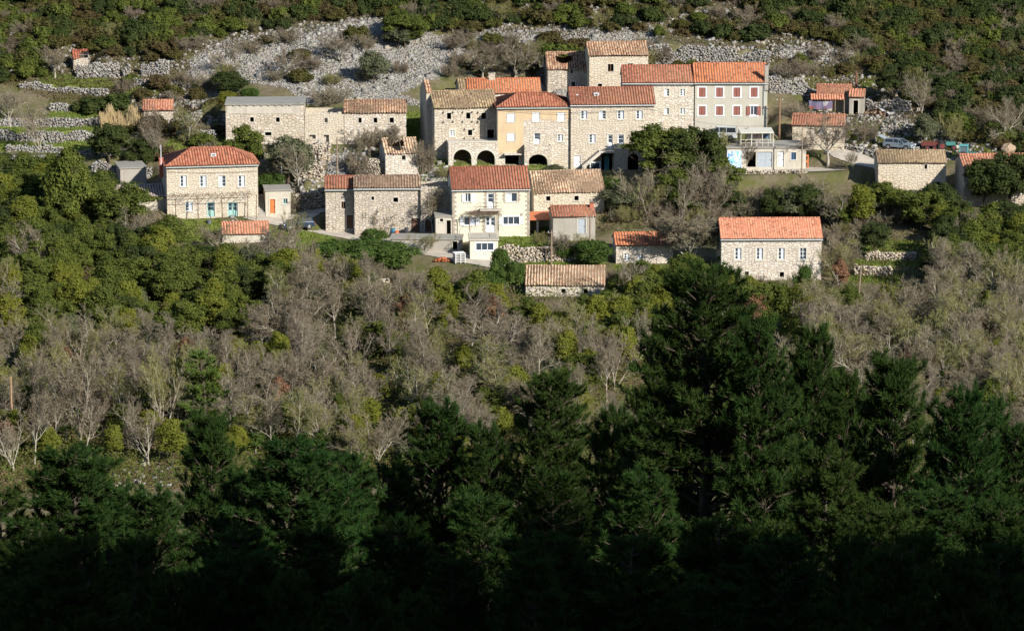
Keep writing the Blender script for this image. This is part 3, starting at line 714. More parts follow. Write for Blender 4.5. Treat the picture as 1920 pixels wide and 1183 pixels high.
class Acc:
    def __init__(s): s.V = []; s.L = []; s.T = []; s.M = []; s.UV = []; s.n = 0
    def addq(s, V, Fq, uv=None, m=0):
        s.V.append(np.asarray(V, float)); s.L.append(Fq.ravel() + s.n); s.T.append(np.full(len(Fq), Fq.shape[1])); s.M.append(np.full(len(Fq), m))
        s.UV.append(uv if uv is not None else np.zeros((Fq.size, 2))); s.n += len(V)
    def addmb(s, mb, off=0):
        s.V.append(np.array(mb.v)); L = [i for f in mb.f for i in f]; s.L.append(np.array(L) + s.n); s.T.append(np.array([len(f) for f in mb.f])); s.M.append(np.array(mb.m) + off)
        s.UV.append(np.array([(mb.v[i][0], mb.v[i][1] + mb.v[i][2]) for i in L])); s.n += len(mb.v)
    def build(s, name, mats, parent=None, loc=None):
        T = np.concatenate(s.T); st = np.concatenate([[0], np.cumsum(T)[:-1]])
        me = mesh_np(name, np.concatenate(s.V), np.concatenate(s.L), st, T, mats, np.concatenate(s.M), uv=np.concatenate(s.UV))
        return link(name, me, parent, loc)

def wall_front(mb, u0, u1, z0, z1, holes, v=0.0, th=0.35, m=0):
    us = sorted(set([u0, u1] + [h[0] for h in holes] + [h[1] for h in holes])); zs = sorted(set([z0, z1] + [h[2] for h in holes] + [h[3] for h in holes]))
    us = [u for u in us if u0 <= u <= u1]; zs = [z for z in zs if z0 <= z <= z1]
    for i in range(len(us) - 1):
        for k in range(len(zs) - 1):
            cu, cz = (us[i] + us[i + 1]) / 2, (zs[k] + zs[k + 1]) / 2
            if any(h[0] < cu < h[1] and h[2] < cz < h[3] for h in holes): continue
            mb.poly([(us[i], v, zs[k]), (us[i + 1], v, zs[k]), (us[i + 1], v, zs[k + 1]), (us[i], v, zs[k + 1])], m)
    for h in holes:
        a, b_, c, d = h[:4]; arch = len(h) > 4 and h[4]
        pts = [(a, c), (b_, c)]
        if arch:
            r = (b_ - a) / 2; ry = min(r, (d - c) * 0.6); cu = (a + b_) / 2; cz = d - ry; arc = [(cu + r * math.cos(t), cz + ry * math.sin(t)) for t in np.linspace(0, math.pi, 13)]
            pts += arc
            for q in range(12):
                p, p2 = arc[q], arc[q + 1]; cor = (b_, d) if q < 6 else (a, d)
                mb.poly([(cor[0], v, cor[1]), (p2[0], v, p2[1]), (p[0], v, p[1])], m)
        else: pts += [(b_, d), (a, d)]
        n = len(pts)
        for q in range(n):
            p, p2 = pts[q], pts[(q + 1) % n]
            mb.poly([(p[0], v, p[1]), (p[0], v + th, p[1]), (p2[0], v + th, p2[1]), (p2[0], v, p2[1])], m)

def surround(mb, u0, u1, z0, z1, v, wd=0.13, m=0, sill=True, pr=0.03):
    mb.box(u0 - wd, u0 - 0.002, v - pr, v + 0.05, z0, z1, m); mb.box(u1 + 0.002, u1 + wd, v - pr, v + 0.05, z0, z1, m)
    mb.box(u0 - wd, u1 + wd, v - pr - 0.002, v + 0.05, z1 + 0.002, z1 + wd * 1.1, m)
    if sill: mb.box(u0 - wd - 0.04, u1 + wd + 0.04, v - pr - 0.05, v + 0.05, z0 - wd, z0 - 0.002, m)
def sash(mb, u0, u1, z0, z1, v, m=0, nm=1, tr=2, t=0.07):
    y0, y1 = v + 0.10, v + 0.16
    mb.box(u0, u0 + t, y0, y1, z0, z1, m); mb.box(u1 - t, u1, y0, y1, z0, z1, m)
    mb.box(u0 + t, u1 - t, y0, y1, z0, z0 + t, m); mb.box(u0 + t, u1 - t, y0, y1, z1 - t, z1, m)
    for k in range(1, nm + 1):
        c = u0 + (u1 - u0) * k / (nm + 1); mb.box(c - t * 0.55, c + t * 0.55, y0 - 0.004, y1 - 0.004, z0 + t, z1 - t, m)
    for k in range(1, tr + 1):
        c = z0 + (z1 - z0) * k / (tr + 1); mb.box(u0 + t, u1 - t, y0 + 0.008, y1 - 0.012, c - t * 0.3, c + t * 0.3, m)
def leaf_sh(name, u0, u1, z0, z1, y, mat, parent, slats=7):
    mb = MB(); t = 0.06
    mb.box(u0, u0 + t, y, y + 0.05, z0, z1); mb.box(u1 - t, u1, y, y + 0.05, z0, z1)
    mb.box(u0 + t, u1 - t, y, y + 0.05, z0, z0 + t); mb.box(u0 + t, u1 - t, y, y + 0.05, z1 - t, z1)
    h = (z1 - z0 - 2 * t) / slats
    for k in range(slats):
        z = z0 + t + k * h
        mb.poly([(u0 + t, y + 0.008, z), (u1 - t, y + 0.008, z), (u1 - t, y + 0.042, z + h * 1.02), (u0 + t, y + 0.042, z + h * 1.02)])
    return mb.build(name, mat, parent)

WRND = random.Random(3)
def opening(root, fr, op, v=0.0):
    """builds the part for one opening, returns the wall hole"""
    t, px, py, wp, hp = op[:5]; x = op[5] if len(op) > 5 else 0
    u, z = fr.lo(px, py, v); wd = wp / fr.s / math.cos(fr.th); hg = hp / fr.s
    u0, u1, z0, z1 = u - wd / 2, u + wd / 2, z - hg / 2, z + hg / 2
    if t in ('holed', 'bdoor', 'doorw', 'gdoor', 'ggate', 'odoor', 'garage', 'arch', 'tdoor'):
        z0 = max(z0, 0.02) if z0 < 0.5 else z0
    h = (u0, u1, z0, z1)
    if t in ('hole', 'holew'):
        mb = MB(); surround(mb, u0, u1, z0, z1, v, 0.12, 0)
        if t == 'holew': mb.box(u0, u1, v + 0.1, v + 0.15, z0, z0 + 0.12, 1); mb.box(u0, u0 + 0.07, v + 0.1, v + 0.15, z0 + .12, z1, 1); mb.box((u0 + u1) / 2 - 0.04, (u0 + u1) / 2 + 0.04, v + 0.1, v + 0.15, z0 + .12, z1, 1)
        if x:
            for a in (u0 - 0.45, u1 + 0.25):
                mb.box(a, a + 0.2, v - 0.42, v + 0.05, z1 + 0.12, z1 + 0.24, 0); mb.box(a, a + 0.2, v - 0.42, v + 0.05, z0 - 0.3, z0 - 0.18, 0)
        mb.build('window_opening', [SURR, WOOD], root)
        return h
    if t in ('holed', 'garage', 'arch'):
        if t == 'arch':
            mb = MB(); r = wd / 2; ry = min(r, (z1 - z0) * 0.6); cz = z1 - ry
            ps = [(u + (r + 0.002) * math.cos(q), cz + (ry + 0.002) * math.sin(q), u + (r + 0.24) * math.cos(q), cz + (ry + 0.24) * math.sin(q)) for q in np.linspace(0, math.pi, 13)]
            for a, c in zip(ps[:-1], ps[1:]):
                i = len(mb.v); mb.v += [(a[0], v - 0.03, a[1]), (a[2], v - 0.03, a[3]), (c[2], v - 0.03, c[3]), (c[0], v - 0.03, c[1]), (a[0], v + 0.04, a[1]), (a[2], v + 0.04, a[3]), (c[2], v + 0.04, c[3]), (c[0], v + 0.04, c[1])]
                for q in ((0, 1, 2, 3), (1, 5, 6, 2), (0, 3, 7, 4)): mb.f.append(tuple(i + k for k in q)); mb.m.append(0)
            mb.build('arch_surround', SURR, root); return h + (True,)
        mb = MB(); surround(mb, u0, u1, z0, z1, v, 0.12, 0, sill=False); mb.build('doorway', SURR, root); return h
    if t in ('win', 'win2', 'win3', 'win3d', 'bluew', 'tealw', 'openw', 'openr'):
        mb = MB(); surround(mb, u0, u1, z0, z1, v, 0.14 if not x else 0.2, 1)
        nm = {'win3': 2, 'win3d': 2}.get(t, 1)
        sash(mb, u0, u1, z0, z1, v, 0, nm, 2 if t == 'win' else 0)
        fm = {'bluew': m_plain('blue_paint', (0.03, 0.18, 0.42)), 'tealw': TEAL}.get(t, WHITE)
        wdw = mb.build('window', [fm, WHITE if t in ('openr',) or t.startswith('win3') else SURR], root)
        p = MB(); p.box(u0 + 0.03, u1 - 0.03, v + 0.125, v + 0.14, z0 + 0.03, z1 - 0.03, 0)
        cs = WRND.choice((0, 2, 2, 3, 2)) if t in ('win', 'win2') else 0
        if cs: # pale sheet on part of the pane, sky reflection put into its colour
            a, c = ((u0 + 0.06, u1 - 0.06), ((u0 + u1) / 2, u1 - 0.06), (u0 + .06, (u0 + u1) / 2))[cs - 1]
            p.poly([(a, v + 0.121, z0 + .06), (c, v + 0.121, z0 + .06), (c, v + 0.121, z1 - .06), (a, v + 0.121, z1 - .06)], 1)
        p.build('pane', [GLASS, PANE_SKY], wdw)
        if t in ('openw', 'openr'):
            sm = SH_WHITE if t == 'openw' else SH_RED
            leaf_sh('shutter', u0 - wd * 0.62, u0 - 0.03, z0, z1, v - 0.10, sm, wdw); leaf_sh('shutter', u1 + 0.03, u1 + wd * (1.05 if t == 'openw' else 0.62), z0, z1, v - 0.10, sm, wdw)
        if t == 'win3' or (t == 'win2' and wp > 21):
            leaf_sh('shutter', u0 - 0.55, u0 - 0.03, z0, z1, v - 0.10, SH_WHITE, wdw); leaf_sh('shutter', u1 + 0.03, u1 + 0.55, z0, z1, v - 0.10, SH_WHITE, wdw)
        return h
    if t in ('shutw', 'shutr'):
        mb = MB(); surround(mb, u0, u1, z0, z1, v, 0.16 if t == 'shutr' else 0.08, 0); sm = SH_WHITE if t == 'shutw' else SH_RED
        mb.box(u0, u1, v + 0.12, v + 0.15, z0, z1, 1)
        wdw = mb.build('window', [WHITE if t == 'shutr' else SURR, sm], root)
        leaf_sh('shutter', u0 + 0.01, u - 0.01, z0 + 0.01, z1 - 0.01, v + 0.03, sm, wdw); leaf_sh('shutter', u + 0.01, u1 - 0.01, z0 + 0.01, z1 - 0.01, v + 0.03, sm, wdw)
        return h
    # doors
    mat = {'bdoor': BROWN, 'doorw': WHITE, 'gdoor': GREYD, 'ggate': GREYD, 'odoor': ORANGE, 'tdoor': TEAL, 'wdoor': WHITE, 'wdoor2': WHITE}[t]
    mb = MB(); surround(mb, u0, u1, z0, z1, v, 0.13, 1, sill=False)
    mb.box(u0 + 0.002, u1 - 0.002, v + 0.12, v + 0.17, z0, z1, 0)
    n = 2 if wd > 1.0 else 1
    for k in range(n):
        a = u0 + (u1 - u0) * k / n; c = u0 + (u1 - u0) * (k + 1) / n
        mb.box(a + 0.10, c - 0.10, v + 0.095, v + 0.13, z0 + 0.15, z0 + (z1 - z0) * 0.40, 0)
        if not t.startswith('wd') and t != 'tdoor': mb.box(a + 0.10, c - 0.10, v + 0.095, v + 0.13, z0 + (z1 - z0) * 0.47, z1 - 0.15, 0)
    d = mb.build('door', [mat, SURR], root)
    if t.startswith('wd') or t == 'tdoor':
        p = MB()
        for k in range(n):
            a = u0 + (u1 - u0) * k / n; c = u0 + (u1 - u0) * (k + 1) / n
            for q in (0, 1): p.box(a + 0.12, c - 0.12, v + 0.10, v + 0.125, z0 + (z1 - z0) * (0.46 + 0.25 * q), z0 + (z1 - z0) * (0.68 + 0.25 * q))
        p.build('pane', GLASS, d)
    k = MB(); k.box(u1 - 0.2, u1 - 0.08, v + 0.05, v + 0.1, z0 + (z1 - z0) * 0.43, z0 + (z1 - z0) * 0.46); k.build('handle', DARK, d)
    return h

def build_house(key, hs):
    fr = hs['fr']; u0, u1, D = hs['u0'], hs['u1'], hs['D']; v0 = 0.0
    root = fr.empty(hs['name'], hs['label'], hs['cat'])
    hs['root'] = root
    ze = fr.lo(hs['cx'], hs['eave'])[1]; kind = hs['roof']; seed = abs(hash(key)) % 97 if False else sum(map(ord, key)) % 97
    holes = [opening(root, fr, op) for op in hs['ops']]
    mb = MB(); zb = -2.0
    wall_front(mb, u0, u1, zb, ze, holes)
    old = hs.get('old', 0.0); tile = hs['tile']
    if kind == 'gable':
        zr = fr.lo(hs['cx'], hs['ridge'], D / 2)[1]; hs['zr'] = zr
        mb.poly([(u0, D, zb), (u0, 0, zb), (u0, 0, ze), (u0, D / 2, zr - .02), (u0, D, ze)]); mb.poly([(u1, 0, zb), (u1, D, zb), (u1, D, ze), (u1, D / 2, zr - .02), (u1, 0, ze)])
        mb.poly([(u1, D, zb), (u0, D, zb), (u0, D, ze), (u1, D, ze)])
        if hs.get('hole'): # inner faces of a roofless room, seen through the hole
            mb.poly([(u0 + .01, D - .4, zb), (u1 - .01, D - .4, zb), (u1 - .01, D - .4, ze), (u0 + .01, D - .4, ze)])
        mb.build('wall', hs['wall'], root)
        ov = 0.28; sv = np.array([0, D / 2, zr - ze]); S0 = np.linalg.norm(sv); sv /= S0
        S = S0 + ov; A = Acc()
        lift = 0.10; nrm = np.cross([1, 0, 0], sv)
        Vv, Ff, uv = slope(np.array([u0 - 0.12, 0, ze]) - sv * ov + nrm * lift, (1, 0, 0), sv, u1 - u0 + 0.24, S, amp=0.065 + old * 0.3 if not hs.get('flatt') else 0.03, jit=old, hole=hs.get('hole'), seed=seed)
        A.addq(Vv, Ff, uv)
        sb = np.array([0, -D / 2, zr - ze]); sb /= S0; nb = np.cross([-1, 0, 0], sb)
        Vv, Ff, uv = slope(np.array([u1 + 0.12, D, ze]) - sb * ov + nb * lift, (-1, 0, 0), sb, u1 - u0 + 0.24, S, amp=0.045, jit=old, hole=(hs['hole'][0] * -1 + 1, hs['hole'][1] + .2, hs['hole'][2], hs['hole'][3]) if hs.get('hole') else None, seed=seed + 1)
        A.addq(Vv, Ff, uv)
        m2 = MB()
        if not hs.get('hole'):
            e0 = np.array([0, 0, ze]) - sv * (ov - .05); 
            for (y0, z0_, y1, z1_) in ((e0[1], e0[2], D / 2, zr), (D - e0[1], e0[2], D / 2, zr)):
                a = [(u0 - .10, y0, z0_ + 0.0), (u1 + .10, y0, z0_), (u1 + .10, y1, z1_), (u0 - .10, y1, z1_)]
                t_ = [(p[0], p[1], p[2] + 0.09) for p in a]
                i = len(m2.v); m2.v += a + t_
                for q in ((3, 2, 1, 0), (4, 5, 6, 7), (0, 1, 5, 4), (1, 2, 6, 5), (3, 0, 4, 7)): m2.f.append(tuple(i + k for k in q)); m2.m.append(1)
        else:
            for k in range(7):
                uu = u0 + 0.4 + (u1 - u0 - 0.8) * k / 6
                if abs((uu - u0) / (u1 - u0) - hs['hole'][0]) < 0.12: continue
                m2.tube((uu, 0, ze - .02), (uu, D / 2, zr - .08), 0.06, n=5, m=1)
        # ridge tiles, one by one
        nrt = int((u1 - u0) / 0.42)
        for k in range(nrt):
            if hs.get('hole') and abs(k / nrt - hs['hole'][0]) < hs['hole'][2] and hs['hole'][1] + hs['hole'][3] > 0.95: continue
            a = u0 - 0.1 + (u1 - u0 + 0.2) * k / nrt; c = u0 - 0.1 + (u1 - u0 + 0.2) * (k + 1) / nrt
            zz = zr + 0.10 + WRND.uniform(-1, 1) * old * 0.4
            m2.tube((a, D / 2, zz), (c, D / 2, zz + 0.01), 0.12, 0.10, n=6, m=0)
        A.addmb(m2); roof = A.build('roof', [tile, WOOD], root)
    elif kind == 'hip':
        ze2 = ze; Dh = D / 2; zr = fr.lo(hs['cx'], hs['ridge'], Dh)[1]; hs['zr'] = zr
        h0 = fr.lo(hs['hip'][0], hs['ridge'], Dh)[0] - u0; h1 = u1 - fr.lo(hs['hip'][1], hs['ridge'], Dh)[0]
        mb.poly([(u0, D, zb), (u0, 0, zb), (u0, 0, ze), (u0, D, ze)]); mb.poly([(u1, 0, zb), (u1, D, zb), (u1, D, ze), (u1, 0, ze)]); mb.poly([(u1, D, zb), (u0, D, zb), (u0, D, ze), (u1, D, ze)])
        mb.build('wall', hs['wall'], root)
        ov = 0.25; A = Acc(); sv = np.array([0, Dh, zr - ze]); S0 = np.linalg.norm(sv); sv /= S0; k = (S0 + ov) / S0
        nrm = np.cross([1, 0, 0], sv); L = u1 - u0 + 2 * ov
        A.addq(*slope(np.array([u0 - ov, 0, ze]) - sv * ov + nrm * .08, (1, 0, 0), sv, L, S0 * k, h0 + ov, h1 + ov, seed=seed))
        sb = sv * np.array([1, -1, 1]); nb = np.cross([-1, 0, 0], sb)
        A.addq(*slope(np.array([u1 + ov, D, ze]) - sb * ov + nb * .08, (-1, 0, 0), sb, L, S0 * k, h1 + ov, h0 + ov, seed=seed + 1))
        for sd, hh in ((-1, h0), (1, h1)):
            ss = np.array([-sd * hh, 0, zr - ze]); S2 = np.linalg.norm(ss); ss = ss / S2; ev = (0, -sd * -1.0, 0) if sd > 0 else (0, -1, 0)
            o = np.array([u0 if sd < 0 else u1, D + ov if sd < 0 else -ov, ze]) - ss * ov
            A.addq(*slope(o + np.cross(ev, ss) * .08, ev, ss, D + 2 * ov, S2 + ov, D / 2 + ov, D / 2 + ov, seed=seed + 2))
        m2 = MB(); zz = zr + 0.1
        for a, c in (((u0 - ov + .05, -ov + .05, ze - .04), (u0 + h0, Dh, zz)), ((u1 + ov - .05, -ov + .05, ze - .04), (u1 - h1, Dh, zz)), ((u0 - ov + .05, D + ov - .05, ze - .04), (u0 + h0, Dh, zz)), ((u1 + ov - .05, D + ov - .05, ze - .04), (u1 - h1, Dh, zz)), ((u0 + h0, Dh, zz), (u1 - h1, Dh, zz))):
            a, c = np.array(a), np.array(c); n = max(2, int(np.linalg.norm(c - a) / 0.42))
            for q in range(n): m2.tube(a + (c - a) * q / n, a + (c - a) * (q + 1) / n, 0.115, 0.095, n=6)
        m2.box(u0 - ov + .05, u1 + ov - .05, -ov + .05, D + ov - .05, ze - 0.14, ze - 0.06, 1)
        A.addmb(m2); roof = A.build('roof', [tile, WOOD], root)
    else:
        zr = ze
        if kind == 'lean':
            zr = fr.lo(hs['cx'], hs['ridge'], D)[1]
        mb.poly([(u0, D, zb), (u0, 0, zb), (u0, 0, ze), (u0, D, zr)]); mb.poly([(u1, 0, zb), (u1, D, zb), (u1, D, zr), (u1, 0, ze)]); mb.poly([(u1, D, zb), (u0, D, zb), (u0, D, zr), (u1, D, zr)])
        if kind == 'none': # thickness of the broken walls
            for a, c, e, f in ((u0, u1, 0.0, 0.5), (u0, u1, D - .5, D)):
                pass
            rg = np.random.default_rng(seed)
            m3 = MB(); uu = u0
            while uu < u1 - 0.3:
                st = rg.uniform(0.35, 0.6); hh = rg.uniform(0.05, 0.28); m3.box(uu, min(uu + st - .02, u1), 0.01, 0.5, ze - 0.05, ze + hh, 0, 0.04); uu += st
            mb.poly([(u1, .5, zb), (u0, .5, zb), (u0, .5, ze), (u1, .5, ze)][::1])
            i = len(mb.v); mb.v += m3.v; mb.f += [tuple(q + i for q in f) for f in m3.f]; mb.m += m3.m
            mb.build('wall', hs['wall'], root)
            roof = None
        elif kind == 'lean':
            mb.build('wall', hs['wall'], root)
            sv = np.array([0, D, zr - ze]); S = np.linalg.norm(sv); sv /= S; nrm = np.cross([1, 0, 0], sv); A = Acc()
            if tile is SLAB:
                m2 = MB(); m2.poly([(u0 - .15, -.15, ze + .003), (u0 - .15, -.15, ze + .16), (u0 - .15, D + .1, zr + .16), (u0 - .15, D + .1, zr + .003)]); m2.poly([(u1 + .15, -.15, ze + .003), (u1 + .15, D + .1, zr + .003), (u1 + .15, D + .1, zr + .16), (u1 + .15, -.15, ze + .16)])
                m2.poly([(u0 - .15, -.15, ze + .003), (u1 + .15, -.15, ze + .003), (u1 + .15, -.15, ze + .16), (u0 - .15, -.15, ze + .16)]); m2.poly([(u0 - .15, -.15, ze + .16), (u1 + .15, -.15, ze + .16), (u1 + .15, D + .1, zr + .16), (u0 - .15, D + .1, zr + .16)])
                m2.poly([(u0 - .15, -.15, ze + .003), (u0 - .15, D + .1, zr + .003), (u1 + .15, D + .1, zr + .003), (u1 + .15, -.15, ze + .003)]); A.addmb(m2)
            else:
                A.addq(*slope(np.array([u0 - .15, 0, ze]) - sv * .25 + nrm * .08, (1, 0, 0), sv, u1 - u0 + .3, S + .25, amp=0.035, seed=seed, tw=0.36, th=1.1, step=0.01))
            roof = A.build('roof', [tile], root)
        else:
            mb.build('wall', hs['wall'], root)
            m2 = MB(); m2.box(u0 - .12, u1 + .12, -.18, D + .12, ze + .003, ze + .17, 0)
            if key == 'slabroof':
                for k in range(9): m2.box(u0 + 1 + (u1 - u0 - 3) * k / 8, u0 + 1.25 + (u1 - u0 - 3) * k / 8, -.19, -.05, ze - .13, ze - .0, 0)
                m2.box(u1 - .62, u1, .003, .6, ze + .173, ze + .32, 0)
            roof = m2.build('roof', [tile, WOOD], root)
    cn = hs.get('cornice')
    if cn:
        mb = MB(); c = -0.34 if kind == 'hip' else -0.36
        cz = ze - 0.22
        mb.box(u0 - .02, u1 + .02, -0.10, -0.004, ze - .30, ze - .10, 0); mb.tube((u0 - .12, -0.36, cz + .02), (u1 + .12, -0.36, cz), 0.075, n=6, m=1)
        mb.build('gutter', [SURR, {1: m_plain('zinc', (0.50, 0.52, 0.52), 0.4), 2: m_plain('green_grey_zinc', (0.40, 0.45, 0.44), 0.5)}[cn]], root)
    if hs.get('pipe'):
        a = hs['pipe']; ua, za = fr.lo(a[0], a[1]); ub, zb_ = fr.lo(a[0], a[2]); mb = MB(); mb.tube((ua, -.12, za), (ua, -.12, zb_), .06, n=6); mb.build('downpipe', m_plain('green_grey_zinc', (0.40, 0.45, 0.44), 0.5), root)
    for c in hs.get('chim', ()):
        px, y0, y1, wd, kd, v = c; uu, zt = fr.lo(px, y0, v); _, zb2 = fr.lo(px, y1 + 4, v); mb = MB(); cm = [ST_GREY, m_plain('red_brick_paint', (0.40, 0.12, 0.07)), WHITE, CONC][kd]
        mb.box(uu - wd / 2, uu + wd / 2, v - wd / 2, v + wd / 2, zb2 - 1.0, zt, 0); mb.box(uu - wd / 2 - .06, uu + wd / 2 + .06, v - wd / 2 - .06, v + wd / 2 + .06, zt + .003, zt + .1, 0)
        mb.box(uu - wd / 3, uu + wd / 3, v - wd / 3, v + wd / 3, zt + .10, zt + .22, 1)
        mb.build('chimney', [cm, DARK], roof)
    for px, py in hs.get('pipes', ()):
        v = 1.9; uu, zz = fr.lo(px, py, v); mb = MB(); mb.tube((uu, v, zz - .9), (uu, v, zz + .4), .13, n=8); mb.tube((uu, v, zz + .41), (uu, v, zz + .5), .2, .05, n=8); mb.build('chimney', WHITE, roof)
    if hs.get('sky'):
        px, py = hs['sky']; v = 2.0; f = (zr - ze) / (D / 2); zz = ze + f * v + 0.1; uu = fr.lo(px, py, v)[0]
        mb = MB(); mb.box(uu - .35, uu + .35, v - .3, v + .3, zz - .1, zz + .22, 0); mb.box(uu - .25, uu + .25, v - .31, v - .299, zz - .02, zz + .16, 1); mb.build('roof_light', [WHITE, GLASS], roof)
    if hs.get('band'):
        x0, x1, y0, y1 = hs['band']; a, za = fr.lo(x0, y0); c, zc = fr.lo(x1, y1); mb = MB(); mb.box(a + .01, c, -.035, -.003, zc, min(za, ze - .01)); mb.build('render_band', CONC_L, root)
    if hs.get('quoin'):
        mb = MB(); rg = np.random.default_rng(4); z = 0.0; k = 0
        while z < ze - .35:
            for uu, sgn in ((u0, 1), (u1, -1)):
                l = .55 if k % 2 else .32; a, c = sorted((uu - sgn * .02, uu + sgn * l)); mb.box(a, c, -.03, .4, z, z + .27)
            z += .3; k += 1
        for op in hs['ops']:
            uu, zz = fr.lo(op[1], op[2]); wd = op[3] / fr.s; hg = op[4] / fr.s
            if op[0] in ('openw',) : continue
            zq = zz - hg / 2; k = 0
            while zq < zz + hg / 2 + .3:
                for sgn in (-1, 1):
                    a = uu + sgn * (wd / 2 + .15); l = .34 if k % 2 else .2; lo_, hi_ = sorted((a, a + sgn * l)); mb.box(lo_, hi_, -.028, -.002, zq, zq + .21)
                zq += .25; k += 1
        mb.build('corner_stonework', m_stone('quoin_stone', (0.44, 0.40, 0.34), (0.3, 0.27, 0.22), 4.0, 0.1), root)
    return root
for k_, h_ in HS.items(): build_house(k_, h_)

# ------------------------------------------------------------------ extras on the houses
def ground_part(fr, px, py, v=0): return fr.lo(px, py, v)
# ochre rendered skin on the left of the ochre house, with an uneven edge
hs = HS['ochre']; fr = hs['fr']; root = hs['root']
mb = MB(); hol = []
def rect(op, pad=0.09):
    u, z = fr.lo(op[1], op[2]); wd = op[3] / fr.s; hg = op[4] / fr.s; return (u - wd / 2 - pad, u + wd / 2 + pad, z - hg / 2 - pad, z + hg / 2 + pad)
zt = fr.lo(1000, 200)[1] - .31; hr = [rect(o) for o in hs['ops']]
rg = np.random.default_rng(2)
za = fr.lo(1000, 224)[1]; zb2 = fr.lo(1000, 288)[1]; uL = hs['u0'] + .01; uM = fr.lo(979, 250)[0]
cols_ = np.linspace(uL, hs['u1'] - .1, 60)
for a, c in zip(cols_[:-1], cols_[1:]):
    lo_ = zb2 + rg.uniform(-.2, .25) if (a + c) / 2 < uM + rg.uniform(-.25, .25) else za + rg.uniform(-.3, .25)
    segs = [(lo_, zt)]
    for h in hr:
        if h[0] < c and h[1] > a:
            ns = []
            for s0, s1 in segs:
                if h[3] <= s0 or h[2] >= s1: ns.append((s0, s1)); continue
                if h[2] > s0: ns.append((s0, h[2]))
                if h[3] < s1: ns.append((h[3], s1))
            segs = ns
    for s0, s1 in segs:
        mb.poly([(a, -.025, s0), (c, -.025, s0), (c, -.025, s1), (a, -.025, s1)]); mb.poly([(a, -.025, s0), (a, -.002, s0), (c, -.002, s0), (c, -.025, s0)])
mb.build('render_skin', OCHRE, root)
# its balcony parapet over the arch and canopy slab over the garage
mb = MB(); a, z0 = fr.lo(982, 281); c, z1 = fr.lo(1033, 270.5); mb.box(a, c, -1.3, -1.12, z0, z1); mb.box(a, a + .18, -1.12, -.03, z0, z1); mb.box(c - .18, c, -1.12, -.03, z0, z1); mb.box(a + .18, c - .18, -1.12, -.03, z0, z0 + .15)
mb.box(a, a + .5, -1.3, -.03, -.5, z0 - .003); mb.box(c - .5, c, -1.3, -.03, -.5, z0 - .003)
wall_front(mb, a + .502, c - .502, -.5, z0 - .003, [(a + .55, c - .55, -.1, z0 - .45, True)], v=-1.29, th=.3)
mb.build('balcony', ST_WARM, root)
mb = MB(); a, z0 = fr.lo(945, 288); c, _ = fr.lo(977, 288); mb.box(a, c, -.9, -.03, z0 - .1, z0 + .03); mb.build('canopy_slab', SURR, root)
# double arcade in front of the mossy-roofed house
af = Frame(886, 311, 6, 0.0); 
r2 = af.empty('arcade', 'pale stone double arcade with two dark arches and a flat terrace on top', 'arcade')
a, _ = af.lo(841, 311); c, z1 = af.lo(934, 267); mb = MB(); hh = []
for ax, at_ in ((867, 280.5), (911, 282)):
    uu, zz = af.lo(ax, at_); hh.append((uu - 17 / af.s, uu + 17 / af.s, 0.02, zz, True))
wall_front(mb, a, c, -1.5, z1, hh, th=.5); mb.poly([(a, 4, -1.5), (a, 0, -1.5), (a, 0, z1), (a, 4, z1)]); mb.poly([(c, 0, -1.5), (c, 3.2, -1.5), (c, 3.2, z1), (c, 0, z1)])
mb.poly([(a, .0, z1), (c, .0, z1), (c, 4, z1), (a, 4, z1)])
mb.box(a + .1, c - .1, .55, 3.0, -.3, .03, 1); mb.poly([(a, 2.6, 0), (c, 2.6, 0), (c, 2.6, z1), (a, 2.6, z1)], 1)  # added floor and back sheet, arch shade painted in as dark brown
mb.build('wall', [ST_PALE, m_plain('shade_dark_earth', (.13, .10, .075), .95)], r2)
mb = MB(); mb.box(a - .06, c, -.08, .35, z1 + .004, z1 + .16); mb.build('coping', SURR, r2)
for h in hh:
    opn = MB(); u = (h[0] + h[1]) / 2; r = (h[1] - h[0]) / 2; ry = min(r, (h[3] - h[2]) * .6); cz = h[3] - ry
    for q, q2 in zip(np.linspace(0, math.pi, 13)[:-1], np.linspace(0, math.pi, 13)[1:]):
        p = [(u + rr * math.cos(t), -.03, cz + (rr - r + ry) * math.sin(t)) for rr, t in ((r, q), (r + .25, q), (r + .25, q2), (r, q2))]; opn.poly(p)
    opn.build('arch_surround', SURR, r2)
PROT.append((838, 262, 935, 309, af.C[1]))
# outside stair of the long middle house
hs = HS['long_mid']; fr = hs['fr']; mb = MB()
a, za = fr.lo(1092, 312, -1.2); c, zc = fr.lo(1126, 284, -1.2); n = 13
for k in range(n):
    x0 = a + (c - a) * k / n; x1 = a + (c - a) * (k + 1) / n; zt = za + (zc - za) * (k + 1) / n; mb.box(x0, x1 + .02, -1.3, -.05, max(-1, zt - .5), zt)
e, _ = fr.lo(1152, 284, -1.2); mb.box(c + .03, e, -1.3, -.05, zc - .25, zc)
e2, _ = fr.lo(1222, 300, -1.2); mb2 = MB(); wall_front(mb2, e + .01, e2, -1.2, zc + .35, [(fr.lo(1177, 300, -1.2)[0], fr.lo(1198, 300, -1.2)[0], -.1, fr.lo(1187, 288, -1.2)[1], True)], v=-1.2, th=.4)
mb2.poly([(e + .01, -.05, -1.2), (e + .01, -1.2, -1.2), (e + .01, -1.2, zc + .35), (e + .01, -.05, zc + .35)]); mb2.poly([(e + .01, -1.2, zc + .35), (e2, -1.2, zc + .35), (e2, -.05, zc + .35), (e + .01, -.05, zc + .35)])
mb.build('stair', SURR, hs['root']); mb2.build('terrace_wall', ST_BUFF, hs['root'])
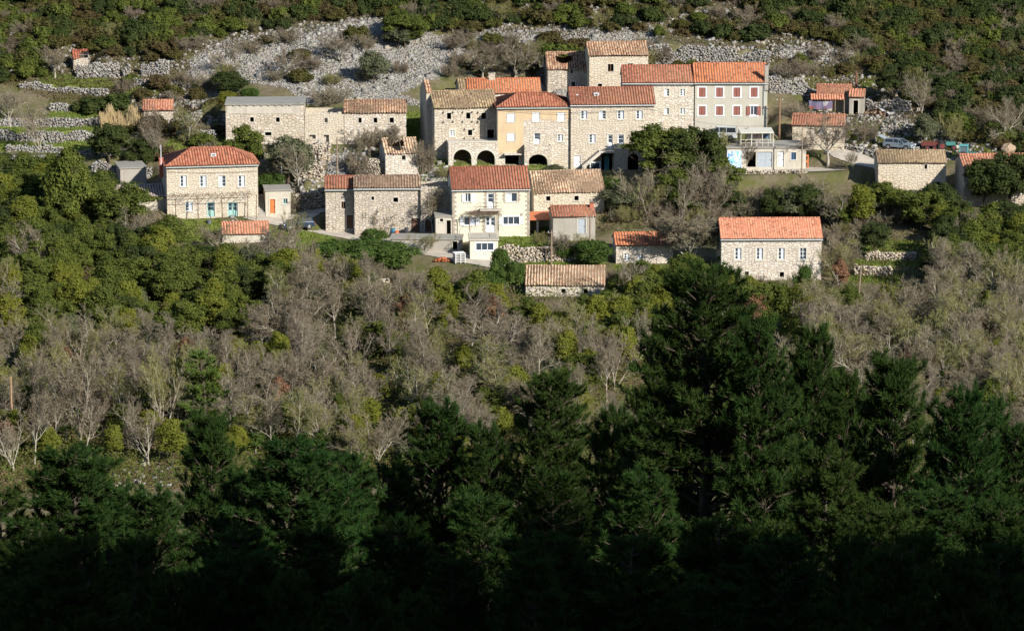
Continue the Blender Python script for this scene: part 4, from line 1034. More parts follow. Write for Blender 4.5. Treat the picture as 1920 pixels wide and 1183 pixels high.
mb = MB(); a, z0 = fr.lo(1106, 318, -.5); c, z1 = fr.lo(1126, 303, -.5); mb.box(a, c, -.5, -.44, .02, z1); mb.box(a + .15, c - .15, -.52, -.5, .3, z1 - .2, 1); mb.build('panel', [WHITE, GLASS], hs['root'])
mb = MB(); a, z0 = fr.lo(1133, 318, .2); c, z1 = fr.lo(1142, 292, .2); mb.box(a, c, .2, .26, .02, z1); mb.build('door', DTEAL, hs['root'])
# yellow house: balcony, pergola, terrace rail
hs = HS['yellow']; fr = hs['fr']; mb = MB(); a, z0 = fr.lo(900, 394, -1.1); c, _ = fr.lo(941, 394, -1.1)
mb.box(a, c, -1.1, -.03, z0 - .16, z0, 0)
for k in range(9): uu = a + .06 + (c - a - .12) * k / 8; mb.tube((uu, -1.06, z0), (uu, -1.06, z0 + .9), .015, n=4, m=1)
for q in (.45, .9): mb.tube((a + .05, -1.06, z0 + q), (c - .05, -1.06, z0 + q), .02, n=4, m=1); mb.tube((a + .05, -1.06, z0 + q), (a + .05, -.03, z0 + q), .02, n=4, m=1)
mb.build('balcony', [CONC_L, DARK], hs['root'])
rg = np.random.default_rng(9)
def pergola(fr, x0, x1, y, rows, dep, label, base_z, posts, key, dens=120, cl=WOOD):
    r = fr.empty('pergola', label, 'pergola'); mb = MB()
    a, z = fr.lo(x0, y, -dep); c, _ = fr.lo(x1, y, -dep)
    for p in posts:
        mb = MB(); uu = fr.lo(p, y, -dep)[0]; mb.tube((uu, -dep, base_z), (uu + rg.normal(0, .06), -dep, z), .06, .05, n=5); mb.build('post', WOOD, r)
    mb = MB()
    for v in (-dep, -dep / 2): mb.tube((a, v, z), (c, v, z + rg.normal(0, .05)), .035, n=4)
    for k in range(int((c - a) / .9) + 1): mb.tube((a + k * .9, -dep - .1, z + .04), (a + k * .9, -.02, z + .12), .03, n=4)
    mb.build('rails', WOOD, r); mb = MB()
    for k in range(dens):
        u = rg.uniform(a, c); v = rg.uniform(-dep, -.2); d = rg.normal(0, 1, 3) * (.5, .3, .16); p = np.array([u, v, z + rg.uniform(0, .25)])
        mb.tube(p, p + d, .016, .008, n=3, caps=False)
    for p in posts:
        uu = fr.lo(p, y, -dep)[0]; q = np.array([uu, -dep, base_z])
        for k in range(14): q2 = q + (rg.normal(0, .08), rg.normal(0, .05), (z - base_z) / 14); mb.tube(q, q2, .03, .025, n=4, caps=False); q = q2
    mb.build('bare_vine', m_bark('vine', (0.16, 0.12, 0.09), (0.24, 0.18, 0.13), (0.12, 0.09, 0.07)), r)
    return r
pergola(HS['hip']['fr'], 316, 482, 370.5, 2, 2.2, 'bare vine pergola along the front of the hip-roofed stone house', -.1, (329, 371, 417, 464, 480), 'p')
pergola(HS['yellow']['fr'], 878, 936, 403, 2, 2.0, 'reddish brown dry vine pergola over the door of the cream yellow house', -.1, (880, 934), 'q', 500)
# railing on the basement room
hs = HS['basement']; fr = hs['fr']; ze = fr.lo(908, 451)[1] + .17; mb = MB(); u0, u1 = hs['u0'], hs['u1']
for k in range(16): uu = u0 + (u1 - u0) * k / 15; mb.tube((uu, -.1, ze), (uu, -.1, ze + .85), .02, n=4)
mb.tube((u0, -.1, ze + .85), (u1, -.1, ze + .85), .03, n=4); mb.tube((u0, -.1, ze + .85), (u0, 4.3, ze + .85), .03, n=4); mb.tube((u1, -.1, ze + .85), (u1, 4.3, ze + .85), .03, n=4)
for k in range(1, 12):
    for uu in (u0, u1): mb.tube((uu, -.1 + k * .38, ze), (uu, -.1 + k * .38, ze + .85), .018, n=4)
mb.build('railing', m_plain('rail_cream', (0.45, 0.42, 0.33)), hs['root'])
# carport beside the grey shed
fr = Frame(1005, 436, 5); r = fr.empty('carport', 'open carport with a flat orange sheet roof and white posts right of the yellow house', 'carport')
a, z0 = fr.lo(976, 412, 0); c, _ = fr.lo(1034, 412, 0); _, zt = fr.lo(1005, 397, 3.2); mb = MB()
mb.poly([(a, -.2, z0), (c, -.2, z0), (c, 3.4, zt), (a, 3.4, zt)]); mb.poly([(a, -.2, z0 - .08), (a, 3.4, zt - .08), (c, 3.4, zt - .08), (c, -.2, z0 - .08)]); mb.poly([(a, -.2, z0 - .08), (c, -.2, z0 - .08), (c, -.2, z0), (a, -.2, z0)]); mb.poly([(a, 3.4, zt), (a, 3.4, zt - .08), (a, -.2, z0 - .08), (a, -.2, z0)])
mb.build('roof', m_plain('orange_sheet', (0.50, 0.16, 0.07), .7), r)
for p in (979, 1008, 1032): mb = MB(); uu = fr.lo(p, 412)[0]; mb.box(uu - .12, uu + .12, 0, .24, -1, z0 - .1); mb.build('post', CONC_L, r)
mb = MB(); mb.box(a + .1, c - .1, 3.1, 3.3, -1, zt - .12); mb.build('back_wall', CONC, r)
PROT.append((972, 392, 1040, 432, fr.C[1]))
# concrete stair beside the outhouse
fr = Frame(491, 404, 7); r = fr.empty('stair', 'narrow concrete stair climbing between the hip-roofed house and the outhouse', 'stair'); mb = MB()
for k in range(12): mb.box(-.42, .42, .1 + k * .3, .4 + k * .3, -1, .18 * (k + 1))
mb.build('steps', CONC, r)
# terrace roof over the garages with laundry
fr = Frame(1419, 315, 3, 0); zt = fr.lo(1419, 278)[1] + .17
f2 = Frame(1419, 315, 3, 0); r = tag(empty('terrace_awning', tuple(fr.world(0, 0, zt)), fr.th), 'white roofed open terrace hut on posts above the garages', 'awning')
v0, v1 = .6, 3.6
a, z0 = fr.lo(1388, 249, v0); c, _ = fr.lo(1451, 249, v0); z0 -= zt; _, z1 = fr.lo(1419, 239.5, v1); z1 -= zt
mb = MB(); mb.poly([(a, v0 - .2, z0), (c, v0 - .2, z0), (c, v1, z1), (a, v1, z1)]); mb.poly([(a, v0 - .2, z0 - .1), (a, v1, z1 - .1), (c, v1, z1 - .1), (c, v0 - .2, z0 - .1)]); mb.poly([(a, v0 - .2, z0 - .1), (c, v0 - .2, z0 - .1), (c, v0 - .2, z0), (a, v0 - .2, z0)]); mb.poly([(a, v1, z1), (a, v1, z1 - .1), (a, v0 - .2, z0 - .1), (a, v0 - .2, z0)])
mb.build('roof', m_plain('pale_sheet', (0.60, 0.58, 0.50), .6), r)
for k in range(4): uu = a + .1 + (c - a - .2) * k / 3; mb = MB(); mb.tube((uu, v0, .003), (uu, v0, z0 - .1), .05, n=6); mb.tube((uu, v1 - .1, .003), (uu, v1 - .1, z1 - .12), .05, n=6); mb.build('post', m_plain('pale_post', (0.6, 0.58, 0.52)), r)
mb = MB(); 
for q in (.45, .9): mb.tube((a, v0 - .05, q), (c, v0 - .05, q), .03, n=4)
for k in range(7): uu = a + (c - a) * k / 6; mb.box(uu - .03, uu + .03, v0 - .08, v0 - .02, .003, .92)
mb.build('rail', m_plain('pale_post', (0.6, 0.58, 0.52)), r)
PROT.append((1384, 238, 1453, 277, fr.C[1]))
# clothes hanging under it
for k, (cc, nm) in enumerate((((.65, .63, .62), 'pale shirt on the line under the terrace roof, the leftmost of three'), ((.60, .45, .45), 'pinkish cloth on the line under the terrace roof, the middle one of three'), ((.10, .15, .25), 'dark blue cloth on the line under the terrace roof, the rightmost of three'))):
    uu = a + (c - a) * (.25 + .22 * k); mb = MB(); n = 8
    for q in range(n):
        x0 = uu + q * .12; x1 = x0 + .12; y0 = v0 + 1.2 + .05 * math.sin(q * 1.3); y1 = v0 + 1.2 + .05 * math.sin((q + 1) * 1.3); zt2 = z0 - .25
        mb.poly([(x0, y0, zt2 - .8), (x1, y1, zt2 - .8), (x1, y1, zt2), (x0, y0, zt2)])
        mb.poly([(x0, y0 + .02, zt2 - .8), (x0, y0 + .02, zt2), (x1, y1 + .02, zt2), (x1, y1 + .02, zt2 - .8)])
    o = mb.build('hanging_cloth', m_plain('cloth_%d' % k, cc, .9)); o.location = fr.world(0, 0, zt); o.rotation_euler = (0, 0, fr.th); tag(o, nm, 'laundry')
# blue mural panel beside the dark garage opening
fr = HS['garages']['fr']; a, z0 = fr.lo(1363, 315, -.1); c, z1 = fr.lo(1391, 283, -.1)
b = NB('blue_white_painting'); tc = b.n('ShaderNodeTexCoord').outputs['Object']; n = b.noise(b.n('ShaderNodeMapping', {'Vector': tc, 'Scale': (1, 1, .5)}).outputs[0], 1.1, 3, .6)
M_MUR = b.bsdf(b.ramp(n, [(0.35, (.70, .76, .80)), (.46, (.10, .42, .60)), (.52, (.62, .70, .76)), (.6, (.05, .22, .50)), (.7, (.6, .66, .72))]), .6)
mb = MB(); mb.box(a + .03, c, -.16, -.06, .05, z1, 0); o = mb.build('painted_board', M_MUR, HS['garages']['root'])
mb = MB(); 
for x in (a, (a + c) / 2, c - .06): mb.box(x, x + .06, -.2, -.161, .05, z1)
mb.box(a, c, -.2, -.161, z1 - .06, z1 + .001); mb.build('frame', WHITE, o)
# lean-to with banner
fr = Frame(1552, 214, -4, 0.4); r = fr.empty('lean_to', 'lean-to with a faded orange roof in front of the orange-roofed outbuilding', 'lean-to')
a, z0 = fr.lo(1520, 187); c, _ = fr.lo(1584, 187); _, z1 = fr.lo(1552, 176, 2.2); A = Acc(); sv = np.array([0, 2.2, z1 - z0]); S = np.linalg.norm(sv); sv /= S
A.addq(*slope((a, 0, z0), (1, 0, 0), sv, c - a, S, seed=5)); A.build('roof', [T_SALM], r)
for p in (1521, 1548, 1566, 1583): mb = MB(); uu = fr.lo(p, 187)[0]; mb.tube((uu, .1, -.5), (uu, .1, z0), .06, n=6); mb.build('post', POLEW, r)
b = NB('banner_print'); tc = b.n('ShaderNodeTexCoord').outputs['Object']; v_ = b.n('ShaderNodeTexVoronoi', {'Vector': tc, 'Scale': 1.8}).outputs['Color']; sp = b.n('ShaderNodeSeparateColor', {'Color': v_})
M_BAN = b.bsdf(b.ramp(sp.outputs[0], [(0, (.13, .12, .19)), (.45, (.11, .10, .16)), (.5, (.40, .38, .40)), (.62, (.13, .12, .19)), (.8, (.34, .04, .06)), (.9, (.15, .13, .2))]), .7)
uu, za = fr.lo(1517, 189, -.1); ub, zb2 = fr.lo(1561, 204, -.1); mb = MB(); n = 16
for k in range(n):
    x0 = uu + (ub - uu) * k / n; x1 = uu + (ub - uu) * (k + 1) / n; y0 = -.1 + .06 * math.sin(k * .9); y1 = -.1 + .06 * math.sin((k + 1) * .9); d0 = .15 * math.sin(math.pi * k / n); d1 = .15 * math.sin(math.pi * (k + 1) / n)
    mb.poly([(x0, y0, zb2 - d0), (x1, y1, zb2 - d1), (x1, y1, za - d1), (x0, y0, za - d0)]); mb.poly([(x0, y0 + .015, zb2 - d0), (x0, y0 + .015, za - d0), (x1, y1 + .015, za - d1), (x1, y1 + .015, zb2 - d1)])
o = mb.build('banner', M_BAN); o.location = fr.C; o.rotation_euler = (0, 0, fr.th); tag(o, 'faded purple and red banner hung along the edge of the lean-to roof', 'banner')
PROT.append((1515, 160, 1590, 213, fr.C[1]))
# free-standing pipes and chimneys
def post(name, label, cat, px, yb, yt, r0, r1, mat, arm=None, ground=True, lean=0.0, cap=None, Y=None):
    P = G1(px, yb) if Y is None else at(px, yb, Y); T = at(px, yt, P[1]); h = T[2] - P[2]
    o = tag(empty(name, tuple(P)), label, cat); mb = MB(); mb.tube((0, 0, -.5), (lean, 0, h), r0, r1, n=8); mb.build('pole' if cat == 'pole' else 'shaft', mat, o)
    if arm:
        mb = MB(); mb.box(-arm / 2, arm / 2, -.05, .05, h - .35, h - .27)
        for k in (-1, 0, 1): mb.tube((k * arm * .42, 0, h - .27), (k * arm * .42, 0, h - .12), .04, .03, n=6, m=1)
        mb.build('crossarm', [POLEW, WHITE], o)
    return P, T
post('utility_pole', 'weathered utility pole, left of the two standing below the sagging brown roof', 'pole', 1034, 497, 432, .13, .09, POLEW, 1.0)
post('utility_pole', 'tall utility pole in front of the grey shed with the red roof', 'pole', 1106, 492, 403, .13, .09, POLEW, 1.0)
post('utility_pole', 'dark utility pole rising behind the dark-roofed stone house', 'pole', 632.5, 333, 258, .12, .08, POLEW)
post('utility_pole', 'thin utility pole at the edge of the road before the garages', 'pole', 1503, 334, 237, .10, .07, POLEW)
post('utility_pole', 'brown utility pole right of the terrace hut', 'pole', 1461, 268, 184, .16, .12, m_plain('brown_pole', (.22, .13, .08), .9), .9)
post('utility_pole', 'pale leaning utility pole in the scrub right of the long lone house', 'pole', 1608, 574, 498, .12, .08, POLEW, lean=.35)
post('utility_pole', 'bare reddish pole standing in the bare wood at the left edge', 'pole', 23.5, 832, 706, .12, .08, m_plain('reddish_pole', (.36, .22, .13), .9))
post('chimney_stack', 'square stone chimney with a white pipe standing behind the outhouse', 'chimney', 528, 356, 329, .42, .36, ST_BUFF)
post('flue_pipe', 'thin white pipe on the stone chimney behind the outhouse', 'pipe', 528, 330, 306, .07, .07, WHITE, Y=G1(528, 356)[1])
post('flue_pipe', 'rusty iron flue rising behind the hut with the dark doorway', 'pipe', 1605, 172, 135, .16, .14, m_plain('rust', (.16, .07, .05), .9), Y=G0(1605, 215)[1] + 4.3)
post('antenna_mast', 'thin white mast on the left corner of the hip-roofed house', 'antenna', 302, 303, 272, .05, .04, WHITE, Y=HS['hip']['fr'].C[1] + 1.0)
post('stone_post', 'short pale stone pillar in the garden of the old brown-tiled house', 'post', 686, 292, 274, .25, .2, ST_PALE)
# tall gable fragment left of the mossy-roofed house
fr = Frame(807, 300, 9, 3.0); r = fr.empty('gable_wall', 'tall narrow ruined gable with a few ochre tiles left of the mossy-roofed house', 'ruin')
a, z0 = fr.lo(800, 300); c, ze = fr.lo(811, 176); _, zr = fr.lo(802, 150, 3.2); mb = MB()
mb.poly([(a, 0, -1), (c, 0, -1), (c, 0, ze), (a, 0, ze)]); mb.poly([(a, 6.4, -1), (a, 0, -1), (a, 0, ze), (a, 3.2, zr), (a, 6.4, ze)]); mb.poly([(c, 0, -1), (c, 6.4, -1), (c, 6.4, ze), (c, 3.2, zr), (c, 0, ze)]); mb.poly([(c, 6.4, -1), (a, 6.4, -1), (a, 6.4, ze), (c, 6.4, ze)])
mb.poly([(a, 0, ze), (c, 0, ze), (c, 3.2, zr), (a, 3.2, zr)]); mb.poly([(a, 3.2, zr), (c, 3.2, zr), (c, 6.4, ze), (a, 6.4, ze)])
mb.build('wall', ST_WARM, r); A = Acc(); sv = np.array([0, 3.2, zr - ze]); S = np.linalg.norm(sv); sv /= S; A.addq(*slope(np.array([a, 0, ze]) + np.cross([1, 0, 0], sv) * .07, (1, 0, 0), sv, (c - a), S, seed=8, jit=.05)); A.build('roof', [T_OLDB], r)
# power lines between the houses
def wire(label, p, q, sag=.8):
    p, q = np.array(p), np.array(q); mb = MB(); n = 14; pr = p
    for k in range(1, n + 1):
        t = k / n; c = p + (q - p) * t; c[2] -= sag * 4 * t * (1 - t); mb.tube(pr - p, c - p, .022, n=4, caps=False); pr = c
    o = mb.build('power_line', DARK); o.location = p; tag(o, label, 'cable')
fo = HS['ochre']['fr']; fm = HS['long_mid']['fr']; fg = HS['grey']['fr']; fh = HS['hip']['fr']
def wp(fr, px, py, v=-.25): u, z = fr.lo(px, py, v); return fr.world(u, v, z)
wire('black cable strung across the front of the ochre house', wp(fo, 934, 206), wp(fm, 1215, 203, -.4), .5)
wire('black cable sagging from the long middle house to the terrace hut', wp(fm, 1215, 203, -.4), wp(fg, 1440, 236), .9)
wire('thin cable crossing the front of the hip-roofed house', wp(fh, 314, 322), wp(fh, 484, 320), .2)
wire('cable running from the brown pole to the road barn', at(1461, 200, G1(1461, 267)[1]), at(1486, 216, G1(1461, 267)[1] - 1), .2)
wire('long cable over the wood from the reddish pole at left', at(23.5, 711, G1(23, 832)[1]), at(640, 745, G1(23, 832)[1] - 20), 1.5)
# ------------------------------------------------------------------ stones: dry walls, scree
def stones(C, S, seed, flat=0.75):
    """deformed blocks. C (n,3) centres, S (n,3) half sizes"""
    rg = np.random.default_rng(seed); n = len(C)
    base = np.array([(-1, -1, -1), (1, -1, -1), (1, 1, -1), (-1, 1, -1), (-1, -1, 1), (1, -1, 1), (1, 1, 1), (-1, 1, 1)], float) * 0.8
    P = base[None] + rg.normal(0, .2, (n, 8, 3)); P[:, 4:, :2] *= rg.uniform(.55, 1.0, (n, 1, 1))
    P *= S[:, None, :]
    an = rg.uniform(0, 6.28, n) ; ca, sa = np.cos(an)[:, None], np.sin(an)[:, None]
    x, y = P[..., 0] * ca - P[..., 1] * sa, P[..., 0] * sa + P[..., 1] * ca
    P = np.stack([x, y, P[..., 2]], -1) + C[:, None, :]
    f = np.array([(3, 2, 1, 0), (4, 5, 6, 7), (0, 1, 5, 4), (1, 2, 6, 5), (2, 3, 7, 6), (3, 0, 4, 7)])
    return P.reshape(-1, 3), (f[None] + (np.arange(n) * 8)[:, None, None]).reshape(-1, 4)
ROCK_G = m_rock('grey_limestone_rubble', (0.265, 0.258, 0.245), (0.17, 0.162, 0.15), (0.335, 0.325, 0.305))
ROCK_W = m_rock('warm_limestone_rubble', (0.40, 0.355, 0.29), (0.2, 0.165, 0.12), (0.50, 0.45, 0.37))
CORE = m_plain('wall_core_earth', (0.10, 0.085, 0.065), 1.0)
for k, (nm, lb, xs_, ys_, hm) in enumerate(DWP):
    rg = np.random.default_rng(100 + k); L = np.concatenate([[0], np.cumsum(np.hypot(np.diff(xs_), np.diff(ys_)))]); n = max(4, int(L[-1] / .29)); m = max(3, int(hm / .2) + 1)
    rough = .12 if nm == 'garden_wall' else .25
    t = (np.arange(n) + .5) / n * L[-1]; X_ = np.interp(t, L, xs_); Y_ = np.interp(t, L, ys_)
    Z_ = H1(X_, Y_ - .5)
    topn = hm * (1 + rough * (np.sin(t * .7 + k) * .5 + np.interp(t, np.arange(0, L[-1] + 3, 1.3), rg.normal(0, .6, len(np.arange(0, L[-1] + 3, 1.3))))))
    C = []; S = []
    for r in range(m + 2):
        for lay in (0, 1):
            if lay and r < m - 2: continue
            z = r * .2 - .1; ok_ = z < topn
            C.append(np.stack([X_ + rg.normal(0, .07, n) + (.17 if r % 2 else 0), Y_ + lay * .35 + rg.normal(0, .05, n) + z * .06, Z_ + z + rg.normal(0, .03, n)], 1)[ok_])
            S.append((np.stack([rg.uniform(.12, .25, n), rg.uniform(.13, .22, n), rg.uniform(.09, .16, n)], 1))[ok_])
    C = np.concatenate(C); S = np.concatenate(S); o3 = C[0].copy(); Vv, Ff = stones(C - o3, S, k)
    # earth core behind the stones
    q = np.stack([X_, Y_ + .2, Z_ - .3], 1) - o3; q2 = q.copy(); q2[:, 2] += .3 + np.maximum(topn - .2, .1); nv = len(Vv)
    Vv = np.concatenate([Vv, q, q2]); i = np.arange(n - 1); Ff2 = np.stack([nv + i, nv + i + 1, nv + n + i + 1, nv + n + i], 1)
    me = quads(nm, Vv, np.concatenate([Ff, Ff2]), [ROCK_W if nm == 'garden_wall' else ROCK_G, CORE], mi=np.concatenate([np.zeros(len(Ff), int), np.ones(len(Ff2), int)]))
    tag(link(nm, me, loc=o3), lb, 'wall', {'dry_stone_wall': 'dry stone terrace walls', 'ruined_wall': 'ruined wall fronts', 'garden_wall': 'stone garden walls'}[nm])

def to_world(pts):
    """vectorised pixel -> terrain"""
    pts = np.asarray(pts, float)
    if len(pts) > 4000:
        r_ = [to_world(pts[k:k + 4000]) for k in range(0, len(pts), 4000)]
        return np.concatenate([a_[0] for a_ in r_]), np.concatenate([a_[1] for a_ in r_])
    ys_ = np.linspace(386, 600, 429); u = (pts[:, 0] - 960) / F; v = (591.5 - pts[:, 1]) / F
    dy = CP + v * SP; dz = -SP + v * CP; Tt = ys_[None] / dy[:, None]; Xr = Tt * u[:, None]; Zr = CAMZ + Tt * dz[:, None]
    g = H1(Xr, np.broadcast_to(ys_, Xr.shape)); k = np.argmax(Zr <= g, 1); k = np.clip(k, 1, None); r = np.arange(len(pts))
    a0 = Zr[r, k - 1] - g[r, k - 1]; a1 = Zr[r, k] - g[r, k]; f = np.clip(a0 / (a0 - a1 + 1e-9), 0, 1); Y = ys_[k - 1] + f * (ys_[1] - ys_[0]); X_ = Y / dy * u
    return X_, Y
def near_road(x, y, mg=0.3):
    m = np.zeros(np.shape(x), bool)
    for P, wd in ROADS:
        for a_ in P[::2]: m |= np.hypot(x - a_[0], y - a_[1]) < wd / 2 + mg
    return m
def sample_polys(polys, n, seed):
    rg = np.random.default_rng(seed); out = []
    ar = []
    for p in polys:
        P = np.array(p); x, y = P[:, 0], P[:, 1]; ar.append(abs(np.dot(x, np.roll(y, 1)) - np.dot(y, np.roll(x, 1))) / 2)
    ar = np.array(ar) / sum(ar)
    for p, f in zip(polys, ar):
        P = np.array(p); k = int(n * f) + 3; q = rg.uniform(P.min(0), P.max(0), (k * 4, 2)); q = q[inpoly(q[:, 0], q[:, 1], p)][:k]; out.append(q)
    return np.concatenate(out)
def scatter_rocks(name, polys, n, smin, smax, seed, mat):
    q = sample_polys(polys, n, seed); x, y = to_world(q); m = ~on_pads(x, y, .1) & ~near_road(x, y, .2); x, y = x[m], y[m]
    rg = np.random.default_rng(seed + 1); x = x + rg.normal(0, .25, len(x)); y = y + rg.normal(0, .25, len(x)); z = H1(x, y)
    s = smin + (smax - smin) * rg.uniform(0, 1, len(x)) ** 3
    Vv, Ff = stones(np.stack([x, y, z + s * .2], 1), np.stack([s * rg.uniform(.8, 1.3, len(x)), s * rg.uniform(.8, 1.3, len(x)), s * rg.uniform(.6, 1, len(x))], 1), seed)
    return tag(link(name, quads(name, Vv, Ff, [mat])), kind='stuff')
scatter_rocks('scree', SCREE[:5], 60000, .07, .19, 11, ROCK_G)
scatter_rocks('scree_boulders', SCREE[:4] + [[(860, 60), (960, 40), (980, 90), (870, 100)]], 170, .22, .6, 15, ROCK_G)
scatter_rocks('rubble', SCREE[5:], 7000, .08, .24, 12, ROCK_G)
scatter_rocks('scattered_stones', [[(0, 0), (1920, 0), (1920, 300), (1600, 300), (1450, 130), (1200, 60), (640, 60), (350, 130), (0, 140)], [(230, 150), (420, 170), (420, 240), (260, 230)], [(420, 270), (850, 270), (850, 350), (420, 420)], [(1600, 210), (1920, 280), (1920, 300), (1600, 300)]], 11000, .07, .42, 13, ROCK_G)
scatter_rocks('valley_stones', [[(150, 850), (330, 860), (320, 930), (180, 930)], [(0, 600), (700, 600), (700, 760), (0, 760)]], 900, .1, .4, 14, ROCK_G)

# ------------------------------------------------------------------ vehicles and small things
TYRE = m_plain('tyre_rubber', (0.02, 0.02, 0.022), 0.9); RIM = m_plain('alloy_rim', (0.45, 0.46, 0.48), 0.35, 0.6); LAMP = m_plain('lamp_glass', (0.6, 0.62, 0.65), 0.2); RLAMP = m_plain('tail_lamp', (0.35, 0.02, 0.02), 0.3); CGL = m_glass('car_glass', (0.02, 0.025, 0.03))
def car(name, label, cat, px, py, heading, colr, Lc=4.1, Wc=1.72, Hc=1.48, kind='hatch'):
    X_, Y_ = to_world([(px, py)]); z = float(H1(X_, Y_)[0]) + .08
    root = tag(empty(name, (float(X_[0]), float(Y_[0]), z), R(heading)), label, cat)   # local +x is forward
    paint = m_plain(name + '_paint', colr, 0.25, 0.3, 0.03); h = Lc / 2; w2 = Wc / 2
    prof = {'hatch': [(-h, .35), (-h + .02, .75), (-h + .12, .98), (-.35 * h, 1.0), (.42 * h, .96), (.92 * h, .80), (h, .62), (h, .32)],
            'van': [(-h, .35), (-h, 1.1), (h * .5, 1.08), (.9 * h, .95), (h, .7), (h, .32)]}[kind]
    def loft(pr, ws, m=0):
        mb = MB(); n = len(pr)
        for sgn in (-1, 1):
            for (x, zz), ww in zip(pr, ws): mb.v.append((x, sgn * ww, zz))
        for k in range(n): mb.f.append((k, (k + 1) % n, n + (k + 1) % n, n + k)); mb.m.append(m)
        mb.f.append(tuple(range(n - 1, -1, -1))); mb.m.append(m); mb.f.append(tuple(range(n, 2 * n))); mb.m.append(m); return mb
    ws = [w2 * .95] + [w2] * (len(prof) - 3) + [w2 * .93, w2 * .93]
    body = loft(prof, ws)
    for sx in (-.62, .62):
        for s in (-1, 1): # dark wheel arches
            body.tube((sx * h, s * (w2 + .004), .36), (sx * h, s * (w2 - .2), .36), .40, n=14, m=1)
    body.box(-h - .03, -h + .12, -w2 * .93, w2 * .93, .30, .52, 0); body.box(h - .12, h + .04, -w2 * .9, w2 * .9, .28, .48, 0)
    bo = body.build('body', [paint, DARK], root, bevel=.05)
    if kind == 'hatch': gp = [(-h + .10, .97), (-h + .42, Hc - .05), (-.15 * h, Hc), (.12 * h, Hc - .03), (.48 * h, .95)]
    else: gp = [(-h + .03, 1.08), (-h + .12, Hc - .05), (.30 * h, Hc - .03), (.62 * h, 1.04)]
    gm = loft(gp, [w2 * .93] + [w2 * .78] * (len(gp) - 2) + [w2 * .93]); gm.build('window', CGL, root)
    rf = loft([(p[0] + (.03 if i == 0 else -.03), p[1] + .006) for i, p in enumerate(gp[1:-1])] + [(gp[-2][0] - .03, gp[-2][1] + .05), (gp[1][0] + .03, gp[1][1] + .05)], [w2 * .80] * len(gp[1:-1]) + [w2 * .72] * 2)
    for xx in ((-.28 * h, .08 * h) if kind == 'hatch' else (-.35 * h, .1 * h)):
        for s in (-1, 1): rf.tube((xx - .02, s * w2 * .935, .96), (xx, s * w2 * .80, Hc - .03), .045, n=4)
    for a_, b_ in ((gp[0], gp[1]), (gp[-1], gp[-2])):
        for s in (-1, 1): rf.tube((a_[0], s * w2 * .93, a_[1] - .02), (b_[0], s * w2 * .79, b_[1]), .05, n=4)
    rf.build('roof', paint, root)
    for sx in (-.62, .62):
        for s in (-1, 1):
            wm = MB(); wm.tube((sx * h, s * (w2 - .17), .32), (sx * h, s * (w2 + .02), .32), .32, n=18); wo = wm.build('wheel', TYRE, root)
            rm = MB(); rm.tube((sx * h, s * (w2 + .021), .32), (sx * h, s * (w2 + .035), .32), .2, .17, n=12); rm.build('rim', RIM, wo)
    for s in (-1, 1):
        m = MB(); m.box(h - .16, h + .012, s * w2 * .72 - .17, s * w2 * .72 + .17, .62, .76); m.build('headlight', LAMP, root)
        m = MB(); m.box(-h - .012, -h + .1, s * w2 * .8 - .11, s * w2 * .8 + .11, .72, .92); m.build('tail_light', RLAMP, root)
        m = MB(); m.box(.40 * h, .46 * h, s * (w2 + .09) - .08, s * (w2 + .09) + .08, .95, 1.08); m.build('mirror', paint, root)
    m = MB(); m.box(h + .041, h + .05, -.26, .26, .36, .47); m.build('number_plate', WHITE, root)
    m = MB(); m.box(h - .02, h + .044, -.5, .5, .5, .6); m.build('grille', DARK, root)
    return root
car('parked_car', 'dark blue hatchback parked beside the road below the orange-doored outhouse', 'car', 559, 430, 197, (.035, .06, .11))
c5 = car('parked_car', 'grey-blue estate car with its tailgate raised above the striped old barn', 'car', 1686, 281, -28, (.22, .28, .33), 4.2, 1.72, 1.42)
tg = MB(); tg.poly([(-2.0, -.7, 1.38), (-2.9, -.68, 1.75), (-2.9, .68, 1.75), (-2.0, .7, 1.38)]); tg.poly([(-2.0, -.7, 1.33), (-2.0, .7, 1.33), (-2.9, .68, 1.70), (-2.9, -.68, 1.70)]); tg.poly([(-2.9, -.68, 1.70), (-2.9, .68, 1.70), (-2.9, .68, 1.75), (-2.9, -.68, 1.75)]); tg.build('tailgate', m_plain('parked_car_paint_b', (.30, .36, .40), .3), c5)
car('parked_van', 'white van half hidden by bare branches beside the terrace hut', 'van', 1352, 263, 172, (.62, .64, .66), 4.3, 1.75, 1.8, 'van')
# trailer and little tractor
def wheel(parent, x, y, r, w_=.2, name='wheel'):
    m = MB(); m.tube((x, y - w_ / 2, r), (x, y + w_ / 2, r), r, n=16); o = m.build(name, TYRE, parent); m = MB(); m.tube((x, y - w_ / 2 - .02, r), (x, y - w_ / 2 - .005, r), r * .55, n=10); m.build('rim', m_plain('red_rim', (.16, .03, .03), .5), o)
X_, Y_ = to_world([(1745, 281)]); r = tag(empty('farm_trailer', (float(X_[0]), float(Y_[0]), float(H1(X_, Y_)[0])), R(-4)), 'small red farm trailer with a wooden load under the grey-leaved olive', 'trailer')
m = MB(); m.box(-1.3, 1.3, -.6, .6, .6, .7); m.box(-1.3, 1.3, -.6, -.55, .7, 1.05); m.box(-1.3, 1.3, .55, .6, .7, 1.05); m.box(-1.3, -1.25, -.55, .55, .7, 1.05); m.box(1.25, 1.3, -.55, .55, .7, 1.05); m.build('cargo_bed', m_plain('red_trailer', (.13, .03, .025), .6), r)
m = MB(); m.tube((1.3, 0, .6), (2.4, 0, .45), .05, n=6); m.build('drawbar', m_plain('red_trailer', (.13, .03, .025), .6), r)
for xx in (-.5, .5):
    for yy in (-.7, .7): wheel(r, xx, yy, .34)
X_, Y_ = to_world([(1770, 279)]); 
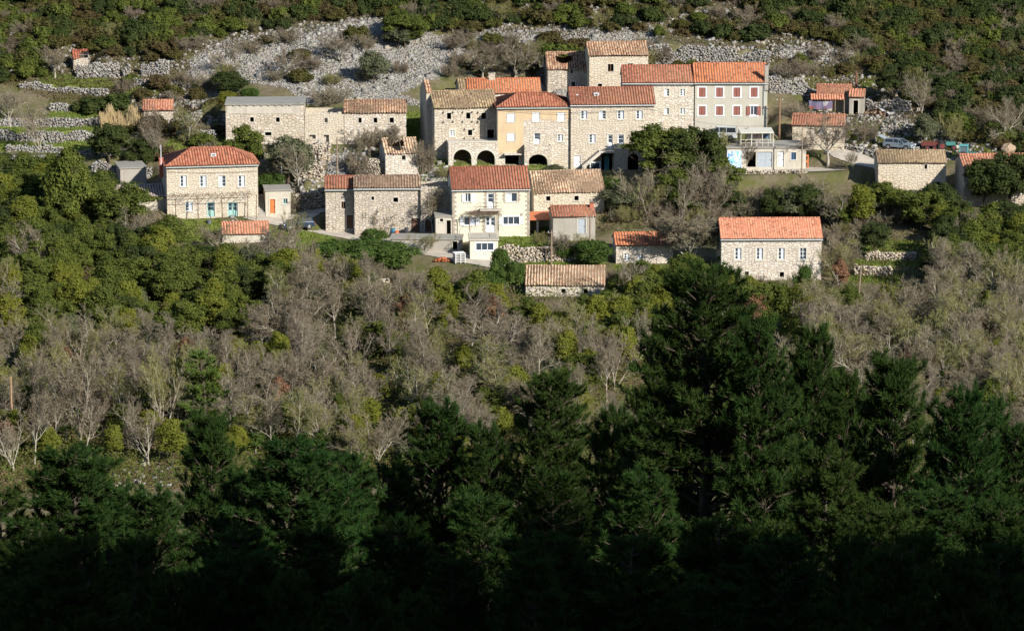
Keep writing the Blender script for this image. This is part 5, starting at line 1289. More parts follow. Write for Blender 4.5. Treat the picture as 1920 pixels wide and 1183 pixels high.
def tractor(px, py, label, rz, cab):
    X_, Y_ = to_world([(px, py)]); r = tag(empty('tractor', (float(X_[0]), float(Y_[0]), float(H1(X_, Y_)[0])), R(rz)), label, 'tractor')
    tp = m_plain('teal_tractor_paint', (.03, .16, .15), .5); m = MB(); m.box(.0, 1.4, -.28, .28, .6, 1.1, 0, .05); m.box(-.9, .0, -.3, .3, .5, .85, 0, .03); m.tube((1.0, .15, 1.1), (1.0, .15, 1.6), .04, n=6, m=1); m.build('bonnet', [tp, DARK], r)
    m = MB(); m.box(-.65, -.2, -.22, .22, .9, 1.0); m.box(-.7, -.62, -.22, .22, 1.0, 1.3); m.build('seat', DARK, r)
    for yy in (-.55, .55): wheel(r, -.5, yy, .6, .25); wheel(r, 1.1, yy, .35, .2)
    if cab:
        m = MB()
        for xx in (-.9, .15):
            for yy in (-.5, .5): m.tube((xx, yy, .8), (xx, yy, 1.95), .04, n=5)
        m.box(-1.0, .25, -.6, .6, 1.96, 2.06); m.build('cab_frame', m_plain('teal_cab', (.12, .42, .44), .4), r)
        m = MB(); m.box(-.88, .13, -.47, .47, 1.1, 1.9); m.build('window', m_glass('cab_glass', (.10, .14, .16)), r)
    m = MB(); m.tube((-.1, -.01, 1.15), (-.05, 0, 1.17), .17, n=10); m.build('steering_wheel', DARK, r)
    return r
tractor(1772, 281, 'little open tractor with a teal bonnet coupled to the red trailer', 4, False)
tractor(1812, 300, 'tractor with a teal cab behind the patchy-roofed ivy ruin', -10, True)
def small(name, label, cat, px, py, build, rz=0, dy=0.0, group=None):
    X_, Y_ = to_world([(px, py)]); x, y = float(X_[0]), float(Y_[0]) + dy; r = tag(empty(name, (x, y, float(H1(np.array([x]), np.array([y]))[0])), R(rz)), label, cat, group); build(r); return r
def b_pallets(r):
    for k in range(6):
        m = MB(); z = k * .22
        for q in range(6): m.box(-.7, .7, -.7 + q * .25, -.55 + q * .25, z + .14, z + .18)
        for q in (-.65, 0, .57): m.box(q, q + .09, -.7, .7, z + .0, z + .138)
        m.build('pallet', m_plain('bleached_pallet', (.62, .62, .60), .8), r)
small('pallet_stack', 'stack of bleached pale pallets at the lower edge of the road', 'pallets', 861, 492, b_pallets, 14)
def b_tilepile(r):
    rg = np.random.default_rng(5); n = 260; C = np.stack([rg.uniform(-1.1, 1.1, n), rg.uniform(-.5, .5, n), rg.uniform(.0, .5, n)], 1); C[:, 2] *= 1 - np.abs(C[:, 0]) / 1.4
    Vv, Ff = stones(C, np.tile([.18, .1, .05], (n, 1)), 6); link('tiles', quads('tiles', Vv, Ff, [m_rock('loose_orange_tiles', (.50, .16, .07), (.38, .11, .05), (.58, .24, .12))]), r)
small('tile_pile', 'heap of loose orange roof tiles on the verge beside the pallets', 'tiles', 831, 489, b_tilepile, -8)
def b_logs(r):
    rg = np.random.default_rng(8); m = MB()
    for k in range(90):
        x = rg.uniform(-1.4, 1.4); zz = rg.uniform(.05, 1.15 * (1 - abs(x) / 1.9)); y = rg.uniform(-.5, .5); d = rg.normal(0, .12, 3) + (0, .35, 0); p = np.array([x, y, zz]); m.tube(p - d, p + d, rg.uniform(.07, .13), n=6, m=int(k % 3 == 0))
    m.build('logs', [m_plain('cut_firewood', (.34, .24, .15), .9, 0.0, .3), m_plain('log_bark', (.16, .11, .08), .9, 0.0, .3)], r)
    m = MB(); rg = np.random.default_rng(3); n = 8; Zs = lambda i, k: 1.25 - .09 * i + .1 * math.sin(i * 1.7 + k) ; P = [[(.2 + i * .28, -.5 + k * .35, max(.1, Zs(i, k) - .05 * i)) for k in range(4)] for i in range(n)]
    for i in range(n - 1):
        for k in range(3): m.poly([P[i][k], P[i + 1][k], P[i + 1][k + 1], P[i][k + 1]]); m.poly([tuple(np.subtract(q, (0, 0, .03))) for q in (P[i][k], P[i][k + 1], P[i + 1][k + 1], P[i + 1][k])])
    m.build('tarpaulin', m_plain('pale_tarpaulin', (.58, .58, .60), .5), r)
small('firewood_stack', 'heap of cut firewood under a pale sheet beside the grey hut', 'firewood', 1640, 217, b_logs, -6)
def b_frame(r):
    m = MB(); t = .06
    for x in (-.5, .5):
        m.box(x - t, x + t, -.05, .05, 0, 1.9); m.box(x - t * .9, x + t * .9, -.6, .6, .001, .1)
    m.box(-.44, .44, -.04, .04, 1.75, 1.88); m.box(-.44, .44, -.04, .04, .9, 1.0); m.tube((-.44, .0, .3), (.44, .0, 1.2), .05, n=5); m.build('frame', ORANGE, r)
    m = MB(); m.tube((0, -.1, .5), (0, .1, .5), .3, n=12); m.build('drum', DARK, r)
small('farm_implement', 'upright orange red farm implement frame at the end of the garage row', 'machine', 1508, 317, b_frame, 10)
def b_cart(r):
    m = MB(); m.box(-.6, .6, -.35, .35, .35, .42); m.box(-.6, -.54, -.35, .35, .42, .8); m.box(-.54, .6, .3, .35, .42, .8); m.box(-.54, .6, -.35, -.3, .6, .7)
    for x in (-.5, .45):
        for y in (-.3, .25): m.box(x, x + .06, y, y + .06, .0, .348)
    m.build('bench_frame', m_plain('dark_red_wood', (.22, .04, .035), .7), r)
small('bench', 'dark red slatted bench against the garage wall below the blue window', 'bench', 1477, 316, b_cart, 3)
def b_cab(r):
    m = MB(); m.box(-.62, .62, -.4, .4, .05, 1.95); m.build('tank_body', WHITE, r, bevel=.08); m = MB(); m.box(-.3, .3, -.25, .25, 1.955, 2.3, 0, .05); m.build('lid', WHITE, r, bevel=.04); m = MB(); m.box(.2, .3, -.44, -.405, .9, 1.1); m.build('handle', DARK, r)
small('water_tank', 'tall white plastic tank standing before the dark-roofed stone house', 'tank', 720, 437, b_cab)
def b_barrel(r, c_=(.03, .16, .26)):
    m = MB(); m.tube((0, 0, 0), (0, 0, .3), .26, .29, n=14); m.tube((0, 0, .3), (0, 0, .6), .29, .29, n=14); m.tube((0, 0, .6), (0, 0, .88), .29, .26, n=14); m.build('barrel_body', m_plain('barrel_%.2f' % c_[0], c_, .5), r); m = MB(); m.tube((0, 0, .881), (0, 0, .92), .27, n=14); m.build('lid', m_plain('barrel_%.2f' % c_[0], c_, .5), r)
small('barrel', 'teal blue plastic barrel beside the white tank', 'barrel', 737, 441, b_barrel)
small('barrel', 'dark barrel under the bare tree left of the brown double door', 'barrel', 762, 440, lambda r: b_barrel(r, (.04, .045, .06)))
small('barrel', 'orange barrel lying at the edge of the road near the white tank', 'barrel', 744, 446, lambda r: b_barrel(r, (.55, .14, .05)))
small('barrel', 'pale barrel standing left of the brown door of the narrow red-roofed house', 'barrel', 648, 432, lambda r: b_barrel(r, (.42, .44, .46)))
def b_rock(r, s=1.0):
    rg = np.random.default_rng(3); import bmesh as bm_; b_ = bm_.new(); bm_.ops.create_icosphere(b_, subdivisions=2, radius=1.0)
    for v in b_.verts: v.co = Vector((v.co.x * 1.0, v.co.y * .8, v.co.z * .85 + .6)) * (1 + rg.normal(0, .08)) * s
    me = bpy.data.meshes.new('stone'); b_.to_mesh(me); b_.free(); me.materials.append(m_plain('tan_boulder', (.38, .28, .19), .95, 0.0, .25)); link('boulder', me, r)
small('boulder', 'big tan boulder standing under the bare tree at the right edge', 'boulder', 1891, 288, b_rock)
def b_sheet(r):
    m = MB(); m.box(-.65, .65, -.04, .04, .1, .95)
    for k in range(9): m.box(-.62 + k * .14, -.56 + k * .14, -.055, -.041, .12, .93)
    m.build('sheet', WHITE, r); m = MB(); m.box(-.6, -.52, -.03, .03, -.2, .1); m.box(.52, .6, -.03, .03, -.2, .1); m.build('legs', POLEW, r)
small('corrugated_sheet', 'upright white corrugated sheet in the brush left of the hedge', 'sheet', 572, 513, b_sheet)
def b_tub(r):
    m = MB(); m.tube((0, 0, 0), (0, 0, .5), .25, .33, n=12); m.build('tub', m_plain('grey_tub', (.12, .13, .14), .6), r)
small('tub', 'dark grey tub in the garden below the middle door of the hip-roofed house', 'tub', 392, 420, b_tub)

# ------------------------------------------------------------------ vegetation prototypes
def leaf_arrays(C, N, s, rg, asp=1.5):
    n = len(C); N = N / np.linalg.norm(N, axis=1)[:, None]; a_ = rg.normal(0, 1, (n, 3)); a_ = np.cross(N, a_); a_ /= np.linalg.norm(a_, axis=1)[:, None]; b_ = np.cross(N, a_)
    s = np.broadcast_to(s, (n,))[:, None]; a_ = a_ * s * .5 * asp; b_ = b_ * s * .5
    return np.stack([C - a_, C - b_ * .9 + a_ * .1, C + a_, C + b_ * .9 - a_ * .1], 1).reshape(-1, 3), np.arange(n * 4).reshape(-1, 4)
def crown_mesh(name, mat, seed, rx, rz, cz, nl, nleaf, ls, lr=(.28, .45), shape='round', asp=1.5):
    rg = np.random.default_rng(seed); C = []; r = []
    for k in range(nl):
        while True:
            p = rg.uniform(-1, 1, 3)
            if np.linalg.norm(p) < 1 and (p[2] > -.75): break
        p *= (1 - .55 * lr[1]); 
        if shape == 'cone': p[:2] *= np.clip(1.05 - .55 * (p[2] + .6), .25, 1.1)
        if shape == 'dome': p[2] = abs(p[2]) * 1.2 - .45
        C.append(p); r.append(rg.uniform(*lr))
    C = np.array(C) * (rx, rx, rz); r = np.array(r) * min(rx, rz) ** .8 * max(rx, rz) ** .2
    k = rg.choice(nl, nleaf, p=r ** 2 / np.sum(r ** 2)); d = rg.normal(0, 1, (nleaf, 3)); d /= np.linalg.norm(d, axis=1)[:, None]; d[:, 2] = np.where(d[:, 2] < -.4, -d[:, 2], d[:, 2])
    ph = rg.uniform(0, 6, 3); bump = 1 + .22 * np.sin(d[:, 0] * 6 + k * 1.7 + ph[0]) * np.sin(d[:, 1] * 5 + k + ph[1]) + .12 * np.sin(d[:, 2] * 11 + k * 2.1)
    P = C[k] + d * (r[k] * rg.uniform(.62, 1.22, nleaf) * bump)[:, None]
    # loose shoots that break the outline
    nsp = nl * 7; kk = rg.integers(0, nl, nsp); dd = rg.normal(0, 1, (nsp, 3)); dd[:, 2] = np.abs(dd[:, 2]) + .3; dd /= np.linalg.norm(dd, axis=1)[:, None]
    m_ = nsp * 14; q_ = np.repeat(np.arange(nsp), 14); tt = np.tile(np.linspace(.8, 1.0, 14), nsp)[:, None]; ll = rg.uniform(.1, .55, nsp)[q_][:, None] * min(rx, 2.2) / 2.2
    P2 = C[kk[q_]] + dd[q_] * (r[kk[q_]][:, None] * .95 + (tt - .8) * 5 * ll) + rg.normal(0, .05, (m_, 3))
    P = np.concatenate([P, P2]); d = np.concatenate([d, dd[q_]]); k = np.concatenate([k, kk[q_]]); nleaf = len(P)
    inside = np.zeros(nleaf, bool)
    for q in range(nl): inside |= (np.linalg.norm(P - C[q], axis=1) < r[q] * .66) & (k != q)
    P, d, k = P[~inside], d[~inside], k[~inside]; n = len(P); P[:, 2] += cz
    N = d + rg.normal(0, .55, (n, 3)) + (0, 0, .25); Vv, Ff = leaf_arrays(P, N, ls * rg.uniform(.6, 1.35, n), rg, asp)
    lt = rg.uniform(0, 1, nl); tone = np.clip(lt[k] * .75 + rg.uniform(0, .35, n), 0, 1)
    return quads(name, Vv, Ff, [mat], tone=np.repeat(tone, 4))
def tubes(segs, name, mats, nside=5):
    """segs: list of (p, q, r0, r1, m)"""
    S = np.array([(*p, *q, a_, b_, m) for p, q, a_, b_, m in segs], float); p, q = S[:, :3], S[:, 3:6]; d = q - p; d /= np.linalg.norm(d, axis=1)[:, None] + 1e-9
    ref = np.where(np.abs(d[:, 2:]) > .9, np.array([[1., 0, 0]]), np.array([[0, 0, 1.]])); a_ = np.cross(d, ref); a_ /= np.linalg.norm(a_, axis=1)[:, None]; b_ = np.cross(d, a_)
    t = np.arange(nside) * 2 * math.pi / nside; ring = a_[:, None] * np.cos(t)[None, :, None] + b_[:, None] * np.sin(t)[None, :, None]
    Vv = np.concatenate([p[:, None] + ring * S[:, 6, None, None], q[:, None] + ring * S[:, 7, None, None]], 1).reshape(-1, 3)
    k = np.arange(nside); f = np.stack([k, (k + 1) % nside, nside + (k + 1) % nside, nside + k], 1); Ff = (f[None] + (np.arange(len(S)) * 2 * nside)[:, None, None]).reshape(-1, 4)
    return quads(name, Vv, Ff, mats, mi=np.repeat(S[:, 8].astype(int), nside), smooth=False)
def grow(rg, p, d, L, r, lvl, out, cfg):
    nseg = cfg['seg'][lvl]; nch = cfg['ch'][lvl]; ln = L / nseg; pts = [(np.array(p), r)]; dd = np.array(d)
    for k in range(nseg):
        dd = dd + rg.normal(0, cfg['wob'][lvl], 3) + np.array([0, 0, cfg['up'][lvl]]); dd /= np.linalg.norm(dd); q = pts[-1][0] + dd * ln; r1 = r * (1 - .62 * (k + 1) / nseg)
        out[min(lvl, 4)].append((pts[-1][0], q, pts[-1][1], r1, 0)); pts.append((q, r1))
    if lvl >= cfg['max']: return
    for k in range(nch):
        t = cfg['t0'][lvl] + (1 - cfg['t0'][lvl]) * (k + rg.uniform(.1, .9)) / nch; i = min(nseg - 1, int(t * nseg)); f = t * nseg - i; q = pts[i][0] * (1 - f) + pts[i + 1][0] * f; rr = pts[i][1] * (1 - f) + pts[i + 1][1] * f
        base = pts[i + 1][0] - pts[i][0]; base /= np.linalg.norm(base); az = k * 2.4 + rg.uniform(-.5, .5); o = np.cross(base, [math.cos(az), math.sin(az), .3]); o /= np.linalg.norm(o) + 1e-9
        an = cfg['ang'][lvl] * rg.uniform(.7, 1.25); nd = base * math.cos(an) + o * math.sin(an); grow(rg, q, nd, L * cfg['len'][lvl] * rg.uniform(.7, 1.15) * (1.15 - .45 * t), max(rr * .62, cfg['rmin']), lvl + 1, out, cfg)
BARK_P = m_bark('pale_grey_bark', (0.31, 0.29, 0.24), (0.43, 0.41, 0.34), (0.22, 0.185, 0.14)); BARK_D = m_bark('dark_bark', (0.08, 0.065, 0.05), (0.14, 0.11, 0.085), (0.05, 0.04, 0.03))
TWIG = m_bark('grey_brown_twigs', (0.17, 0.15, 0.10), (0.27, 0.24, 0.17), (0.14, 0.115, 0.075)); TWIG_R = m_bark('mauve_brown_twigs', (0.16, 0.135, 0.098), (0.235, 0.205, 0.15), (0.135, 0.108, 0.078)); TWIG_G = m_bark('greenish_twigs', (0.16, 0.165, 0.065), (0.26, 0.25, 0.11), (0.13, 0.125, 0.045))
CF = {
 'slim': dict(seg=[7, 4, 3, 2, 1], ch=[13, 8, 6, 5, 0], wob=[.07, .14, .2, .25, .2], up=[.04, .10, .08, .04, 0], t0=[.32, .25, .2, .15], ang=[.62, .6, .65, .7], len=[.40, .52, .5, .55], rmin=.016, max=4),
 'spread': dict(seg=[3, 6, 4, 3, 1], ch=[9, 10, 8, 6, 0], wob=[.08, .13, .2, .25, .2], up=[.0, .07, .06, .03, 0], t0=[.5, .25, .2, .15], ang=[.8, .6, .65, .7], len=[1.5, .42, .48, .5], rmin=.012, max=4),
 'multi': dict(seg=[2, 6, 3, 2, 1], ch=[7, 10, 6, 5, 0], wob=[.1, .10, .18, .25, .2], up=[.0, .07, .08, .05, 0], t0=[.1, .25, .2, .15], ang=[.42, .5, .6, .7], len=[2.6, .36, .5, .5], rmin=.015, max=4),
 'brush': dict(seg=[1, 4, 3, 2, 1], ch=[14, 8, 6, 4, 0], wob=[.1, .15, .2, .25, .2], up=[0, .08, .06, .03, 0], t0=[.05, .2, .15, .1], ang=[.75, .6, .65, .7], len=[7.0, .5, .5, .55], rmin=.014, max=4),
}
CF['domed'] = dict(CF['spread'], ch=[10, 13, 10, 9, 0])
def bare_proto(kind, seed, h, r, bark, twig):
    rg = np.random.default_rng(seed); out = [[] for _ in range(5)]; cfg = CF[kind]; L0 = {'slim': h * .85, 'spread': h * .36, 'domed': h * .34, 'multi': h * .22, 'brush': h * .1}[kind]
    grow(rg, (0, 0, -.15), (0, 0, 1), L0, r, 0, out, cfg); t = tubes(out[0] + out[1] + out[2], 'trunk', [bark], 5); c = tubes([(a_, b_, max(x, .012), max(y, .009), 0) for a_, b_, x, y, m in out[3] + out[4]], 'twigs', [twig], 3); return [('trunk', t), ('branches', c)]
def leafy_proto(seed, rx, rz, cz, nl, nleaf, ls, mat, bark=BARK_D, shape='round', lr=(.28, .45)):
    rg = np.random.default_rng(seed); out = [[] for _ in range(5)]
    cfg = dict(seg=[4, 4, 3], ch=[7, 4, 0], wob=[.08, .15, .2], up=[.03, .08, .05], t0=[.3, .3], ang=[.7, .6], len=[.6, .5], rmin=.03, max=2)
    grow(rg, (0, 0, -.2), (0, 0, 1), cz + rz * .25, .05 * (cz + rz) * .5 + .03, 0, out, cfg); t = tubes(sum(out, []), 'trunk', [bark], 6); return [('trunk', t), ('crown', crown_mesh('crown', mat, seed, rx, rz, cz, nl, nleaf, ls, lr, shape))]
L_OLIVE = m_leaf('olive_green_leaves', [(0.045, 0.062, 0.014), (0.092, 0.118, 0.026), (0.17, 0.185, 0.042), (0.07, 0.095, 0.028)])
L_DARK = m_leaf('dark_evergreen_leaves', [(0.026, 0.04, 0.014), (0.05, 0.07, 0.022), (0.09, 0.11, 0.035), (0.04, 0.055, 0.025)])
L_YEL = m_leaf('yellow_green_leaves', [(0.08, 0.095, 0.015), (0.15, 0.165, 0.025), (0.24, 0.24, 0.05), (0.11, 0.13, 0.03)])
L_BRI = m_leaf('bright_green_ivy_leaves', [(0.035, 0.06, 0.014), (0.07, 0.115, 0.026), (0.12, 0.17, 0.045), (0.045, 0.08, 0.025)])
L_GREY = m_leaf('grey_green_leaves', [(0.075, 0.085, 0.045), (0.13, 0.145, 0.075), (0.20, 0.21, 0.12), (0.10, 0.11, 0.07)])
L_MAQ = m_leaf('maquis_leaves', [(0.04, 0.044, 0.014), (0.078, 0.082, 0.024), (0.13, 0.13, 0.042), (0.095, 0.065, 0.038)], .2, .7)
L_RED = m_leaf('dry_brown_leaves', [(0.12, 0.06, 0.03), (0.22, 0.12, 0.07), (0.34, 0.20, 0.12), (0.2, 0.12, 0.08)])
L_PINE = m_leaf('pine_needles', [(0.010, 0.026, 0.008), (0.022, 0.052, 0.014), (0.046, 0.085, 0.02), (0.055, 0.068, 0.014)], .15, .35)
L_PINEY = m_leaf('lit_pine_needles', [(0.05, 0.09, 0.02), (0.10, 0.16, 0.035), (0.17, 0.22, 0.05), (0.08, 0.13, 0.03)], .25, .3)  # brighter needle copy, sunlit tone put into the colour
def protos(fn, n): return [fn(i) for i in range(n)]
PR = {}
PR['slim'] = protos(lambda i: bare_proto('slim', 20 + i, 9.5 + i % 3, .11, BARK_P, (TWIG, TWIG_R, TWIG_G)[i % 3]), 7)
PR['spread'] = protos(lambda i: bare_proto('spread', 40 + i, 8, .19, BARK_P, (TWIG, TWIG_R)[i % 2]), 3) + [bare_proto('domed', 48, 8, .17, BARK_P, TWIG)]
PR['multi'] = protos(lambda i: bare_proto('multi', 60 + i, 8, .11, BARK_P, (TWIG, TWIG_G, TWIG_R)[i % 3]), 4)
PR['brush'] = protos(lambda i: bare_proto('brush', 80 + i, 3.4, .05, TWIG, (TWIG, TWIG_R, TWIG_G)[i % 3]), 3)
def ivy_proto(i):
    a_ = bare_proto('slim', 260 + i, 9, .13, BARK_P, TWIG_G); return a_ + [('ivy', crown_mesh('ivy', L_BRI, 270 + i, .75, 2.9, 3.1, 26, 7000, .13, (.3, .6)))]
PR['ivyt'] = protos(ivy_proto, 2)
PR['olive'] = protos(lambda i: leafy_proto(100 + i, 2.6, 2.6, 3.6, 52, 22000, .135, L_OLIVE, shape='round' if i != 1 else 'cone', lr=(.13, .30)), 4)
PR['dark'] = protos(lambda i: leafy_proto(120 + i, 2.4, 2.7, 3.4, 44, 20000, .13, L_DARK, lr=(.14, .30)), 3)
PR['yel'] = protos(lambda i: leafy_proto(140 + i, 2.1, 2.9, 3.6, 34, 16000, .13, L_YEL, shape='cone' if i else 'round', lr=(.18, .34)), 2)
PR['grey'] = protos(lambda i: leafy_proto(160 + i, 2.2, 2.0, 2.8, 30, 14000, .125, L_GREY, lr=(.2, .36)), 2)
PR['bright'] = protos(lambda i: leafy_proto(180 + i, 2.0, 1.9, 2.1, 24, 15000, .13, L_BRI, lr=(.25, .42)), 2)
PR['redl'] = protos(lambda i: leafy_proto(190 + i, 1.6, 2.4, 3.8, 20, 3800, .15, L_RED, shape='round', lr=(.2, .4)), 1)
def shrub_proto(seed, mat, rx=1.5, rz=1.15, nl=26, nleaf=7500, ls=.12):
    me = crown_mesh('shrub', mat, seed, rx, rz, rz * .72, nl, nleaf, ls, (.18, .38), 'dome'); return [('shrub', me)]
PR['maq'] = protos(lambda i: shrub_proto(200 + i, L_MAQ), 4)
PR['dshrub'] = protos(lambda i: shrub_proto(220 + i, L_DARK), 3)
PR['oshrub'] = protos(lambda i: shrub_proto(240 + i, L_OLIVE), 3)
# pine
def pine_proto(seed, h, rmax, mat, whorls=24, per=5, nn=25, nl=.22, nw=.015, prof='cone', bare=.1):
    rg = np.random.default_rng(seed); segs = []; tp = []; td = []; tn = []
    lean = rg.normal(0, .02, 2)
    def ctr(t): return np.array([lean[0] * h * t * t + .12 * math.sin(t * 5 + seed), lean[1] * h * t * t, h * t])
    for k in range(10): segs.append((ctr(k / 10), ctr((k + 1) / 10), .018 * h * (1 - k / 10) + .02, .018 * h * (1 - (k + 1) / 10) + .02, 0))
    for wq in range(whorls):
        t = bare + (.985 - bare) * (wq + rg.uniform(0, .8)) / whorls; pf = (1 - t) ** .55 * min(1, (t + .3) / .4) if prof == 'cone' else math.sqrt(max(.04, 1 - ((t - .45) / .57) ** 2))
        for q in range(per):
            az = rg.uniform(0, 6.283); L = rmax * pf * rg.uniform(.55, 1.12) + .25; el = rg.uniform(-.05, .3) + .35 * t; d = np.array([math.cos(az) * math.cos(el), math.sin(az) * math.cos(el), math.sin(el)]); p = ctr(t); wt = rg.uniform(0, 1)
            ns = 5; pts = [p]; dd = d.copy()
            for k in range(ns): dd = dd + rg.normal(0, .09, 3) + (0, 0, .045); dd /= np.linalg.norm(dd); pts.append(pts[-1] + dd * L / ns); segs.append((pts[-2], pts[-1], .012 * L * (1 - k / ns) + .012, .012 * L * (1 - (k + 1) / ns) + .012, 0))
            nsub = max(4, int(L * 5.5))
            for k in range(nsub):
                f = .16 + .84 * (k + rg.uniform(0, 1)) / nsub; x = min(f, .999) * ns; i = int(x); b0 = pts[i] + (pts[i + 1] - pts[i]) * (x - i); bd = pts[i + 1] - pts[i]; bd /= np.linalg.norm(bd)
                o = np.cross(bd, rg.normal(0, 1, 3)); o /= np.linalg.norm(o); o[2] = abs(o[2]) * .6 + .15; sd = bd * .55 + o * .8; sd /= np.linalg.norm(sd); sl = (.30 + .55 * (1 - f) * min(L, 2) * .5) * rg.uniform(.6, 1.2); e = b0 + sd * sl; segs.append((b0, e, .014, .009, 0))
                for u in (.45, .75, 1.0): tp.append(b0 + (e - b0) * u); td.append(sd + (0, 0, .3)); tn.append(wt)
            tp.append(pts[-1]); td.append(dd + (0, 0, .2)); tn.append(1.0)
    tp, td, tn = np.array(tp), np.array(td), np.array(tn); td /= np.linalg.norm(td, axis=1)[:, None]; n = len(tp); P = np.repeat(tp, nn, 0); D = np.repeat(td, nn, 0) + rg.normal(0, .5, (n * nn, 3)); D /= np.linalg.norm(D, axis=1)[:, None]
    P = P + np.repeat(td, nn, 0) * rg.uniform(-.1, .1, n * nn)[:, None]; W_ = np.cross(D, rg.normal(0, 1, (n * nn, 3))); W_ /= np.linalg.norm(W_, axis=1)[:, None]; W_ *= nw; ln = nl * rg.uniform(.6, 1.2, n * nn)[:, None]
    Vv = np.stack([P - W_, P + W_, P + D * ln], 1).reshape(-1, 3); tone = np.clip(np.repeat(tn, nn) * .6 + rg.uniform(0, .4, n * nn), 0, 1); me = quads('crown', Vv, np.arange(len(Vv)).reshape(-1, 3), [mat], tone=np.repeat(tone, 3))
    return [('trunk', tubes(segs, 'trunk', [BARK_D], 5)), ('crown', me)]
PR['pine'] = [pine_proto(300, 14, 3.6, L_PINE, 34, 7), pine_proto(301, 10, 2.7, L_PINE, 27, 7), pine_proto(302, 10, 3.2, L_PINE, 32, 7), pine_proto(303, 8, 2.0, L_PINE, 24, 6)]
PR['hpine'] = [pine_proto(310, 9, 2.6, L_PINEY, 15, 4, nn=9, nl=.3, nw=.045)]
DIM = {}
def dims(k, i):
    if (k, i) not in DIM:
        lo_ = np.array([1e9] * 3); hi_ = -lo_
        for nm, me in PR[k][i]:
            a_ = np.empty(len(me.vertices) * 3, np.float32); me.vertices.foreach_get('co', a_); a_ = a_.reshape(-1, 3); lo_ = np.minimum(lo_, np.percentile(a_, 1, 0)); hi_ = np.maximum(hi_, np.percentile(a_, 99.3, 0))
        DIM[(k, i)] = ((hi_[0] - lo_[0] + hi_[1] - lo_[1]) / 2, hi_[2])
    return DIM[(k, i)]
NAMES = {'slim': 'bare_tree', 'ivyt': 'ivy_clad_tree', 'spread': 'bare_tree', 'multi': 'bare_tree', 'brush': 'bare_bush', 'olive': 'evergreen_tree', 'dark': 'evergreen_tree', 'yel': 'evergreen_tree', 'grey': 'olive_tree', 'bright': 'ivy_shrub', 'redl': 'dry_leaved_tree', 'maq': 'maquis_shrub', 'dshrub': 'evergreen_shrub', 'oshrub': 'evergreen_shrub', 'pine': 'pine_tree', 'hpine': 'pine_tree'}
CATS = {'ivy_clad_tree': 'tree', 'bare_tree': 'tree', 'bare_bush': 'bush', 'evergreen_tree': 'tree', 'olive_tree': 'tree', 'ivy_shrub': 'shrub', 'dry_leaved_tree': 'tree', 'maquis_shrub': 'shrub', 'evergreen_shrub': 'shrub', 'pine_tree': 'tree'}
VR = random.Random(77)
def plant(kind, x, y, z, w_, h_, label, group=None, i=None, rz=None):
    i = VR.randrange(len(PR[kind])) if i is None else i; dw, dh = dims(kind, i); s = (w_ / dw, w_ / dw, h_ / dh); nm = NAMES[kind]; rz = VR.uniform(0, 6.28) if rz is None else rz
    if len(PR[kind][i]) == 1:
        o = link(nm, PR[kind][i][0][1], loc=(x, y, z))
    else:
        o = empty(nm, (x, y, z))
        for pn, me in PR[kind][i]: link(pn, me, o)
    tl = .09 if kind in ('slim', 'multi', 'ivyt') else .03; o.rotation_euler = (VR.uniform(-tl, tl), VR.uniform(-tl, tl), rz); o.scale = s; tag(o, label, CATS[nm], group); return o
def plant_px(kind, px, ytop, ybase, wpx, label, group=None, i=None, Y=None):
    """tree whose foot is at (px, ybase) and whose top reaches row ytop"""
    if Y is None: X_, Y_ = to_world([(px, ybase)]); x, y = float(X_[0]), float(Y_[0])
    else: y = Y; P = at(px, ybase, Y); x = float(P[0])
    z = float(H1(np.array([x]), np.array([y]))[0]); T = at(px, ytop, y); s = F / (y * 1.02); return plant(kind, x, y, z - .1, wpx / s, max(.5, T[2] - z + .1), label, group, i)
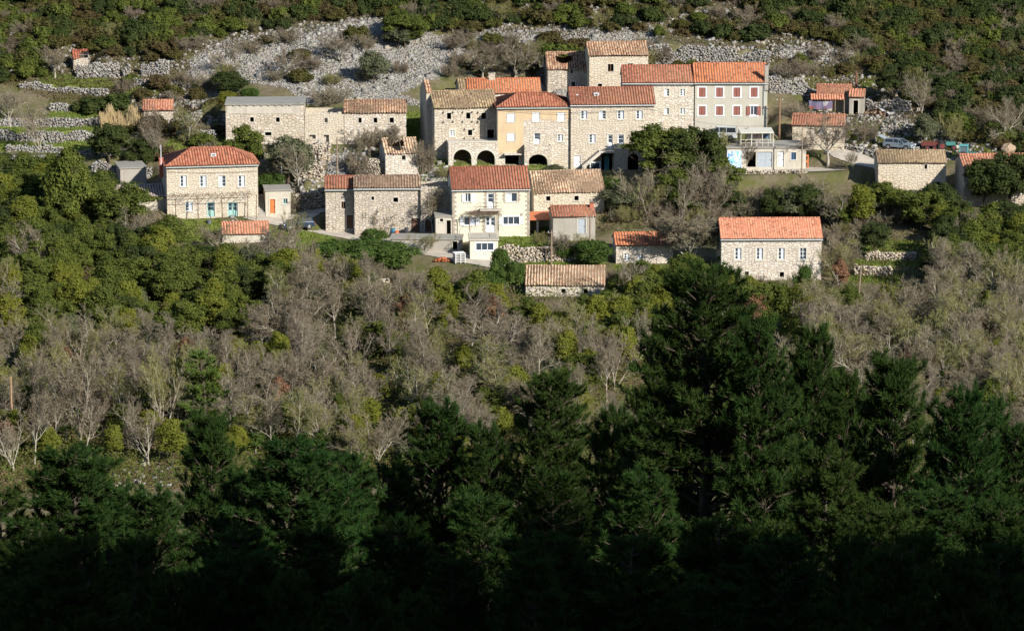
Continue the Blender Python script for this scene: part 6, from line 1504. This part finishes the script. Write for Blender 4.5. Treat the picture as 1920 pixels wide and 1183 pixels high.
# ------------------------------------------------------------------ trees that can be told apart
SPEC = [
 ('spread', 1282, 400, 508, 132, 'broad spreading bare tree with a pale trunk left of the long lone house', 3),
 ('spread', 1553, 212, 311, 104, 'bare tree with a thick pale trunk beside the upper road before the road barn', 1),
 ('spread', 812, 352, 438, 92, 'bare tree in front of the roofless wall left of the yellow house', 2),
 ('spread', 925, 566, 700, 190, 'wide fan-shaped bare tree in the wood below the yellow house', 1),
 ('spread', 1612, 618, 745, 200, 'wide pale-limbed bare tree in the wood right of the tallest dark pine', 0),
 ('spread', 545, 545, 655, 140, 'broad pale bare tree at the lower edge of the evergreen slope at left', 2),
 ('multi', 152, 650, 830, 120, 'pale forked bare tree in the wood at far left', 0),
 ('multi', 310, 655, 835, 110, 'pale bare tree just left of the light green pine', 1),
 ('slim', 805, 590, 760, 70, 'tall pale-trunked bare tree standing straight in the middle of the wood', 1),
 ('spread', 103, 92, 148, 56, 'small bare tree with a thick dark trunk left of the hillside ruin', 0),
 ('spread', 540, 92, 142, 70, 'dark bare tree standing in the middle of the scree', 1),
 ('spread', 430, 84, 138, 50, 'small bare tree at the left end of the scree', 2),
 ('multi', 640, 55, 118, 70, 'low bare tree on the upper edge of the scree', 2),
 ('spread', 20, 165, 238, 70, 'bare tree standing on the top grass terrace at the left edge', 0),
 ('multi', 75, 185, 284, 62, 'bare tree growing through the terrace walls at far left', 3),
 ('multi', 354, 195, 268, 60, 'bare fig tree above the short terrace wall left of the flat-topped house', 1),
 ('brush', 792, 262, 328, 46, 'reddish brown bush between the fallen-in ruin and the arcade', 1),
 ('multi', 300, 235, 300, 66, 'bare tree behind the roof of the hip-roofed house', 2),
 ('brush', 290, 205, 258, 55, 'brown bush in front of the orange-roofed hut', 1),
 ('brush', 735, 233, 276, 70, 'dark leafless shrub against the shaded corner of the left row', 1),
 ('brush', 690, 240, 282, 70, 'thin climbing branches below the three white framed windows', 0),
 ('brush', 700, 388, 440, 60, 'dry climber on the wall of the dark-roofed stone house, left of the white tank', 0),
 ('brush', 548, 360, 402, 40, 'round leafless bush in front of the outhouse', 0),
 ('multi', 545, 395, 470, 50, 'thin bare sapling on the bank below the parked dark hatchback', 1),
 ('multi', 500, 425, 500, 105, 'spreading bare tree below the small faded red-roofed shed', 2),
 ('multi', 412, 420, 470, 60, 'bare dark tree left of the small faded red-roofed shed', 0),
 ('multi', 795, 440, 478, 62, 'leafless shrub in front of the long low concrete garage', 1),
 ('multi', 1375, 245, 318, 80, 'bare tree before the garages, left of the terrace hut', 1),
 ('multi', 1400, 262, 320, 46, 'thin bare tree before the blue painted board', 2),
 ('multi', 1600, 283, 318, 30, 'small leafless sapling on the island of the upper road', 0),
 ('spread', 1885, 185, 270, 84, 'bare tree above the tan boulder at the right edge', 2),
 ('brush', 1622, 225, 268, 46, 'round brown bush on the grass bank above the curve of the road', 1),
 ('brush', 1785, 215, 270, 50, 'brown bush right of the farm trailer', 2),
 ('multi', 1730, 130, 215, 76, 'bare brown tree above the curving rubble wall', 3),
 ('multi', 1500, 190, 235, 50, 'bare tree left of the banner', 0),
 ('spread', 905, 85, 148, 84, 'pale leaning bare tree behind the stone chimney', 1),
 ('multi', 965, 80, 150, 96, 'dense grey bare tree left of the top ruin', 0),
 ('brush', 620, 158, 198, 88, 'low grey leafless thicket behind the roofless house', 0),
 ('multi', 1480, 120, 152, 60, 'pale bare bush behind the rubble wall right of the grey house', 2),
 ('multi', 560, 262, 350, 80, 'silvery bare tree below the flat-topped house', 0),
 ('brush', 1580, 440, 500, 80, 'large leafless bush right of the long lone house', 0),
 ('olive', 1238, 240, 350, 125, 'big olive-green tree hiding the right end of the long middle house', 0),
 ('dark', 1306, 244, 362, 105, 'dark green tree between the long middle house and the garages', 0),
 ('olive', 1345, 300, 372, 90, 'olive-green tree left of the blue painted board', 2),
 ('bright', 1148, 336, 380, 58, 'round ivy-green bush at the right end of the old brown roof', 0),
 ('bright', 965, 490, 552, 38, 'ivy-covered column of green at the left end of the lonely barn', 1),
 ('bright', 937, 470, 545, 36, 'narrow green bush below the basement room', 0),
 ('grey', 702, 98, 158, 54, 'grey-green round tree standing alone on the scree', 0),
 ('dark', 427, 136, 182, 66, 'dark green round tree at the foot of the scree', 1),
 ('bright', 468, 166, 198, 34, 'small bright round bush behind the flat-topped house', 0),
 ('yel', 428, 172, 198, 44, 'yellow-green bush beside the small bright round bush', 0),
 ('olive', 462, 238, 330, 70, 'mottled olive tree in front of the left end of the flat-topped house', 2),
 ('grey', 540, 258, 345, 84, 'grey-green ivy-draped tree in front of the flat-topped house', 1),
 ('bright', 512, 325, 372, 46, 'ivy bush behind the outhouse', 1),
 ('dark', 1674, 122, 190, 60, 'dark green round tree on the slope right of the rusty flue', 0),
 ('bright', 1366, 470, 520, 36, 'dark ivy bush climbing the left end of the long lone house', 1),
 ('bright', 1504, 500, 575, 30, 'ivy-wrapped trunk below the right end of the long lone house', 0),
 ('grey', 1733, 215, 272, 46, 'grey-leaved olive tree between the grey-blue car and the red trailer', 0),
 ('hpine', 385, 660, 830, 96, 'light green pine standing in the bare wood at left', 0),
 ('olive', 130, 280, 440, 90, 'tall olive-green tree left of the abandoned concrete shed', 1),
 ('olive', 235, 345, 450, 110, 'rounded olive-green tree in front of the faded corrugated roof', 0),
 ('bright', 640, 455, 505, 90, 'left part of the bright green hedge below the road', 0),
 ('bright', 690, 450, 502, 90, 'middle part of the bright green hedge below the road', 1),
 ('bright', 740, 456, 505, 80, 'right part of the bright green hedge below the road', 0),
 ('bright', 700, 430, 462, 50, 'grey-green bush on the road verge above the bright hedge', 1),
 ('dshrub', 215, 178, 208, 56, 'right part of the dark hedge above the dry reeds', 0),
 ('dshrub', 170, 184, 210, 56, 'left part of the dark hedge above the dry reeds', 1),
 ('dark', 1845, 300, 392, 76, 'thick ivy over the left part of the patchy red roof', 1),
 ('dark', 1895, 290, 395, 90, 'thick ivy over the right part of the patchy red roof', 0),
 ('dark', 1640, 420, 480, 60, 'dark shaded tree above the upper terrace right of the lone house', 1),
 ('grey', 1042, 310, 330, 40, 'grey-green garden shrub above the sagging old roof', 0),
 ('oshrub', 1090, 330, 352, 1, '', 0),
 ('dark', 205, 235, 312, 70, 'dark green tree below the dry reeds', 1),
 ('dark', 262, 262, 320, 56, 'dark tree behind the abandoned concrete shed', 0),
 ('olive', 760, 20, 90, 80, 'dark olive tree at the top edge of the scree', 0),
 ('grey', 745, 45, 92, 50, 'grey-green tree beside the dark olive tree above the scree', 1),
]
for kd, px, yt, yb, wpx, lb, i in SPEC:
    if wpx > 5: plant_px(kd, px, yt, yb, wpx, lb, None, min(i, len(PR[kd]) - 1))

# ------------------------------------------------------------------ trees and shrubs that fill the slopes
GRP = {'ivyt': 'ivy-clad trees in the wood', 'slim': 'bare trees of the wood', 'multi': 'bare trees of the wood', 'brush': 'leafless bushes', 'olive': 'evergreen trees on the slopes', 'dark': 'evergreen trees on the slopes', 'yel': 'evergreen trees on the slopes', 'grey': 'evergreen trees on the slopes', 'redl': 'trees with dry brown leaves', 'maq': 'maquis shrubs on the hillside', 'dshrub': 'evergreen shrubs', 'oshrub': 'evergreen shrubs', 'spread': 'bare trees of the wood', 'bright': 'ivy bushes'}
ADJ = {'ivyt': 'bare tree with a green ivy-clad trunk', 'slim': 'slim grey-brown bare tree', 'multi': 'many-stemmed grey-brown bare tree', 'brush': 'low brown leafless bush', 'olive': 'olive-green evergreen tree', 'dark': 'dark green evergreen tree', 'yel': 'yellow-green evergreen tree', 'grey': 'grey-green evergreen tree', 'redl': 'slender tree with dry reddish brown leaves', 'maq': 'brownish green maquis shrub', 'dshrub': 'dark green evergreen shrub', 'oshrub': 'olive-green evergreen shrub', 'spread': 'spreading grey bare tree', 'bright': 'fresh green ivy bush'}
# crown height and width ranges in photo pixels
SZ = {'ivyt': ((80, 125), (46, 66)), 'slim': ((95, 150), (48, 74)), 'multi': ((75, 120), (62, 95)), 'spread': ((85, 115), (90, 130)), 'brush': ((26, 44), (34, 60)), 'olive': ((60, 92), (54, 82)), 'dark': ((50, 82), (50, 76)), 'yel': ((60, 95), (42, 62)), 'grey': ((45, 65), (46, 66)), 'redl': ((70, 95), (36, 50)), 'maq': ((15, 32), (24, 50)), 'dshrub': ((18, 42), (26, 54)), 'oshrub': ((16, 38), (24, 50)), 'bright': ((30, 50), (36, 60))}
ZONES = [
 ('on the far upper right hillside', [(1440, -10), (1935, -10), (1935, 292), (1800, 262), (1770, 215), (1720, 200), (1700, 160), (1640, 130), (1560, 75), (1440, 60)], [('maq', 5), ('dshrub', 4), ('oshrub', 2), ('brush', 1.6)], 19, 330),
 ('on the rocky hillside above the top houses', [(860, -10), (1440, -10), (1440, 84), (1225, 66), (1000, 48), (860, 60)], [('maq', 5), ('dshrub', 2.2), ('oshrub', 2), ('brush', 1.5)], 27, 110),
 ('on the hillside just above the scree', [(380, -10), (860, -10), (850, 55), (800, 60), (725, 34), (600, 40), (500, 58), (400, 70), (360, 95)], [('maq', 5), ('dshrub', 3), ('oshrub', 3), ('brush', 1.3)], 21, 120),
 ('on the far upper left hillside', [(-15, -10), (380, -10), (360, 95), (310, 118), (235, 108), (130, 88), (90, 90), (85, 145), (-15, 165)], [('maq', 5), ('dshrub', 3), ('oshrub', 4), ('brush', 1.5)], 21, 130),
 ('among the terraces at upper left', [(210, 150), (400, 170), (420, 300), (240, 320), (230, 260), (260, 200)], [('maq', 3), ('brush', 3), ('oshrub', 1)], 30, 26),
 ('beside the rubble above the village', [(840, 150), (850, 70), (1000, 80), (1200, 95), (1440, 160), (1500, 110), (1600, 120), (1700, 140), (1600, 150), (1450, 150), (1100, 120)], [('maq', 3), ('brush', 4), ('oshrub', 1)], 26, 44),
 ('on the evergreen slope below the hip-roofed house', [(-20, 395), (110, 400), (200, 440), (300, 440), (345, 480), (420, 500), (520, 510), (600, 540), (560, 600), (480, 645), (300, 660), (-20, 650)], [('olive', 6), ('dark', 1), ('yel', 1.8), ('grey', 1), ('multi', .45), ('oshrub', 1.2), ('brush', .5)], 28, 118),
 ('at the upper left edge of the evergreen slope', [(-20, 330), (120, 340), (200, 365), (300, 420), (200, 440), (-20, 400)], [('olive', 6), ('dark', 2), ('yel', 1)], 30, 28),
 ('in the wood at far left', [(-20, 680), (300, 680), (480, 690), (480, 850), (330, 880), (170, 860), (-20, 900)], [('slim', 6), ('multi', 2.5), ('ivyt', 1.2), ('yel', 1.6), ('olive', 1.6), ('redl', .4), ('brush', 1), ('oshrub', 3)], 25, 90),
 ('in the wood below the village road', [(480, 600), (620, 540), (860, 530), (960, 560), (1130, 590), (1160, 700), (1160, 850), (900, 900), (700, 900), (480, 850)], [('slim', 6), ('multi', 4), ('ivyt', 2), ('yel', 3.2), ('olive', 2.6), ('redl', .4), ('spread', .5), ('oshrub', 4), ('bright', 1), ('grey', 1)], 25, 165),
 ('in the brush under the road wall', [(520, 500), (620, 510), (740, 520), (900, 520), (960, 560), (620, 590), (520, 560)], [('brush', 5), ('multi', 2), ('olive', 1), ('bright', .8)], 30, 34),
 ('in the yellow-green thicket below the lonely barn', [(960, 580), (1200, 585), (1240, 640), (1180, 720), (1020, 690)], [('yel', 6), ('olive', 3), ('multi', 2)], 30, 34),
 ('between the lonely barn and the long lone house', [(1120, 415), (1150, 500), (1150, 560), (1210, 620), (1350, 620), (1350, 540), (1250, 535), (1160, 520)], [('olive', 5), ('yel', 2), ('grey', 1), ('multi', .8)], 30, 36),
 ('on the slope below the garages', [(1120, 395), (1200, 385), (1340, 372), (1500, 372), (1640, 390), (1800, 400), (1800, 420), (1560, 440), (1545, 420), (1340, 418), (1200, 415)], [('olive', 2.4), ('dark', .8), ('multi', 4), ('grey', 1), ('slim', 1.5), ('yel', 1), ('brush', 2.5)], 25, 66),
 ('on the shaded slope at the right edge', [(1730, 420), (1935, 400), (1935, 560), (1700, 560), (1680, 520)], [('olive', 5), ('dark', 3), ('yel', 1), ('multi', 1)], 28, 42),
 ('below the long lone house', [(1350, 560), (1560, 545), (1700, 545), (1700, 600), (1500, 640), (1350, 620)], [('multi', 3), ('yel', 2), ('olive', 2), ('slim', 2), ('brush', 2), ('redl', .5)], 28, 44),
 ('in the wood at far right', [(1480, 640), (1700, 580), (1935, 560), (1935, 880), (1700, 860), (1480, 760)], [('slim', 6), ('multi', 5), ('ivyt', 2), ('yel', 2.6), ('olive', 2.6), ('redl', .4), ('spread', .5), ('oshrub', 3), ('dark', 1.5)], 26, 130),
 ('on the scree above the left row', [(400, 90), (620, 60), (780, 70), (850, 110), (800, 150), (620, 180), (430, 145)], [('brush', 4), ('maq', 2), ('oshrub', 1)], 36, 15),
 ('on the bank behind the spreading bare tree', [(1140, 398), (1350, 398), (1350, 425), (1150, 432)], [('yel', 2), ('olive', 2), ('multi', 3), ('grey', 1), ('brush', 2)], 24, 16),
 ('beside the right end of the long lone house', [(1550, 430), (1625, 440), (1610, 540), (1550, 540)], [('brush', 4), ('multi', 2), ('yel', 1)], 24, 10),
 ('in the small gardens of the village', [(850, 345), (1000, 340), (990, 320), (850, 330), (640, 300), (700, 340), (560, 350), (480, 340), (500, 395), (540, 350)], [('brush', 2), ('bright', 2)], 30, 6),
 ('in the garden below the carport', [(940, 440), (1110, 436), (1120, 500), (940, 455)], [('bright', 2), ('oshrub', 2), ('brush', 2)], 20, 15),
]
cnt = {}; placed = []; rg = np.random.default_rng(31)
for zn, poly, mix, sp, n in ZONES:
    P = np.array(poly); w8 = np.array([m_[1] for m_ in mix], float); w8 /= w8.sum(); q = rg.uniform(P.min(0), P.max(0), (n * 60, 2)); q = q[inpoly(q[:, 0], q[:, 1], poly)]; X_, Y_ = to_world(q); bad = on_pads(X_, Y_, 1.0) | near_road(X_, Y_, 1.2); Zq = H1(X_, Y_); got = []
    for (px, py), x, y, z, bd in zip(q, X_, Y_, Zq, bad):
        if len(got) >= n: break
        if bd or any(abs(px - a_) < sp and abs(py - b_) < sp * .55 and (px - a_) ** 2 + ((py - b_) * 1.7) ** 2 < sp * sp for a_, b_ in got): continue
        kd = mix[rg.choice(len(mix), p=w8)][0]; (h0_, h1_), (w0_, w1_) = SZ[kd]; f = rg.uniform(0, 1); hp = h0_ + (h1_ - h0_) * f; wp_ = w0_ + (w1_ - w0_) * np.clip(f + rg.normal(0, .25), 0, 1); fsc = 450 / y if y > 470 else 1.0
        hp *= min(1, fsc * 1.05); x0, x1, y0, y1 = px - wp_ * .42, px + wp_ * .42, py - hp * .95, py
        if any(x0 < b_[2] and x1 > b_[0] and y0 < b_[3] and y1 > b_[1] and y < b_[4] + 1.0 for b_ in PROT):
            if kd in ('slim', 'multi', 'olive', 'dark', 'yel', 'spread', 'redl'):
                kd = 'brush' if kd in ('slim', 'multi', 'spread', 'redl') else 'oshrub'; (h0_, h1_), (w0_, w1_) = SZ[kd]; hp = h0_ + (h1_ - h0_) * f; wp_ = w0_ + (w1_ - w0_) * f; x0, x1, y0 = px - wp_ * .42, px + wp_ * .42, py - hp * .95
                if any(x0 < b_[2] and x1 > b_[0] and y0 < b_[3] and py > b_[1] and y < b_[4] + 1.0 for b_ in PROT): continue
            else: continue
        nm = NAMES[kd]
        if cnt.get(nm, 0) >= 292: continue
        cnt[nm] = cnt.get(nm, 0) + 1; got.append((px, py)); s = F / (y * 1.02)
        plant(kd, x, y, z - .12, wp_ / s, hp / s, ADJ[kd] + ' ' + zn, GRP[kd])
print('fill', cnt, sum(cnt.values()))

# ------------------------------------------------------------------ foreground pines, low parts shaded by the unseen ridge added behind the viewpoint
PINES = [  # px top, row top, width px, distance, proto, label
 (1318, 515, 360, 150, 0, 'tallest dark pine of the foreground, rising before the long lone house'),
 (1440, 610, 230, 148, 1, 'olive-tinted dark pine pressed against the right side of the tallest pine'),
 (1535, 622, 190, 168, 1, 'dark pine with a blunt top right of the tallest pine'),
 (1245, 615, 190, 160, 1, 'slender dark pine pressed against the left side of the tallest pine'),
 (1665, 680, 210, 150, 3, 'narrow dark pine with a pointed top at right'),
 (1790, 745, 240, 145, 2, 'broad dark pine near the right edge'),
 (1915, 800, 220, 150, 1, 'dark pine cut off by the right edge'),
 (1018, 712, 240, 172, 0, 'dark pine with the highest top in the middle of the picture'),
 (1130, 775, 180, 165, 1, 'dark pine between the middle pine and the tallest pine'),
 (830, 765, 230, 168, 1, 'dark cone-shaped pine left of the middle pine'),
 (735, 880, 200, 165, 3, 'low dark pine at the foot of the cone-shaped pine'),
 (560, 832, 320, 155, 2, 'broad round-headed dark pine left of the cone-shaped pine'),
 (378, 785, 170, 176, 3, 'thin dark pine with a tufted top, between the two broad ones at left'),
 (455, 890, 200, 160, 1, 'dark pine at the left shoulder of the round-headed pine'),
 (160, 848, 330, 150, 2, 'very dark broad pine at lower left'),
 (290, 930, 240, 140, 1, 'low dark pine right of the very dark broad pine'),
 (15, 925, 190, 150, 3, 'dark pine cut off by the left edge'),
 (925, 810, 190, 166, 1, 'dark pine in the dip between the cone-shaped pine and the middle pine'),
 (1190, 790, 180, 158, 1, 'dark pine close under the left edge of the tallest pine'),
 (1595, 715, 190, 160, 1, 'dark pine between the blunt-topped pine and the pointed pine'),
 (1860, 765, 200, 154, 3, 'dark pine between the broad right pine and the right edge'),
 (655, 870, 220, 160, 2, 'dark pine at the right shoulder of the round-headed pine'),
 (1210, 900, 240, 135, 1, 'dark pine under the left skirt of the tallest pine'),
 (1560, 850, 260, 132, 2, 'dark pine under the right skirt of the tallest pine'),
 (1045, 895, 260, 118, 1, 'young pine with a visible pale leader at the bottom middle'),
 (905, 930, 240, 124, 3, 'young dark pine at the bottom, left of the pale-leadered one'),
 (750, 985, 260, 120, 2, 'young round dark pine at the bottom left of the middle'),
 (600, 1000, 260, 118, 1, 'low dark pine at the bottom below the round-headed pine'),
 (430, 1010, 280, 116, 2, 'dark pine low at the bottom left, second from the corner'),
 (250, 1040, 260, 112, 1, 'dark pine low at the bottom left near the corner'),
 (70, 1010, 300, 116, 2, 'black-green pine filling the bottom left corner'),
 (1180, 1020, 260, 112, 3, 'young dark pine at the bottom right of the pale-leadered one'),
 (1330, 980, 320, 116, 2, 'dark pine at the bottom below the tallest pine'),
 (1480, 1010, 280, 112, 1, 'dark pine low at the bottom, right of the middle'),
 (1640, 960, 300, 118, 2, 'dark pine low at the bottom right, third from the corner'),
 (1780, 930, 300, 122, 0, 'dark pine low at the bottom right, second from the corner'),
 (1900, 960, 280, 116, 2, 'black-green pine filling the bottom right corner'),
]
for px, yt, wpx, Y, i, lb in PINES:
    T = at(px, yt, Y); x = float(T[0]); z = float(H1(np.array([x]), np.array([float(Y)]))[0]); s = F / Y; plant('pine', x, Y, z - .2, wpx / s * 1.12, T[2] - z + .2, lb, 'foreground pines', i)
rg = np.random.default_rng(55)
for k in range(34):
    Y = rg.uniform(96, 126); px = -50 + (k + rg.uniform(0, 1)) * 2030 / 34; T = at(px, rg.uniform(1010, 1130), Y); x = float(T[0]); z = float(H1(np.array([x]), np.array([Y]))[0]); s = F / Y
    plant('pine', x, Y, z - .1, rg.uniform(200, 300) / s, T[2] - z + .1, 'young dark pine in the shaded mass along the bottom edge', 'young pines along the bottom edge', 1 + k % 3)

# scrub beyond the edges of the view, one mass
rg = np.random.default_rng(91); n = 3600
cx = np.concatenate([rg.uniform(64, 108, 1000), rg.uniform(-108, -64, 1000), rg.uniform(-108, 108, n - 2000)]); cy = np.concatenate([rg.uniform(390, 600, 2000), rg.uniform(572, 638, n - 2000)])
kp = (np.abs(cx) / cy > .140) | (cy > 571); cx, cy = cx[kp], cy[kp]; n = len(cx); r_ = rg.uniform(.9, 2.3, n); k = np.repeat(np.arange(n), 70); d = rg.normal(0, 1, (len(k), 3)); d /= np.linalg.norm(d, axis=1)[:, None]; d[:, 2] = np.abs(d[:, 2])
P = np.stack([cx[k], cy[k], H1(cx, cy)[k] + r_[k] * .3], 1) + d * (r_[k] * rg.uniform(.7, 1.15, len(k)))[:, None]
Vv, Ff = leaf_arrays(P, d + rg.normal(0, .5, (len(k), 3)), .34 * rg.uniform(.6, 1.4, len(k)), rg); tn = rg.uniform(0, 1, n)[k] * .6 + rg.uniform(0, .4, len(k))
tag(link('distant_scrub', quads('distant_scrub', Vv, Ff, [L_MAQ], tone=np.repeat(tn, 4))), kind='stuff')

# ------------------------------------------------------------------ ground cover nobody could count
def cover(name, polys, n, seed, mat, size, hmax, asp=1.6, road_mg=.3):
    q = sample_polys(polys, n, seed); x, y = to_world(q); m = ~on_pads(x, y, .3) & ~near_road(x, y, road_mg); x, y = x[m], y[m]; rg = np.random.default_rng(seed); x = x + rg.normal(0, .3, len(x)); y = y + rg.normal(0, .3, len(x))
    cl = .5 + .5 * np.sin(x * 1.3 + 2 * np.sin(y * .7)) * np.sin(y * 1.1 + x * .3); z = H1(x, y) + rg.uniform(0, 1, len(x)) ** 1.5 * hmax * (.25 + .75 * cl)
    Vv, Ff = leaf_arrays(np.stack([x, y, z], 1), rg.normal(0, .8, (len(x), 3)) + (0, -.5, .6), size * rg.uniform(.6, 1.4, len(x)), rg, asp); return tag(link(name, quads(name, Vv, Ff, [mat], tone=np.repeat(np.clip(cl * .6 + rg.uniform(0, .4, len(x)), 0, 1), 4))), kind='stuff')
WOODS = [[(-20, 450), (600, 520), (1130, 560), (1350, 560), (1935, 560), (1935, 900), (1100, 900), (-20, 930)]]
cover('undergrowth', WOODS + [[(-20, 340), (300, 400), (600, 520), (-20, 640)], [(1120, 380), (1935, 400), (1935, 560), (1560, 540), (1550, 440), (1340, 420), (1120, 440)]], 120000, 61, L_MAQ, .17, 1.2)
cover('leafy_undergrowth', WOODS, 110000, 62, L_OLIVE, .17, 3.0)
cover('fallen_leaves', WOODS, 50000, 63, L_RED, .15, .15)
cover('hillside_herbs', [[(-20, -10), (1935, -10), (1935, 300), (1600, 280), (1450, 130), (1220, 70), (870, 70), (700, 40), (350, 110), (420, 300), (-20, 150)]], 120000, 64, L_MAQ, .15, .7)
cover('scree_weeds', SCREE[:2], 9000, 68, L_MAQ, .16, .35)
L_GRASS = m_leaf('grass_blades', [(0.06, 0.11, 0.015), (0.115, 0.17, 0.03), (0.20, 0.24, 0.06), (0.16, 0.17, 0.05)])
cover('grass', GRASS, 42000, 65, L_GRASS, .15, .16, 2.2)
L_STRAW = m_leaf('dry_reed_stems', [(0.30, 0.22, 0.11), (0.42, 0.33, 0.18), (0.52, 0.43, 0.27), (0.4, 0.3, 0.16)])
q = sample_polys([[(186, 238), (200, 233), (240, 234), (262, 232), (266, 242), (240, 246), (190, 246)]], 1700, 66); x, y = to_world(q); rg = np.random.default_rng(67); z = H1(x, y); n = len(x); h = rg.uniform(.7, 1.5, n) * (1.5 + .45 * np.sin(x * 1.9) + .3 * np.sin(x * 4.3 + y)); w_ = .03; dx = rg.normal(0, .12, n)
Vv = np.stack([np.stack([x - w_, y, z - .1], 1), np.stack([x + w_, y, z - .1], 1), np.stack([x + dx + .02, y, z + h], 1), np.stack([x + dx - .02, y, z + h], 1)], 1).reshape(-1, 3)
tag(link('dry_reeds', quads('dry_reeds', Vv, np.arange(n * 4).reshape(-1, 4), [L_STRAW], tone=np.repeat(rg.uniform(0, 1, n), 4))), kind='stuff')
